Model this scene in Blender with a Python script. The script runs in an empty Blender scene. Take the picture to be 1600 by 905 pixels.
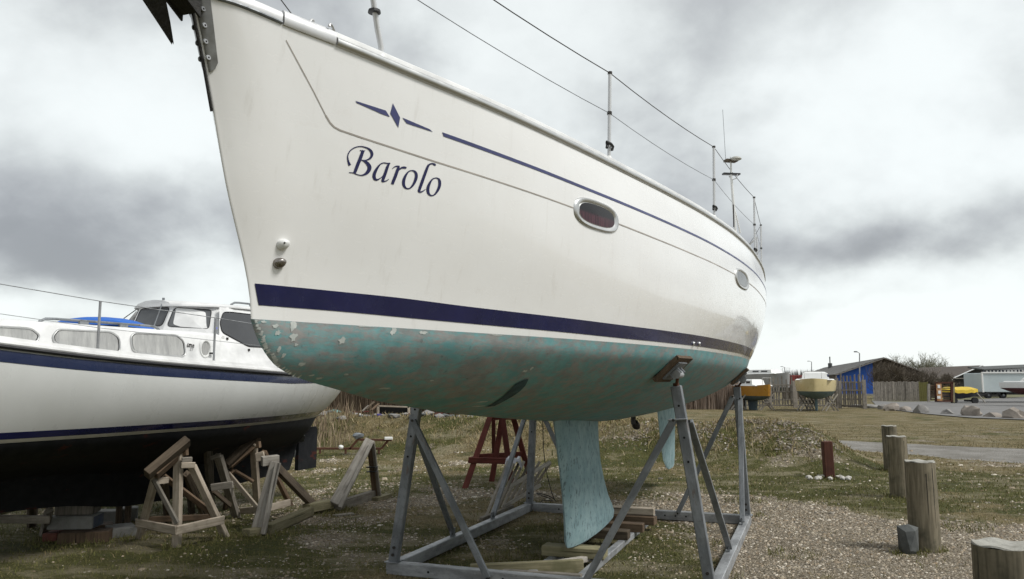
import bpy, bmesh, math, random
import numpy as np
from mathutils import Vector, Matrix, noise as mnoise
from mathutils.geometry import delaunay_2d_cdt
R = math.radians
random.seed(7)
rng = np.random.default_rng(11)
scene = bpy.context.scene
col = scene.collection

# ------------------------------------------------------------------ camera
F, W_, H_, EYE = 1244.0, 1600.0, 905.0, 1.6
PITCH = math.atan((595 - 452.5) / F)
cam_d = bpy.data.cameras.new('camera'); cam = bpy.data.objects.new('camera', cam_d); col.objects.link(cam)
cam_d.sensor_fit = 'HORIZONTAL'; cam_d.sensor_width = 36.0; cam_d.lens = 36.0 * F / W_
cam_d.clip_start = 0.05; cam_d.clip_end = 3000
cam.location = (0, 0, EYE); cam.rotation_euler = (R(90) + PITCH, 0, 0)
scene.camera = cam
scene.render.resolution_x = 1024; scene.render.resolution_y = 579
FW = Vector((0, math.cos(PITCH), math.sin(PITCH))); UP = Vector((0, -math.sin(PITCH), math.cos(PITCH)))
CAM = Vector((0, 0, EYE))
def ray(u, v): return FW + Vector((1, 0, 0)) * ((u - 800) / F) + UP * ((452.5 - v) / F)
def G(u, v, z=0.0):
    d = ray(u, v); return CAM + d * ((z - EYE) / d.z)
def AY(u, v, y):
    d = ray(u, v); return CAM + d * (y / d.y)

# ------------------------------------------------------------------ light
scene.view_settings.view_transform = 'Standard'; scene.view_settings.look = 'None'
scene.view_settings.gamma = 1.0; scene.view_settings.exposure = 0.88
SUN_EL, SUN_AZ = 50.0, 112.0          # azimuth clockwise from +Y (the view direction)
sd = bpy.data.lights.new('sun', 'SUN'); sun = bpy.data.objects.new('sun', sd); col.objects.link(sun)
sd.energy = 1.5; sd.angle = R(16); sd.color = (1.0, 0.98, 0.945)
sv = Vector((math.sin(R(SUN_AZ)) * math.cos(R(SUN_EL)), math.cos(R(SUN_AZ)) * math.cos(R(SUN_EL)), math.sin(R(SUN_EL))))
sun.rotation_euler = (-sv).to_track_quat('-Z', 'Y').to_euler()
sun.location = sv * 50

world = bpy.data.worlds.new('World'); scene.world = world; world.use_nodes = True
nt = world.node_tree; nt.nodes.clear()
class NT:
    """small helper to write node graphs as expressions"""
    def __init__(s, t): s.t = t
    def n(s, typ, **kw):
        x = s.t.nodes.new(typ)
        for k, v in kw.items(): setattr(x, k, v)
        return x
    def l(s, a, b): s.t.links.new(a, b)
    def put(s, sock, v):
        if hasattr(v, 'is_output'): s.l(v, sock)
        else: sock.default_value = v
    def m(s, op, a, b=0.0, c=None, clamp=False):
        x = s.n('ShaderNodeMath', operation=op); x.use_clamp = clamp
        s.put(x.inputs[0], a); s.put(x.inputs[1], b)
        if c is not None: s.put(x.inputs[2], c)
        return x.outputs[0]
    def mix(s, f, a, b, typ='RGBA', blend='MIX'):
        x = s.n('ShaderNodeMix', data_type=typ)
        if typ == 'RGBA': x.blend_type = blend
        i = {'RGBA': (0, 6, 7, 2), 'FLOAT': (0, 2, 3, 0)}[typ]
        s.put(x.inputs[i[0]], f)
        s.put(x.inputs[i[1]], a if hasattr(a, 'is_output') or typ == 'FLOAT' else (*a, 1)[:4]); s.put(x.inputs[i[2]], b if hasattr(b, 'is_output') or typ == 'FLOAT' else (*b, 1)[:4])
        return x.outputs[i[3]]
    def noise(s, vec, scale, detail=4, rough=0.55, dist=0.0):
        x = s.n('ShaderNodeTexNoise'); s.put(x.inputs['Vector'], vec) if vec is not None else None
        x.inputs['Scale'].default_value = scale; x.inputs['Detail'].default_value = detail
        x.inputs['Roughness'].default_value = rough; x.inputs['Distortion'].default_value = dist
        return x.outputs[0]
    def ramp(s, f, a, b, lo=0.0, hi=1.0):
        x = s.n('ShaderNodeMapRange'); x.interpolation_type = 'SMOOTHSTEP'
        s.put(x.inputs[0], f); s.put(x.inputs[1], a); s.put(x.inputs[2], b); x.inputs[3].default_value = lo; x.inputs[4].default_value = hi
        return x.outputs[0]
    def mapping(s, vec, scale=(1, 1, 1), loc=(0, 0, 0), rot=(0, 0, 0)):
        x = s.n('ShaderNodeMapping'); s.l(vec, x.inputs[0]); x.inputs['Scale'].default_value = scale
        x.inputs['Location'].default_value = loc; x.inputs['Rotation'].default_value = rot
        return x.outputs[0]
w = NT(nt)
sky = w.n('ShaderNodeTexSky', sky_type='NISHITA', sun_disc=False, sun_elevation=R(SUN_EL), sun_rotation=R(SUN_AZ))
tc = w.n('ShaderNodeTexCoord'); sep = w.n('ShaderNodeSeparateXYZ'); w.l(tc.outputs['Generated'], sep.inputs[0])
dx, dy, dz = sep.outputs
# cloud layer: noise on a plane overhead so that the clouds flatten towards the horizon
zz = w.m('ADD', w.m('MAXIMUM', dz, 0.0), 0.62)
cx = w.m('DIVIDE', dx, zz); cy = w.m('DIVIDE', dy, zz)
cv = w.n('ShaderNodeCombineXYZ'); w.l(cx, cv.inputs[0]); w.l(cy, cv.inputs[1]); cv.inputs[2].default_value = 0.35
fine = w.noise(cv.outputs[0], 3.6, 8, 0.52, 0.1)
big = w.noise(cv.outputs[0], 1.3, 4, 0.5, 0.2)
# direction in degrees, edges broken up by the same noise
wn = w.n('ShaderNodeTexNoise'); w.l(cv.outputs[0], wn.inputs['Vector']); wn.inputs['Scale'].default_value = 3.4; wn.inputs['Detail'].default_value = 6
ws = w.n('ShaderNodeSeparateXYZ'); w.l(wn.outputs['Color'], ws.inputs[0])
az = w.m('ADD', w.m('MULTIPLY', w.m('ARCTAN2', dx, dy), 57.2958), w.m('MULTIPLY', w.m('SUBTRACT', ws.outputs[0], 0.5), 15.0))
el = w.m('ADD', w.m('MULTIPLY', w.m('ARCSINE', dz), 57.2958), w.m('MULTIPLY', w.m('SUBTRACT', ws.outputs[1], 0.5), 8.0))
BANKS = [  # cloud banks: azimuth, elevation, half width, half height, brightness
    (-31, 25.5, 9, 3.0, -0.10), (-28, 18.5, 9, 4.2, 0.40), (-31, 9.3, 9, 2.9, -0.20), (-21, 11.5, 4, 1.8, -0.10),
    (-32, 4.6, 7, 1.2, 0.30), (-22, 7.5, 4, 2.4, 0.36), (-20, 3.6, 8, 1.5, 0.25),
    (-2, 24, 8, 4, 0.10), (6, 19, 9, 4, 0.02), (14, 15, 6, 3, -0.06), (20, 25, 4, 2.5, -0.06),
    (28, 20, 7, 6, 0.30), (17, 20, 4, 2.4, 0.14), (17.5, 10.2, 5, 2.6, -0.16), (26, 9.3, 9, 1.6, -0.17), (33, 12.5, 6, 2.0, 0.18),
    (24, 5.2, 12, 1.8, 0.32), (22, 4.8, 3.2, 0.6, -0.20), (29, 2.0, 14, 1.8, 0.36), (18, 2.0, 8, 1.6, 0.30),
    (150, 40, 40, 14, 0.22), (95, 45, 35, 16, 0.30), (-120, 30, 40, 10, -0.10), (60, 30, 16, 8, 0.12)]
wisp = w.noise(cv.outputs[0], 13.0, 7, 0.6, 0.3)
s_ = w.m('ADD', w.m('ADD', w.m('MULTIPLY', w.ramp(fine, 0.30, 0.70), 0.30), w.m('MULTIPLY', big, 0.22)), w.m('MULTIPLY', wisp, 0.16))
s_ = w.m('ADD', s_, 0.035)
for (a, e, sa, se, amp) in BANKS:
    p = w.m('POWER', w.m('DIVIDE', w.m('SUBTRACT', az, float(a)), float(sa)), 2.0)
    q = w.m('POWER', w.m('DIVIDE', w.m('SUBTRACT', el, float(e)), float(se)), 2.0)
    g = w.m('EXPONENT', w.m('MULTIPLY', w.m('ADD', p, q), -0.6))
    s_ = w.m('ADD', s_, w.m('MULTIPLY', g, amp))
s_ = w.ramp(s_, 0.08, 0.74, 0.195, 0.555)
tint = w.mix(w.ramp(s_, 0.15, 0.45), (0.94, 0.965, 1.0), (0.955, 1.0, 0.99))
vm = w.n('ShaderNodeVectorMath', operation='SCALE'); w.l(tint, vm.inputs[0]); w.l(s_, vm.inputs['Scale'])
bg1 = w.n('ShaderNodeBackground'); w.l(sky.outputs[0], bg1.inputs[0]); bg1.inputs[1].default_value = 0.1
bg2 = w.n('ShaderNodeBackground'); w.l(vm.outputs[0], bg2.inputs[0]); bg2.inputs[1].default_value = 1.0
ms = w.n('ShaderNodeMixShader'); ms.inputs[0].default_value = 0.93; w.l(bg1.outputs[0], ms.inputs[1]); w.l(bg2.outputs[0], ms.inputs[2])
out = w.n('ShaderNodeOutputWorld'); w.l(ms.outputs[0], out.inputs[0])

# ------------------------------------------------------------------ mesh helpers
class MB:
    def __init__(s): s.v = []; s.f = []
    def add(s, vs, fs):
        k = len(s.v); s.v += [tuple(x) for x in vs]; s.f += [tuple(i + k for i in f) for f in fs]; return s
    def loft(s, rings, cap=True, closed=False):
        n = len(rings[0]); vs = [p for r in rings for p in r]; fs = []; m = len(rings)
        for i in range(m if closed else m - 1):
            a, b = i * n, ((i + 1) % m) * n
            for j in range(n): fs.append((a + j, a + (j + 1) % n, b + (j + 1) % n, b + j))
        if cap and not closed: fs.append(tuple(range(n - 1, -1, -1))); fs.append(tuple((m - 1) * n + j for j in range(n)))
        return s.add(vs, fs)
    def grid(s, rows):
        n = len(rows[0]); fs = []
        for i in range(len(rows) - 1):
            for j in range(n - 1): fs.append((i * n + j, i * n + j + 1, (i + 1) * n + j + 1, (i + 1) * n + j))
        return s.add([p for r in rows for p in r], fs)
    def box(s, c, d, rz=0.0, ch=0.0):
        c = Vector(c); x, y, z = d[0] / 2, d[1] / 2, d[2] / 2; ca, sa = math.cos(rz), math.sin(rz)
        def T(p): return (c.x + p[0] * ca - p[1] * sa, c.y + p[0] * sa + p[1] * ca, c.z + p[2])
        if ch <= 0:
            vs = [T((i * x, j * y, k * z)) for k in (-1, 1) for i, j in ((-1, -1), (1, -1), (1, 1), (-1, 1))]
            return s.add(vs, [(3, 2, 1, 0), (4, 5, 6, 7), (0, 1, 5, 4), (1, 2, 6, 5), (2, 3, 7, 6), (3, 0, 4, 7)])
        rings = []
        for (zz_, i_) in ((-z, ch), (-z + ch, 0), (z - ch, 0), (z, ch)):
            X, Y = x - i_, y - i_
            rings.append([T(p + (zz_,)) for p in ((-X + ch, -Y), (X - ch, -Y), (X, -Y + ch), (X, Y - ch), (X - ch, Y), (-X + ch, Y), (-X, Y - ch), (-X, -Y + ch))])
        return s.loft(rings)
    def tube(s, pts, r, n=8, cap=True, closed=False):
        pts = [Vector(p) for p in pts]; rings = []; m = len(pts)
        rr = r if hasattr(r, '__len__') else [r] * m
        t0 = (pts[1] - pts[0]).normalized(); up = Vector((0, 0, 1)) if abs(t0.z) < 0.9 else Vector((1, 0, 0))
        a = t0.cross(up).normalized()
        for i, p in enumerate(pts):
            if closed: t = pts[(i + 1) % m] - pts[i - 1]
            else: t = pts[min(i + 1, m - 1)] - pts[max(i - 1, 0)]
            t.normalize(); a = (a - t * a.dot(t)).normalized(); b = t.cross(a)
            rings.append([p + (a * math.cos(2 * math.pi * k / n) + b * math.sin(2 * math.pi * k / n)) * rr[i] for k in range(n)])
        return s.loft(rings, cap, closed)
    def sweep(s, pts, frames, prof, cap=True):
        # prof: (out, up) outline; frames: (out vec, up vec) for each point
        return s.loft([[Vector(p) + o * a + u * b for a, b in prof] for p, (o, u) in zip(pts, frames)], cap)
    def ico(s, c, d, rz=0.0, jag=0.25, sub=1, seed=0):
        r_ = random.Random(seed); bm = bmesh.new(); bmesh.ops.create_icosphere(bm, subdivisions=sub, radius=1)
        ca, sa = math.cos(rz), math.sin(rz); k = len(s.v); off = Vector((r_.random() * 50, r_.random() * 50, 0))
        for v in bm.verts:
            q = v.co * (1 + jag * mnoise.noise(v.co * 1.3 + off) * 1.6 + (r_.random() - .5) * jag * .3)
            x, y, z = q.x * d[0], q.y * d[1], q.z * d[2]
            s.v.append((c[0] + x * ca - y * sa, c[1] + x * sa + y * ca, c[2] + z))
        for f in bm.faces: s.f.append(tuple(v.index + k for v in f.verts))
        bm.free(); return s
    def mesh(s, name, mat, smooth=None):
        me = bpy.data.meshes.new(name); me.from_pydata([tuple(v) for v in s.v], [], s.f); me.update()
        if mat is not None: me.materials.append(mat)
        if smooth is not None:
            me.polygons.foreach_set('use_smooth', [True] * len(me.polygons))
            if smooth < 180: me.set_sharp_from_angle(angle=R(smooth))
        return me
    def obj(s, name, mat, parent=None, smooth=None, **kw):
        o = bpy.data.objects.new(name, s.mesh(name, mat, smooth)); col.objects.link(o)
        if parent is not None: o.parent = parent
        return tag(o, **kw)
def tag(o, label=None, cat=None, group=None, kind=None, loc=None):
    if label: o['label'] = label
    if cat: o['category'] = cat
    if group: o['group'] = group
    if kind: o['kind'] = kind
    if loc is not None: o.location = loc
    return o
def thing(name, label, cat, loc=(0, 0, 0), rz=0.0, group=None):
    o = bpy.data.objects.new(name, None); col.objects.link(o); o.empty_display_size = 0.2
    o.location = loc; o.rotation_euler = (0, 0, rz); return tag(o, label, cat, group)
def place(me, name, parent=None, M=None, **kw):
    o = bpy.data.objects.new(name, me); col.objects.link(o)
    if parent is not None: o.parent = parent
    if M is not None: o.matrix_local = M
    return tag(o, **kw)
def inv(root, p):   # world point into the frame of a root that is translated and turned about z
    q = Vector(p) - root.location; a = -root.rotation_euler[2]
    return Vector((q.x * math.cos(a) - q.y * math.sin(a), q.x * math.sin(a) + q.y * math.cos(a), q.z))
def beam(name, p0, p1, w_, h_, mat, parent=None, up=(0, 0, 1), ch=0.004, world=True, **kw):
    """a chamfered board or bar from p0 to p1; its own axes follow the grain"""
    if parent is not None and world: p0, p1 = inv(parent, p0), inv(parent, p1)
    p0, p1 = Vector(p0), Vector(p1); t = p1 - p0; L = t.length; t.normalize(); up = Vector(up)
    if abs(t.dot(up)) > 0.97: up = Vector((0, 1, 0))
    x = up.cross(t).normalized(); y = t.cross(x)
    M = Matrix((x, y, t)).transposed().to_4x4(); M.translation = p0
    X, Y = w_ / 2, h_ / 2; c = min(ch, X * .45, Y * .45)
    ring = [(-X + c, -Y), (X - c, -Y), (X, -Y + c), (X, Y - c), (X - c, Y), (-X + c, Y), (-X, Y - c), (-X, -Y + c)]
    def ins(k): return [(a - math.copysign(k, a), b - math.copysign(k, b)) for a, b in ring]
    m = MB(); m.loft([[(a, b, 0) for a, b in ins(c * .6)], [(a, b, c) for a, b in ring], [(a, b, L - c) for a, b in ring], [(a, b, L) for a, b in ins(c * .6)]])
    o = bpy.data.objects.new(name, m.mesh(name, mat)); col.objects.link(o)
    if parent is not None: o.parent = parent
    o.matrix_local = M; o.color = (random.random(), random.random(), random.random(), 1)
    return tag(o, **kw)
def poly_fill(loops):
    """triangles inside one or more closed 2D loops (outlines given as faces, union)"""
    vs = []; fs = []
    for lp in loops:
        lp = list(lp)
        if sum(lp[i - 1][0] * lp[i][1] - lp[i][0] * lp[i - 1][1] for i in range(len(lp))) < 0: lp = lp[::-1]
        k = len(vs); vs += [Vector((a, b)) for a, b in lp]; fs.append(list(range(k, k + len(lp))))
    r = delaunay_2d_cdt(vs, [], fs, 1, 1e-6)
    return r[0], [tuple(f) for f, src in zip(r[2], r[5]) if len(src)]

# ------------------------------------------------------------------ materials
def base(name):
    m = bpy.data.materials.new(name); m.use_nodes = True; t = NT(m.node_tree)
    b = m.node_tree.nodes['Principled BSDF']; return m, t, b
def C3(h):   # linear rgb triple
    return tuple(h)
def bump(t, b, h, strength=0.3, dist=0.01):
    x = t.n('ShaderNodeBump'); x.inputs['Strength'].default_value = strength; x.inputs['Distance'].default_value = dist
    t.l(h, x.inputs['Height']); t.l(x.outputs[0], b.inputs['Normal'])
def simple(name, c, rough=0.6, metal=0.0, c2=None, scale=4.0, amt=0.5, bmp=0.0, bscale=60, coat=0.0, stretch=(1, 1, 1), spec=0.5):
    m, t, b = base(name); tc = t.n('ShaderNodeTexCoord'); v = t.mapping(tc.outputs['Object'], stretch)
    if c2 is None: c2 = tuple(x * 0.75 for x in c)
    n1 = t.noise(v, scale, 6, 0.62)
    t.l(t.mix(t.ramp(n1, 0.5 - 0.28 * (0.3 + amt), 0.5 + 0.28 * (0.3 + amt)), c2, c), b.inputs['Base Color'])
    t.l(t.ramp(t.noise(v, scale * 2.3, 5), 0.3, 0.7, max(0.02, rough - 0.1), min(1, rough + 0.1)), b.inputs['Roughness'])
    b.inputs['Metallic'].default_value = metal; b.inputs['Coat Weight'].default_value = coat; b.inputs['Specular IOR Level'].default_value = spec
    if bmp: bump(t, b, t.noise(v, bscale, 4), bmp, 0.01)
    return m
def wood(name, c1, c2, dark, grain=1.0, rough=0.85):
    m, t, b = base(name); tc = t.n('ShaderNodeTexCoord'); oi = t.n('ShaderNodeObjectInfo')
    off = t.n('ShaderNodeVectorMath', operation='SCALE'); rc = t.n('ShaderNodeCombineXYZ')
    for i in range(3): t.l(oi.outputs['Random'], rc.inputs[i])
    t.l(rc.outputs[0], off.inputs[0]); off.inputs['Scale'].default_value = 37.0
    ad = t.n('ShaderNodeVectorMath', operation='ADD'); t.l(tc.outputs['Object'], ad.inputs[0]); t.l(off.outputs[0], ad.inputs[1])
    v = t.mapping(ad.outputs[0], (1, 1, 0.07)); g = t.noise(v, 55 * grain, 5, 0.6); blot = t.noise(ad.outputs[0], 5, 5, 0.6)
    crack = t.noise(t.mapping(ad.outputs[0], (1, 1, 0.03)), 26 * grain, 2, 0.5)
    c = t.mix(t.ramp(g, 0.36, 0.64), c2, c1)
    c = t.mix(t.m('MULTIPLY', t.ramp(blot, 0.45, 0.75), 0.75), c, dark)
    c = t.mix(t.m('MULTIPLY', t.ramp(crack, 0.66, 0.72), 0.8), c, tuple(x * 0.35 for x in dark))
    hs = t.n('ShaderNodeHueSaturation'); t.l(c, hs.inputs['Color']); t.l(t.m('ADD', t.m('MULTIPLY', oi.outputs['Random'], 0.5), 0.75), hs.inputs['Value'])
    t.l(hs.outputs[0], b.inputs['Base Color']); b.inputs['Roughness'].default_value = rough; b.inputs['Specular IOR Level'].default_value = 0.25
    bump(t, b, t.m('SUBTRACT', g, t.m('MULTIPLY', t.ramp(crack, 0.66, 0.72), 1.5)), 0.45, 0.004)
    return m
M = {}
M['wood_grey'] = wood('weathered grey wood', (0.30, 0.27, 0.23), (0.20, 0.18, 0.15), (0.10, 0.09, 0.07))
M['wood_pale'] = wood('pale bare wood', (0.47, 0.405, 0.325), (0.35, 0.295, 0.23), (0.18, 0.15, 0.115))
M['wood_white'] = wood('bleached wood', (0.46, 0.43, 0.38), (0.33, 0.30, 0.26), (0.16, 0.14, 0.12))
M['wood_brown'] = wood('brown timber', (0.17, 0.115, 0.075), (0.115, 0.08, 0.052), (0.05, 0.038, 0.027))
M['wood_dark'] = wood('dark old timber', (0.13, 0.10, 0.07), (0.085, 0.065, 0.045), (0.04, 0.03, 0.022))
M['wood_green'] = wood('mossy plank', (0.27, 0.24, 0.15), (0.19, 0.17, 0.10), (0.10, 0.10, 0.05))
M['wood_red'] = wood('red painted wood', (0.17, 0.05, 0.04), (0.12, 0.038, 0.03), (0.065, 0.028, 0.022), 0.6)
M['wood_fence'] = wood('fence wood', (0.27, 0.245, 0.215), (0.19, 0.17, 0.145), (0.10, 0.09, 0.075))
M['log'] = wood('weathered log', (0.215, 0.185, 0.13), (0.13, 0.112, 0.078), (0.055, 0.055, 0.038), 0.8)
M['log_top'] = simple('sawn log end', (0.42, 0.41, 0.37), 0.9, 0, (0.22, 0.21, 0.18), 14, 0.9, 0.5, 60)  # paler than the log sides, same on every bollard
def galvanised(name, c1, c2, metal):
    m, t, b = base(name); tc = t.n('ShaderNodeTexCoord'); oi = t.n('ShaderNodeObjectInfo'); v = tc.outputs['Object']
    sh = t.n('ShaderNodeVectorMath', operation='ADD'); rc = t.n('ShaderNodeCombineXYZ'); r3 = t.m('MULTIPLY', oi.outputs['Random'], 31.0)
    for i in range(3): t.l(r3, rc.inputs[i])
    t.l(v, sh.inputs[0]); t.l(rc.outputs[0], sh.inputs[1]); v = sh.outputs[0]
    c = t.mix(t.ramp(t.noise(t.mapping(v, (1, 1, .35)), 9, 7, .68), .36, .64), c2, c1)
    c = t.mix(t.m('MULTIPLY', t.ramp(t.noise(v, 38, 5, .7), .56, .68), .45), c, tuple(x * .5 for x in c2))
    c = t.mix(t.m('MULTIPLY', t.ramp(t.noise(t.mapping(v, (1, 1, .25)), 12, 6, .65), .62, .70), .65), c, (0.13, 0.075, 0.045))
    t.l(c, b.inputs['Base Color']); b.inputs['Metallic'].default_value = metal
    t.l(t.ramp(t.noise(v, 14, 5), .3, .7, .42, .68), b.inputs['Roughness']); bump(t, b, t.noise(v, 70, 4), .12, .006); return m
M['galv'] = galvanised('galvanised steel', (0.27, 0.285, 0.30), (0.15, 0.16, 0.17), 0.35)
M['galv_pale'] = galvanised('pale galvanised steel', (0.38, 0.39, 0.40), (0.21, 0.215, 0.22), 0.3)
M['rust'] = simple('rusty steel', (0.15, 0.06, 0.03), 0.85, 0.1, (0.06, 0.03, 0.02), 25, 0.9, 0.4, 90)
M['bolt'] = simple('dark bolt', (0.06, 0.055, 0.05), 0.5, 0.6)
M['hole'] = simple('painted hole shade', (0.01, 0.01, 0.01), 0.95)  # shade inside holes and cracks, put into a near-black colour
M['steel'] = simple('polished stainless steel', (0.66, 0.66, 0.66), 0.35, 0.35, (0.60, 0.60, 0.60), 6, 0.5)
M['strap'] = simple('dull stainless strap', (0.34, 0.345, 0.34), 0.4, 0.6, (0.20, 0.20, 0.20), 12, 0.7)
M['alu'] = simple('anodised aluminium', (0.62, 0.62, 0.61), 0.38, 0.75, (0.57, 0.57, 0.56), 4, 0.4)
M['black'] = simple('black plastic', (0.02, 0.02, 0.02), 0.5)
M['anchor'] = simple('dark cast iron', (0.045, 0.042, 0.038), 0.75, 0.4, (0.02, 0.02, 0.02), 30, 0.9, 0.5, 70)
M['glass_dark'] = simple('smoked glass', (0.035, 0.035, 0.038), 0.06, 0, coat=0.6)
M['glass_grey'] = simple('tinted window glass', (0.115, 0.12, 0.125), 0.12, 0, spec=0.35)
M['curtain'] = simple('white curtain behind glass', (0.50, 0.50, 0.48), 0.25, 0, (0.30, 0.30, 0.295), 3.2, 0.6, coat=0.9, stretch=(5, 5, 0.5))  # shading of the folds is put into the colour as stretched bands
M['curtain_red'] = simple('dark red curtain', (0.09, 0.028, 0.035), 0.5, 0, (0.05, 0.018, 0.022), 8, 0.9, stretch=(6, 6, .3))
M['rubber'] = simple('black rubber', (0.012, 0.012, 0.014), 0.6)
M['navy'] = simple('navy blue gelcoat', (0.012, 0.014, 0.072), 0.2, 0, (0.010, 0.012, 0.055), 5, 0.5, coat=0.5)
M['navy_vinyl'] = simple('navy vinyl lettering', (0.014, 0.015, 0.085), 0.35)
M['slate_vinyl'] = simple('slate blue vinyl stripe', (0.055, 0.062, 0.17), 0.35)
M['navy_lm'] = simple('faded navy gelcoat', (0.022, 0.032, 0.080), 0.3, 0, (0.017, 0.025, 0.064), 3, 0.8, coat=0.3)
M['white'] = simple('white paint', (0.80, 0.80, 0.78), 0.35, 0, (0.74, 0.74, 0.72), 3, 0.5, coat=0.3)
M['white_lm'] = simple('aged white gelcoat', (0.65, 0.66, 0.645), 0.35, 0, (0.59, 0.60, 0.58), 2.5, 0.8, coat=0.25, stretch=(1, 1, .6))
M['white_deck'] = simple('white deck gelcoat', (0.80, 0.80, 0.79), 0.4)
M['groove'] = simple('groove shadow line', (0.44, 0.40, 0.36), 0.6)  # shadow of the recessed groove, put into the colour of a raised strip
M['blue_cloth'] = simple('blue canvas', (0.012, 0.13, 0.52), 0.7, 0, (0.008, 0.09, 0.40), 5, 0.8, 0.6, 12)
M['stone'] = simple('grey boulder', (0.27, 0.26, 0.245), 0.9, 0, (0.16, 0.15, 0.14), 3.5, 0.9, 0.7, 14)
M['stone_warm'] = simple('sandy boulder', (0.33, 0.29, 0.25), 0.9, 0, (0.20, 0.175, 0.15), 3.0, 0.9, 0.7, 14)
M['stone_dark'] = simple('dark grey stone', (0.12, 0.125, 0.12), 0.85, 0, (0.055, 0.06, 0.06), 8, 0.9, 0.7, 20)
M['concrete'] = simple('concrete block', (0.30, 0.30, 0.28), 0.92, 0, (0.19, 0.185, 0.17), 9, 0.9, 0.6, 60)
M['brick_red'] = simple('red brick', (0.20, 0.07, 0.045), 0.9, 0, (0.11, 0.045, 0.035), 14, 0.9, 0.5, 60)
M['blue_wall'] = simple('bright blue cladding', (0.008, 0.085, 0.42), 0.6, 0, (0.007, 0.07, 0.35), 0.6, 0.8)
M['roof_grey'] = simple('grey fibre cement roof', (0.20, 0.195, 0.185), 0.9, 0, (0.13, 0.125, 0.12), 0.5, 0.9, stretch=(1, 1, 1))
M['wall_brown'] = simple('brown timber wall', (0.09, 0.075, 0.06), 0.9, 0, (0.06, 0.05, 0.042), 1.0, 0.9)
M['roof_brown'] = simple('dark felt roof', (0.12, 0.095, 0.075), 0.9, 0, (0.085, 0.07, 0.06), 1.0, 0.8)
M['yellow'] = simple('ochre yellow hull', (0.40, 0.19, 0.018), 0.35, 0, (0.34, 0.155, 0.014), 2, 0.6, coat=0.3)
M['cream'] = simple('cream hull', (0.60, 0.50, 0.27), 0.35, 0, (0.52, 0.43, 0.23), 2, 0.6, coat=0.3)
M['antifoul_grey'] = simple('grey antifouling', (0.10, 0.135, 0.15), 0.8, 0, (0.06, 0.085, 0.10), 4, 0.9)
M['antifoul_blue'] = simple('blue grey antifouling', (0.15, 0.22, 0.25), 0.8, 0, (0.10, 0.155, 0.18), 3, 0.9)
M['tarp_yellow'] = simple('yellow tarpaulin', (0.70, 0.52, 0.03), 0.5, 0, (0.55, 0.36, 0.02), 1.5, 0.9, 0.7, 3)
M['red_paint'] = simple('dark red steel', (0.20, 0.03, 0.025), 0.6)
M['red_post'] = wood('rust red post', (0.11, 0.045, 0.03), (0.08, 0.032, 0.022), (0.05, 0.024, 0.018), 0.8)
M['tarp_grey'] = simple('grey cover cloth', (0.34, 0.34, 0.33), 0.8, 0, (0.25, 0.25, 0.25), 1.5, 0.9, 0.5, 4)
M['pale_box'] = simple('pale trailer panel', (0.50, 0.56, 0.57), 0.5, 0, (0.44, 0.50, 0.51), 1, 0.8)
M['teal_tarp'] = simple('faded teal tarpaulin', (0.15, 0.27, 0.24), 0.7, 0, (0.10, 0.19, 0.17), 4, 0.9, 0.5, 6)
M['olive'] = simple('olive board', (0.13, 0.12, 0.03), 0.85)
M['orange_sign'] = simple('orange and white board', (0.50, 0.33, 0.18), 0.6, 0, (0.36, 0.13, 0.03), 6, 0.4)
M['bark'] = simple('grey twig bark', (0.19, 0.16, 0.125), 0.95, 0, (0.12, 0.095, 0.07), 2, 0.9)
M['bark_green'] = simple('budding twig', (0.30, 0.30, 0.22), 0.95, 0, (0.22, 0.21, 0.16), 2, 0.9)

def hull_white():
    m, t, b = base('white gelcoat'); tc = t.n('ShaderNodeTexCoord'); v = tc.outputs['Object']
    n = t.noise(v, 1.6, 5, 0.6); fine = t.noise(t.mapping(v, (1, 1, 3)), 9, 6, 0.65)
    c = t.mix(t.ramp(n, 0.3, 0.7), (0.825, 0.815, 0.795), (0.855, 0.85, 0.835))
    c = t.mix(t.m('MULTIPLY', t.ramp(fine, 0.55, 0.8), 0.16), c, (0.60, 0.56, 0.50))
    # faint run marks below the fittings
    run = t.noise(t.mapping(v, (6, 6, 0.25)), 5, 4, 0.6)
    c = t.mix(t.m('MULTIPLY', t.ramp(run, 0.56, 0.78), 0.20), c, (0.50, 0.47, 0.42))
    t.l(c, b.inputs['Base Color'])
    t.l(t.ramp(fine, 0.3, 0.8, 0.16, 0.34), b.inputs['Roughness'])
    b.inputs['Coat Weight'].default_value = 0.6; b.inputs['Coat Roughness'].default_value = 0.05
    bump(t, b, t.noise(v, 2.2, 3), 0.10, 0.02)
    return m
M['gelcoat'] = hull_white()
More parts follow.
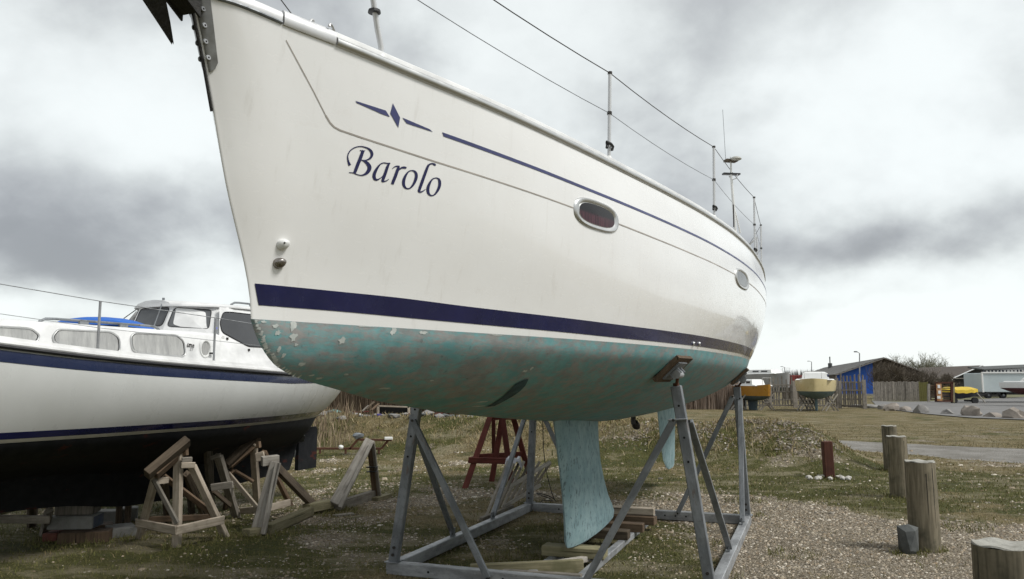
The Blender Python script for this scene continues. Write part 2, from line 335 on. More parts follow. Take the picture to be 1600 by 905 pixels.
def antifoul():
    m, t, b = base('worn teal antifouling'); tc = t.n('ShaderNodeTexCoord'); v = tc.outputs['Object']
    vs = t.mapping(v, (1.0, 1.0, 2.0), rot=(0, R(18), 0)); a = t.noise(vs, 5.5, 8, 0.70, 0.4); a2 = t.noise(t.mapping(v, (1, 1, 3.2)), 17, 7, 0.72)
    big_ = t.noise(v, 1.1, 4)
    mixf = t.m('ADD', t.m('ADD', t.m('MULTIPLY', a, 0.5), t.m('MULTIPLY', a2, 0.38)), t.m('MULTIPLY', big_, 0.12))
    teal = t.mix(t.ramp(t.noise(v, 7, 5), 0.35, 0.7), (0.135, 0.320, 0.335), (0.195, 0.400, 0.410))
    grey = t.mix(t.ramp(t.noise(v, 12, 5), 0.3, 0.7), (0.235, 0.250, 0.248), (0.330, 0.315, 0.305))
    c = t.mix(t.ramp(mixf, 0.43, 0.57), teal, grey)
    sc = t.noise(t.mapping(v, (0.35, 1, 5), rot=(0, R(-14), 0)), 30, 5, 0.6)
    c = t.mix(t.m('MULTIPLY', t.ramp(sc, 0.60, 0.70), 0.5), c, (0.36, 0.40, 0.38))
    dk = t.noise(v, 33, 4, 0.6)
    c = t.mix(t.m('MULTIPLY', t.ramp(dk, 0.62, 0.76), 0.45), c, (0.07, 0.09, 0.09))
    t.l(c, b.inputs['Base Color']); b.inputs['Roughness'].default_value = 0.72; b.inputs['Specular IOR Level'].default_value = 0.35
    bump(t, b, t.m('ADD', mixf, t.m('MULTIPLY', dk, 0.2)), 0.35, 0.006)
    return m
M['antifoul'] = antifoul()
def keel_paint():
    m, t, b = base('flaking pale blue keel paint'); tc = t.n('ShaderNodeTexCoord'); v = tc.outputs['Object']
    a = t.noise(t.mapping(v, (1, 1, 0.45)), 30, 8, 0.7); a2 = t.noise(v, 6, 5, 0.6)
    c = t.mix(t.ramp(a2, 0.35, 0.65), (0.205, 0.315, 0.335), (0.28, 0.395, 0.41))
    c = t.mix(t.ramp(a, 0.54, 0.62), c, (0.10, 0.15, 0.16)); c = t.mix(t.m('MULTIPLY', t.ramp(a, 0.40, 0.30), 0.6), c, (0.36, 0.50, 0.52))
    t.l(c, b.inputs['Base Color']); b.inputs['Roughness'].default_value = 0.85
    bump(t, b, a, 0.6, 0.006); return m
M['keel'] = keel_paint()
def black_af():
    m, t, b = base('black antifouling with red showing through'); tc = t.n('ShaderNodeTexCoord'); v = tc.outputs['Object']
    a = t.noise(t.mapping(v, (1, 1, 2.0)), 3.2, 8, 0.75); b2 = t.noise(v, 12, 5)
    c = t.mix(t.ramp(b2, 0.3, 0.7), (0.006, 0.007, 0.009), (0.013, 0.014, 0.016))
    c = t.mix(t.ramp(a, 0.595, 0.64), c, (0.055, 0.014, 0.010))
    t.l(c, b.inputs['Base Color']); b.inputs['Roughness'].default_value = 0.8; b.inputs['Specular IOR Level'].default_value = 0.3
    bump(t, b, b2, 0.3, 0.01); return m
M['black_af'] = black_af()
# ------------------------------------------------------------------ ground
_tab = np.random.default_rng(5).random((256, 256))
def vn(x, y):
    x = np.asarray(x, float); y = np.asarray(y, float)
    xi = np.floor(x).astype(int); yi = np.floor(y).astype(int); fx = x - xi; fy = y - yi
    fx = fx * fx * (3 - 2 * fx); fy = fy * fy * (3 - 2 * fy)
    g = lambda a, b: _tab[a % 256, b % 256]
    return (g(xi, yi) * (1 - fx) + g(xi + 1, yi) * fx) * (1 - fy) + (g(xi, yi + 1) * (1 - fx) + g(xi + 1, yi + 1) * fx) * fy
def fbm(x, y, o=4, s=1.0):
    r = 0; a = .5; n = 0
    for i in range(o):
        r = r + a * vn(x * s + 17.3 * i, y * s + 9.1 * i); n += a; a *= .5; s *= 2.03
    return r / n
def sstep(a, b, x):
    t = np.clip((x - a) / (b - a), 0, 1); return t * t * (3 - 2 * t)
BA = np.array([6.15, 16.0]); BB = np.array([-12.0, 22.2]); BD = (BB - BA) / np.linalg.norm(BB - BA); BN = np.array([-BD[1], BD[0]])
if BN[1] > 0: BN = -BN          # BN points to the camera side
def bank(x, y):
    t = (x - BA[0]) * BD[0] + (y - BA[1]) * BD[1]; d = (x - BA[0]) * BN[0] + (y - BA[1]) * BN[1]
    d = d + (fbm(x, y, 3, .5) - .5) * 1.2
    prof = np.where(d > 0, np.exp(-(d / 1.45) ** 2), np.exp(-(d / 2.6) ** 2))
    end = np.where(t < 0, np.exp(-(t / 1.15) ** 2), 1.0) * sstep(-1.3, 0.6, t)
    return 0.74 * prof * end * (0.86 + .3 * fbm(x, y, 3, .8))
def terrain(x, y):
    x = np.asarray(x, float); y = np.asarray(y, float)
    z = bank(x, y) + np.where(bank(x, y) > .06, (fbm(x, y, 4, 3.0) - .5) * .16, 0)
    near = np.exp(-((x) ** 2 + (y - 9) ** 2) / 400)
    return z + (fbm(x, y, 4, .9) - .5) * .05 * near + (fbm(x, y, 2, 6) - .5) * .012 * near
def tz(x, y): return float(terrain(x, y))
def blob(x, y, cx, cy, rx, ry, a=0.0):
    ca, sa = math.cos(a), math.sin(a); u = (x - cx) * ca + (y - cy) * sa; v = -(x - cx) * sa + (y - cy) * ca
    return np.exp(-((u / rx) ** 2 + (v / ry) ** 2))
PATH = [(7.2, 22.3), (9.0, 19.6), (12, 16.6), (17, 13.6), (26, 10.5)]; PW = [0.9, 1.5, 2.1, 2.3, 2.4]
def path_mask(x, y):
    best = np.zeros_like(np.asarray(x, float))
    for i in range(len(PATH) - 1):
        ax, ay = PATH[i]; bx, by = PATH[i + 1]; L2 = (bx - ax) ** 2 + (by - ay) ** 2
        t = np.clip(((x - ax) * (bx - ax) + (y - ay) * (by - ay)) / L2, 0, 1)
        d = np.hypot(x - ax - t * (bx - ax), y - ay - t * (by - ay)); wd = PW[i] * (1 - t) + PW[i + 1] * t
        best = np.maximum(best, sstep(1.12, .88, d / wd + (fbm(x, y, 3, 1.3) - .5) * .35))
    return best
def masks(x, y):
    g = 0.18 + 1.0 * blob(x, y, 3.5, 8.5, 2.3, 2.8) + .30 * blob(x, y, 1.6, 11.0, 2.2, 1.3) + .30 * blob(x, y, -1.3, 10.2, 1.7, 1.1) + .15 * blob(x, y, 0.2, 7.0, 1.6, .8) \
        + .35 * blob(x, y, -2.4, 9.4, 1.4, 1.4) + .5 * blob(x, y, 5.3, 7.0, 1.2, 1.5) + .45 * blob(x, y, 5.4, 15.2, 1.0, 1.3) + .35 * blob(x, y, -2.2, 7.4, 1.0, .7)
    g = g - .75 * blob(x, y, 5.0, 12.4, 2.2, 1.8) - .6 * blob(x, y, 4.4, 9.6, .45, 1.8, -.35) - .5 * blob(x, y, -4.4, 7.4, 2.3, 1.3) - .35 * blob(x, y, .5, 8.4, 1.6, 1.5)
    g = g + (fbm(x, y, 4, 1.1) - .5) * 1.5
    gr = sstep(.26, .86, g)
    green = .56 + .55 * blob(x, y, -4.2, 7.3, 2.6, 1.3) + .35 * blob(x, y, 4.8, 12.2, 2.2, 1.6) + .3 * blob(x, y, 4.6, 9.8, .7, 2.0, -.35) + (fbm(x, y, 4, .7) - .5) * 1.5 \
        - .32 * sstep(14, 22, y) + .12 * blob(x, y, 1.5, 14.5, 5, 1.3) + .25 * blob(x, y, .6, 8.3, 1.5, 1.5)
    return gr, sstep(.25, .85, green), path_mask(x, y)
def axis(a, b, step, far, g=1.13):
    xs = list(np.arange(a, b, step)); s = step; x = b
    while x < far: s *= g; xs.append(x); x += s
    s = step; x = a
    while x > -far: s *= g; x -= s; xs.insert(0, x)
    return np.array(xs)
gx = axis(-8.0, 14.0, .11, 900, 1.10); gy = axis(4.0, 24.0, .12, 900, 1.10)
XX, YY = np.meshgrid(gx, gy); ZZ = terrain(XX, YY)
ny_, nx_ = XX.shape
me = bpy.data.meshes.new('ground'); idx = np.arange(nx_ * ny_).reshape(ny_, nx_)
quads = np.stack([idx[:-1, :-1], idx[:-1, 1:], idx[1:, 1:], idx[1:, :-1]], -1).reshape(-1, 4)
def np_mesh(me, V, Fc):
    n = Fc.shape[1]; me.vertices.add(len(V)); me.vertices.foreach_set('co', V.astype(np.float32).ravel())
    me.loops.add(Fc.size); me.loops.foreach_set('vertex_index', Fc.astype(np.int32).ravel())
    me.polygons.add(len(Fc)); me.polygons.foreach_set('loop_start', np.arange(0, Fc.size, n, dtype=np.int32))
    me.update(calc_edges=True); me.validate()
np_mesh(me, np.stack([XX, YY, ZZ], -1).reshape(-1, 3), quads)
gr, gg, pm = masks(XX.ravel(), YY.ravel()); bk = sstep(.08, .3, bank(XX.ravel(), YY.ravel()))
at = me.color_attributes.new('cover', 'FLOAT_COLOR', 'POINT')
at.data.foreach_set('color', np.stack([gr, gg, pm, bk], -1).astype(np.float32).ravel())
me.polygons.foreach_set('use_smooth', [True] * len(me.polygons))
def ground_mat():
    m, t, b = base('grass and gravel ground'); tc = t.n('ShaderNodeTexCoord'); v = tc.outputs['Object']
    a = t.n('ShaderNodeAttribute'); a.attribute_name = 'cover'; s = t.n('ShaderNodeSeparateColor'); t.l(a.outputs['Color'], s.inputs[0])
    st_ = t.noise(t.mapping(v, (0.75, 1.25, 1)), 1.3, 6, 0.65)
    n1 = t.noise(v, 9, 8, 0.7); n2 = t.noise(v, 45, 5, 0.65); n3 = t.noise(v, 2.0, 5, 0.6); n4 = t.noise(v, 0.35, 4, 0.6)
    grav = t.ramp(t.m('ADD', s.outputs[0], t.m('MULTIPLY', t.m('SUBTRACT', n1, 0.5), 1.6)), 0.35, 0.62)
    vor = t.n('ShaderNodeTexVoronoi'); t.l(v, vor.inputs['Vector']); vor.inputs['Scale'].default_value = 48
    vs = t.n('ShaderNodeSeparateColor'); t.l(vor.outputs['Color'], vs.inputs[0])
    gravc = t.mix(vs.outputs[0], (0.14, 0.115, 0.08), (0.44, 0.38, 0.30)); gravc = t.mix(t.ramp(n2, 0.35, 0.55), (0.105, 0.085, 0.055), gravc)
    straw = t.mix(t.ramp(n2, 0.35, 0.65), (0.10, 0.080, 0.038), (0.26, 0.21, 0.11))
    green = t.mix(t.ramp(n2, 0.35, 0.65), (0.042, 0.045, 0.014), (0.125, 0.120, 0.040))
    dirt = t.mix(n2, (0.07, 0.062, 0.04), (0.14, 0.122, 0.082))
    gf = t.ramp(t.m('ADD', s.outputs[1], t.m('MULTIPLY', t.m('SUBTRACT', n1, 0.5), 1.5)), 0.35, 0.7)
    c = t.mix(gf, straw, green); c = t.mix(t.ramp(n3, 0.58, 0.72), c, dirt)
    c = t.mix(t.m('MULTIPLY', t.ramp(n4, 0.52, 0.62), 0.35), c, (0.09, 0.085, 0.035))
    c = t.mix(t.m('MULTIPLY', t.ramp(st_, 0.48, 0.62), 0.7), c, (0.27, 0.235, 0.155)); c = t.mix(t.m('MULTIPLY', t.ramp(st_, 0.47, 0.36), 0.65), c, (0.065, 0.075, 0.03))
    c = t.mix(grav, c, gravc)
    pathc = t.mix(t.ramp(t.noise(v, 1.2, 6, 0.65), 0.35, 0.65), (0.23, 0.215, 0.19), (0.34, 0.325, 0.30)); pathc = t.mix(t.m('MULTIPLY', vs.outputs[0], 0.25), pathc, (0.13, 0.12, 0.10))
    c = t.mix(t.ramp(t.m('ADD', s.outputs[2], t.m('MULTIPLY', t.m('SUBTRACT', n1, 0.5), 0.9)), 0.35, 0.6), c, pathc)
    t.l(c, b.inputs['Base Color']); b.inputs['Roughness'].default_value = 0.95; b.inputs['Specular IOR Level'].default_value = 0.15
    h = t.m('ADD', t.m('MULTIPLY', vor.outputs['Distance'], -0.5), t.m('ADD', n2, n1)); bump(t, b, h, 1.0, 0.035)
    return m
me.materials.append(ground_mat())
gobj = bpy.data.objects.new('ground', me); col.objects.link(gobj); tag(gobj, 'rough ground of grass, moss, straw and gravel with a low bank', kind='structure')

def island_mat(name, cols, rough=0.9):
    m, t, b = base(name); g = t.n('ShaderNodeNewGeometry'); r = t.n('ShaderNodeValToRGB'); t.l(g.outputs['Random Per Island'], r.inputs[0])
    r.color_ramp.interpolation = 'LINEAR'; e = r.color_ramp.elements
    while len(e) < len(cols): e.new(0.5)
    for i, c in enumerate(cols): e[i].position = i / (len(cols) - 1); e[i].color = (*c, 1)
    t.l(r.outputs[0], b.inputs['Base Color']); b.inputs['Roughness'].default_value = rough; b.inputs['Specular IOR Level'].default_value = 0.2
    return m
def inview(x, y, m=1.15): return np.abs(x) < y * .643 * m + .5
def sample(n, x0, x1, y0, y1, dens):
    x = rng.uniform(x0, x1, n); y = y0 * (y1 / y0) ** rng.random(n)      # more of them near the camera
    k = inview(x, y); x, y = x[k], y[k]; k = rng.random(len(x)) < dens(x, y); return x[k], y[k]
# pebbles: small irregular stones, built in one pass
octv = np.array([(1, 0, 0), (0, 1, 0), (-1, 0, 0), (0, -1, 0), (0, 0, 1), (0, 0, -1), ], float)
octf = np.array([(0, 1, 4), (1, 2, 4), (2, 3, 4), (3, 0, 4), (1, 0, 5), (2, 1, 5), (3, 2, 5), (0, 3, 5)])
cubv = np.array([(-1, -1, -.6), (1, -1, -.6), (1, 1, -.6), (-1, 1, -.6), (-.7, -.7, .7), (.7, -.7, .7), (.7, .7, .7), (-.7, .7, .7)], float)
cubf = np.array([(0, 1, 5), (0, 5, 4), (1, 2, 6), (1, 6, 5), (2, 3, 7), (2, 7, 6), (3, 0, 4), (3, 4, 7), (4, 5, 6), (4, 6, 7)])
def stones(name, x, y, smin, smax, mat, label, pw=2.2):
    n = len(x); s = smin + (smax - smin) * rng.random(n) ** pw; s = s * np.clip(y / 8.0, .9, 1.6)
    a = rng.random(n) * 6.28; V = cubv[None] * (1 + (rng.random((n, 8, 3)) - .5) * .75)
    V = V * s[:, None, None] * np.stack([np.ones(n), .55 + .45 * rng.random(n), .35 + .4 * rng.random(n)], -1)[:, None, :]
    ca, sa = np.cos(a)[:, None], np.sin(a)[:, None]; X = V[..., 0] * ca - V[..., 1] * sa; Y = V[..., 0] * sa + V[..., 1] * ca
    Z = V[..., 2] + (terrain(x, y) + s * .1)[:, None]
    P = np.stack([X + x[:, None], Y + y[:, None], Z], -1).reshape(-1, 3); Fc = (cubf[None] + 8 * np.arange(n)[:, None, None]).reshape(-1, 3)
    me = bpy.data.meshes.new(name); np_mesh(me, P, Fc); me.materials.append(mat)
    o = bpy.data.objects.new(name, me); col.objects.link(o); tag(o, label, kind='stuff')
def gdens(x, y):
    g, _, p = masks(x, y); return np.clip(.03 + g, 0, 1) * (1 - .8 * p)
peb = island_mat('pebble colours', [(0.11, 0.09, 0.06), (0.27, 0.23, 0.17), (0.40, 0.35, 0.27), (0.20, 0.145, 0.09), (0.38, 0.34, 0.28), (0.14, 0.125, 0.105), (0.38, 0.30, 0.21), (0.68, 0.63, 0.54)])
x_, y_ = sample(240000, -9, 11, 5.6, 17, gdens); stones('pebbles', x_, y_, .004, .0155, peb, 'small mixed pebbles and flint spread over the ground')
x_, y_ = sample(1100, -8, 12, 5.8, 20, lambda x, y: .10 + .6 * gdens(x, y)); stones('loose_stones', x_, y_, .012, .032, peb, 'larger loose pale stones scattered on the ground')
x_, y_ = sample(26000, 2.0, 7.4, 13, 18.5, lambda x, y: sstep(.2, .5, bank(x, y)) * sstep(.46, .62, fbm(x, y, 4, 1.3) + .14 * blob(x, y, 5, 15.5, 1.6, 1.2)) * .7)
stones('bank_gravel', x_, y_, .006, .018, island_mat('rubble colours', [(0.11, 0.095, 0.075), (0.20, 0.175, 0.14), (0.15, 0.12, 0.09), (0.26, 0.23, 0.19), (0.34, 0.31, 0.27)]), 'pale gravel and rubble showing on the low bank')
# blades of grass and litter
def blades(name, x, y, h0, h1, wd, mat, label, lean=.8, clump=0.0):
    n = len(x)
    h = h0 + (h1 - h0) * rng.random(n) ** 1.6; a = rng.random(n) * 6.28; b = rng.random(n) * 6.28; z = terrain(x, y) - .004
    ca, sa = np.cos(a), np.sin(a); w2 = wd * (.5 + rng.random(n)) * np.clip(y / 7.5, .9, 2.6); ln = lean * rng.random(n) * h
    px, py = np.cos(b) * ln, np.sin(b) * ln; o = np.zeros((n, 5, 3))
    o[:, 0] = np.stack([x - ca * w2, y - sa * w2, z], -1); o[:, 1] = np.stack([x + ca * w2, y + sa * w2, z], -1)
    o[:, 2] = np.stack([x + ca * w2 * .8 + px * .35, y + sa * w2 * .8 + py * .35, z + h * .6], -1); o[:, 3] = np.stack([x - ca * w2 * .8 + px * .35, y - sa * w2 * .8 + py * .35, z + h * .6], -1)
    o[:, 4] = np.stack([x + px, y + py, z + h * .95], -1)
    Fc = (np.array([(0, 1, 2), (0, 2, 3), (3, 2, 4)])[None] + 5 * np.arange(n)[:, None, None]).reshape(-1, 3)
    me = bpy.data.meshes.new(name); np_mesh(me, o.reshape(-1, 3), Fc); me.materials.append(mat)
    ob = bpy.data.objects.new(name, me); col.objects.link(ob); tag(ob, label, kind='stuff')
grn = island_mat('green blade colours', [(0.10, 0.11, 0.032), (0.17, 0.175, 0.055), (0.13, 0.135, 0.045), (0.25, 0.22, 0.09), (0.085, 0.09, 0.03), (0.22, 0.18, 0.095)])
strw = island_mat('straw colours', [(0.32, 0.25, 0.13), (0.22, 0.165, 0.09), (0.40, 0.32, 0.18), (0.15, 0.115, 0.06), (0.29, 0.24, 0.13), (0.46, 0.38, 0.24)])
def dgreen(x, y):
    g, n, p = masks(x, y); return np.clip(n * 1.2, 0, 1) * (1 - .93 * g) * (1 - p) * (.35 + .65 * sstep(.35, .6, fbm(x, y, 3, 2.3)))
def dstraw(x, y):
    g, n, p = masks(x, y); return (.15 + .85 * (1 - n)) * (1 - .9 * g) * (1 - p)
x_, y_ = sample(210000, -10, 13, 5.6, 20, dgreen); blades('grass', x_, y_, .012, .050, .0026, grn, 'short green grass and moss tufts')
x_, y_ = sample(110000, -11, 14, 5.8, 21, dstraw); blades('dry_grass', x_, y_, .010, .050, .0024, strw, 'short dry straw coloured grass', 1.6)
x_, y_ = sample(90000, -13, 8.0, 12.5, 24, lambda x, y: sstep(.1, .4, bank(x, y)) * (.3 + .7 * sstep(.4, .55, fbm(x, y, 3, 1.4))))
blades('bank_litter', x_, y_, .03, .13, .0030, strw, 'dead stalks and dry grass on the low bank', 1.4)
x_, y_ = sample(30000, -13, 8.0, 12.5, 24, lambda x, y: sstep(.1, .35, bank(x, y)) * sstep(.47, .6, fbm(x + 40, y, 3, 1.0)))
blades('bank_weeds', x_, y_, .03, .11, .0045, grn, 'green weeds and moss on the low bank', 1.2)
x_, y_ = sample(90000, -5, 30, 17, 60, lambda x, y: (1 - path_mask(x, y)) * .8 * (y < 30))
blades('field_grass', x_, y_, .010, .035, .0045, island_mat('field straw colours', [(0.26, 0.22, 0.13), (0.20, 0.18, 0.10), (0.30, 0.25, 0.155), (0.20, 0.19, 0.09), (0.36, 0.30, 0.20)]), 'rough dry grass of the field behind the bank', 1.4)
# tall dead reeds on the left of the bank
def reed_d(x, y):
    t = (x - BA[0]) * BD[0] + (y - BA[1]) * BD[1]; d = (x - BA[0]) * BN[0] + (y - BA[1]) * BN[1]
    return sstep(9.6, 11.3, t) * np.exp(-((d - .9) / 1.0) ** 2) * (.4 + .6 * sstep(.35, .6, fbm(x, y, 3, 1.6)))
x_, y_ = sample(34000, -14, -2, 15, 24, reed_d)
x_2, y_2 = x_, y_
blades('reeds', x_2, y_2, .18, .50, .0036, island_mat('reed colours', [(0.30, 0.235, 0.15), (0.20, 0.15, 0.10), (0.40, 0.33, 0.22), (0.16, 0.12, 0.08), (0.34, 0.25, 0.18)]), 'tall dead straw coloured reeds growing on the bank', .45)

# ragged tufts where posts, stones and timbers meet the ground
tx_, ty_ = [], []
for (cx_, cy_, r_t, n_t) in ((3.95, 7.84, .16, 420), (5.34, 11.2, .17, 380), (6.78, 14.5, .18, 300), (3.68, 7.62, .13, 160), (5.21, 13.4, .2, 260), (-3.22, 7.9, .12, 200), (-3.8, 8.3, .12, 150), (-2.94, 8.4, .12, 150), (-2.6, 8.5, .2, 300), (-2.2, 9.9, .35, 500), (-4.4, 8.35, .5, 600),
        (-1.0, 7.0, .15, 150), (1.7, 6.7, .15, 120), (2.85, 9.8, .15, 140), (.3, 10.5, .2, 160), (1.5, 9.9, .25, 240), (4.9, 8.9, .3, 260), (4.4, 7.1, .35, 320), (2.6, 7.6, .2, 170), (3.1, 10.9, .3, 260), (1.9, 8.1, .15, 130), (-1.9, 9.1, .3, 220), (0.0, 7.4, .3, 260), (.4, 8.9, .35, 260), (4.7, 6.9, .25, 240)):
    a_ = rng.random(n_t) * 6.283; q_ = r_t * (.65 + .6 * rng.random(n_t)) if r_t < .21 else r_t * np.sqrt(rng.random(n_t)); tx_.append(cx_ + q_ * np.cos(a_)); ty_.append(cy_ + q_ * np.sin(a_))
blades('grass_tufts', np.concatenate(tx_), np.concatenate(ty_), .02, .08, .0026, grn, 'ragged grass tufts round the feet of posts and timbers', 1.0)
# asphalt road beyond the row of boulders
rd = MB(); lo = [G(u, v, 0) for u, v in ((1372, 637), (1400, 642), (1450, 648), (1520, 654), (1600, 657), (1720, 664))]
hi = [G(u, v, 0) for u, v in ((1362, 627), (1400, 628.5), (1450, 628), (1520, 625), (1600, 621), (1720, 615))]
rows = []
for a, b_ in zip(lo, hi): rows.append([(a.x + (b_.x - a.x) * k / 8, a.y + (b_.y - a.y) * k / 8, tz(a.x, a.y) * 0 + .035) for k in range(9)])
rd.grid(rows); rd.obj('road', simple('worn asphalt', (0.19, 0.185, 0.18), 0.9, 0, (0.14, 0.135, 0.13), 0.8, 0.8, 0.4, 30), label='worn grey asphalt road behind the boulders', kind='structure')
vg = MB(); rows = []
for a, b_ in zip(hi, [G(u, v, 0) for u, v in ((1362, 622), (1400, 622), (1450, 620), (1520, 616), (1600, 613), (1720, 610))]): rows.append([(a.x, a.y, .04), (b_.x, b_.y, .06)])
vg.grid(rows); vg.obj('road_verge', simple('verge grass', (0.10, 0.11, 0.04), 0.95, 0, (0.15, 0.13, 0.07), 0.6, 0.9, .5, 8), label='grass verge on the far side of the road', kind='structure')
# ------------------------------------------------------------------ the big sailing yacht
def interp(tab):
    xs = [a for a, _ in tab]; ys = [b for _, b in tab]; n = len(xs)
    d = [(ys[i + 1] - ys[i]) / (xs[i + 1] - xs[i]) for i in range(n - 1)]
    m = [d[0]] + [0 if d[i - 1] * d[i] <= 0 else 2 * d[i - 1] * d[i] / (d[i - 1] + d[i]) for i in range(1, n - 1)] + [d[-1]]
    def f(x):
        if x <= xs[0]: return ys[0]
        if x >= xs[-1]: return ys[-1]
        i = 0
        while xs[i + 1] < x: i += 1
        h = xs[i + 1] - xs[i]; t = (x - xs[i]) / h
        return ys[i] * (1 + 2 * t) * (1 - t) ** 2 + m[i] * h * t * (1 - t) ** 2 + ys[i + 1] * t * t * (3 - 2 * t) + m[i + 1] * h * t * t * (t - 1)
    return f
S1 = 4.9; ZW = 1.838
stem_s = interp([(1.84, -5.455), (1.91, -5.465), (2.34, -5.63), (2.66, -5.735), (2.96, -5.845), (3.2, -5.925)])
bw = interp([(0, .006), (.05, .03), (.15, .07), (.4, .17), (.8, .335), (1.3, .535), (1.8, .72), (2.4, .9), (3, 1.05), (4, 1.23), (5, 1.325), (6, 1.37), (7, 1.36), (8, 1.29), (9, 1.16), (10.36, .92)])
bs = interp([(0, .008), (.04, .05), (.12, .11), (.3, .19), (.5, .275), (.9, .42), (1.3, .56), (1.7, .68), (2.3, .83), (3, .98), (3.6, 1.1), (4.5, 1.26), (5.7, 1.41), (6.9, 1.49), (8, 1.51), (9.4, 1.47), (10.8, 1.33)])
zs = interp([(0, 2.98), (.4, 2.958), (2, 2.938), (4, 2.955), (6, 2.975), (10.8, 2.99)])
bul = interp([(0, 0), (1, .02), (3, .07), (5, .10), (6.5, .115), (9, .11), (10.8, .08)])
keelz = interp([(-5.46, 1.838), (-5.435, 1.79), (-5.37, 1.71), (-5.3, 1.66), (-5.16, 1.615), (-4.85, 1.56), (-4.55, 1.51), (-4.14, 1.46), (-3.65, 1.41), (-2.6, 1.33), (-1.67, 1.27), (0, 1.19), (1, 1.17), (2, 1.19), (3, 1.27), (4, 1.42), (4.9, 1.62)])
secx = interp([(0, 0), (.1, .20), (.2, .394), (.33, .61), (.5, .817), (.65, .92), (.8, .975), (1, 1)])
secd = interp([(0, 1), (.1, .92), (.2, .815), (.33, .66), (.5, .43), (.65, .27), (.8, .14), (1, 0)])
def topp(x, h):
    z = ZW + (zs(x) - ZW) * h; s0 = stem_s(z); s = s0 + x * (S1 - s0) / 10.8
    return s, bw(x * 10.36 / 10.8) * (1 - h) + bs(x) * h + bul(x) * 4 * h * (1 - h), z
def side(s, z):     # half breadth of the hull at any point of its side
    s0 = stem_s(z)
    x = max(0, (s - s0) * 10.8 / (S1 - s0))
    if z >= ZW: h = (z - ZW) / (zs(x) - ZW); return bw(x * 10.36 / 10.8) * (1 - h) + bs(x) * h + bul(x) * 4 * h * (1 - h)
    k = keelz(s); d = (ZW - z) / max(1e-4, ZW - k); lo_, hi_ = 0.0, 1.0
    for _ in range(20):
        mid = (lo_ + hi_) / 2
        if secd(mid) > d: lo_ = mid
        else: hi_ = mid
    return bw(s + 5.46) * secx(lo_)
def under(x, u): s = -5.46 + x; return s, bw(x) * secx(u), ZW - (ZW - keelz(s)) * secd(u)
YO, YA = (0.9, 8.2), R(20.5)
aft = (math.sin(YA), math.cos(YA))
yacht = thing('sailing_yacht', 'large white sailing yacht named Barolo with worn teal bottom, standing in a steel cradle', 'sailboat', (YO[0], YO[1], 0), math.atan2(-aft[1], -aft[0]))
def P(s, b, z): return (-s, b, z)       # metres aft, to port, up -> the yacht's own frame
def both(f, us, vs_):                   # a surface for port, mirrored for starboard, as one mesh
    m = MB()
    for sg in (1, -1):
        rows = []
        for u in us: rows.append([(lambda q: P(q[0], q[1] * sg, q[2]))(f(u, v)) for v in vs_])
        if sg < 0: rows = [r[::-1] for r in rows]
        m.grid(rows)
    return m
US = [10.8 * (i / 110) ** 1.7 for i in range(111)]
hm = both(topp, US, [j / 16 for j in range(17)])
# stem edge and transom close the shell
hm.grid([[P(q[0] - .006 * (1 - k * k), q[1] * k, q[2]) for k in (1, .5, 0, -.5, -1)] for q in [topp(0, j / 16) for j in range(17)]])
hm.grid([[P(q[0] + .02 * (1 - abs(k)), q[1] * k, q[2]) for k in (-1, -.5, 0, .5, 1)] for q in [topp(10.8, j / 16) for j in range(17)]])
ho = hm.obj('hull', M['gelcoat'], yacht)
bm_ = bmesh.new(); bm_.from_mesh(ho.data); bmesh.ops.remove_doubles(bm_, verts=bm_.verts, dist=2e-5); bmesh.ops.recalc_face_normals(bm_, faces=bm_.faces); bm_.to_mesh(ho.data); bm_.free()
ho.data.polygons.foreach_set('use_smooth', [True] * len(ho.data.polygons)); ho.data.set_sharp_from_angle(angle=R(50))
ub = both(under, [10.36 * (i / 110) ** 1.7 for i in range(111)], [j / 16 for j in range(17)])
ub.grid([[P(q[0], q[1] * k, q[2]) for k in (-1, 0, 1)] for q in [under(10.36, j / 16) for j in range(17)]])
underbody = ub.obj('underbody', M['antifoul'], yacht, 60)
dk = MB(); dk.grid([[P(q[0], q[1] * k * .995, q[2] + .03 + .05 * (1 - k * k)) for k in (-1, -.6, 0, .6, 1)] for q in [topp(x, 1) for x in US]]); dk.obj('deck', M['white_deck'], yacht, 60)
cr_ = MB(); cr_.loft([[P(s, b * w_, 2.98 + h * hh) for b, h in ((-1, 0), (-.9, .8), (-.6, 1), (.6, 1), (.9, .8), (1, 0))] for s, w_, hh in ((-3.2, .2, .05), (-2.4, .5, .12), (-1, .75, .17), (1, .85, .19), (1.8, .85, .2), (1.85, .85, .02))]); cr_.obj('coachroof', M['white_deck'], yacht, 40)
# bands laid on the hull: (s, z) outline -> a thin skin following the side
def skin(tris_v, tris_f, off, name, mat, sides=(1,), parent=None, **kw):
    for sg in sides:
        m = MB(); m.add([P(s, (side(s, z) + off) * sg, z) for s, z in tris_v], tris_f); o = m.obj(name, mat, parent or yacht, 180, **kw)
    return o
def band(lo_, hi_, s0, s1, off, name, mat, n=70, sides=(1, -1), rows=3, slant=0.0, **kw):
    vs = []; fs = []
    for i in range(n + 1):
        s = s0 + (s1 - s0) * (i / n) ** 1.3; a, b = lo_(s), hi_(s)
        for j in range(rows): k = j / (rows - 1); vs.append((s - slant * k * max(0, 1 - i / 3), a + (b - a) * k))
    for i in range(n):
        for j in range(rows - 1): q = i * rows + j; fs.append((q, q + rows, q + rows + 1, q + 1))
    return skin(vs, fs, off, name, mat, sides, **kw)
bt = interp([(-5.6, 1.976), (-4.9, 1.974), (-4.38, 1.962), (-3.58, 1.952), (-2.8, 1.947), (4.9, 1.95)])
bb = interp([(-5.6, 1.893), (-5.19, 1.893), (-4.6, 1.884), (-3.55, 1.872), (-2.8, 1.866), (4.9, 1.868)])
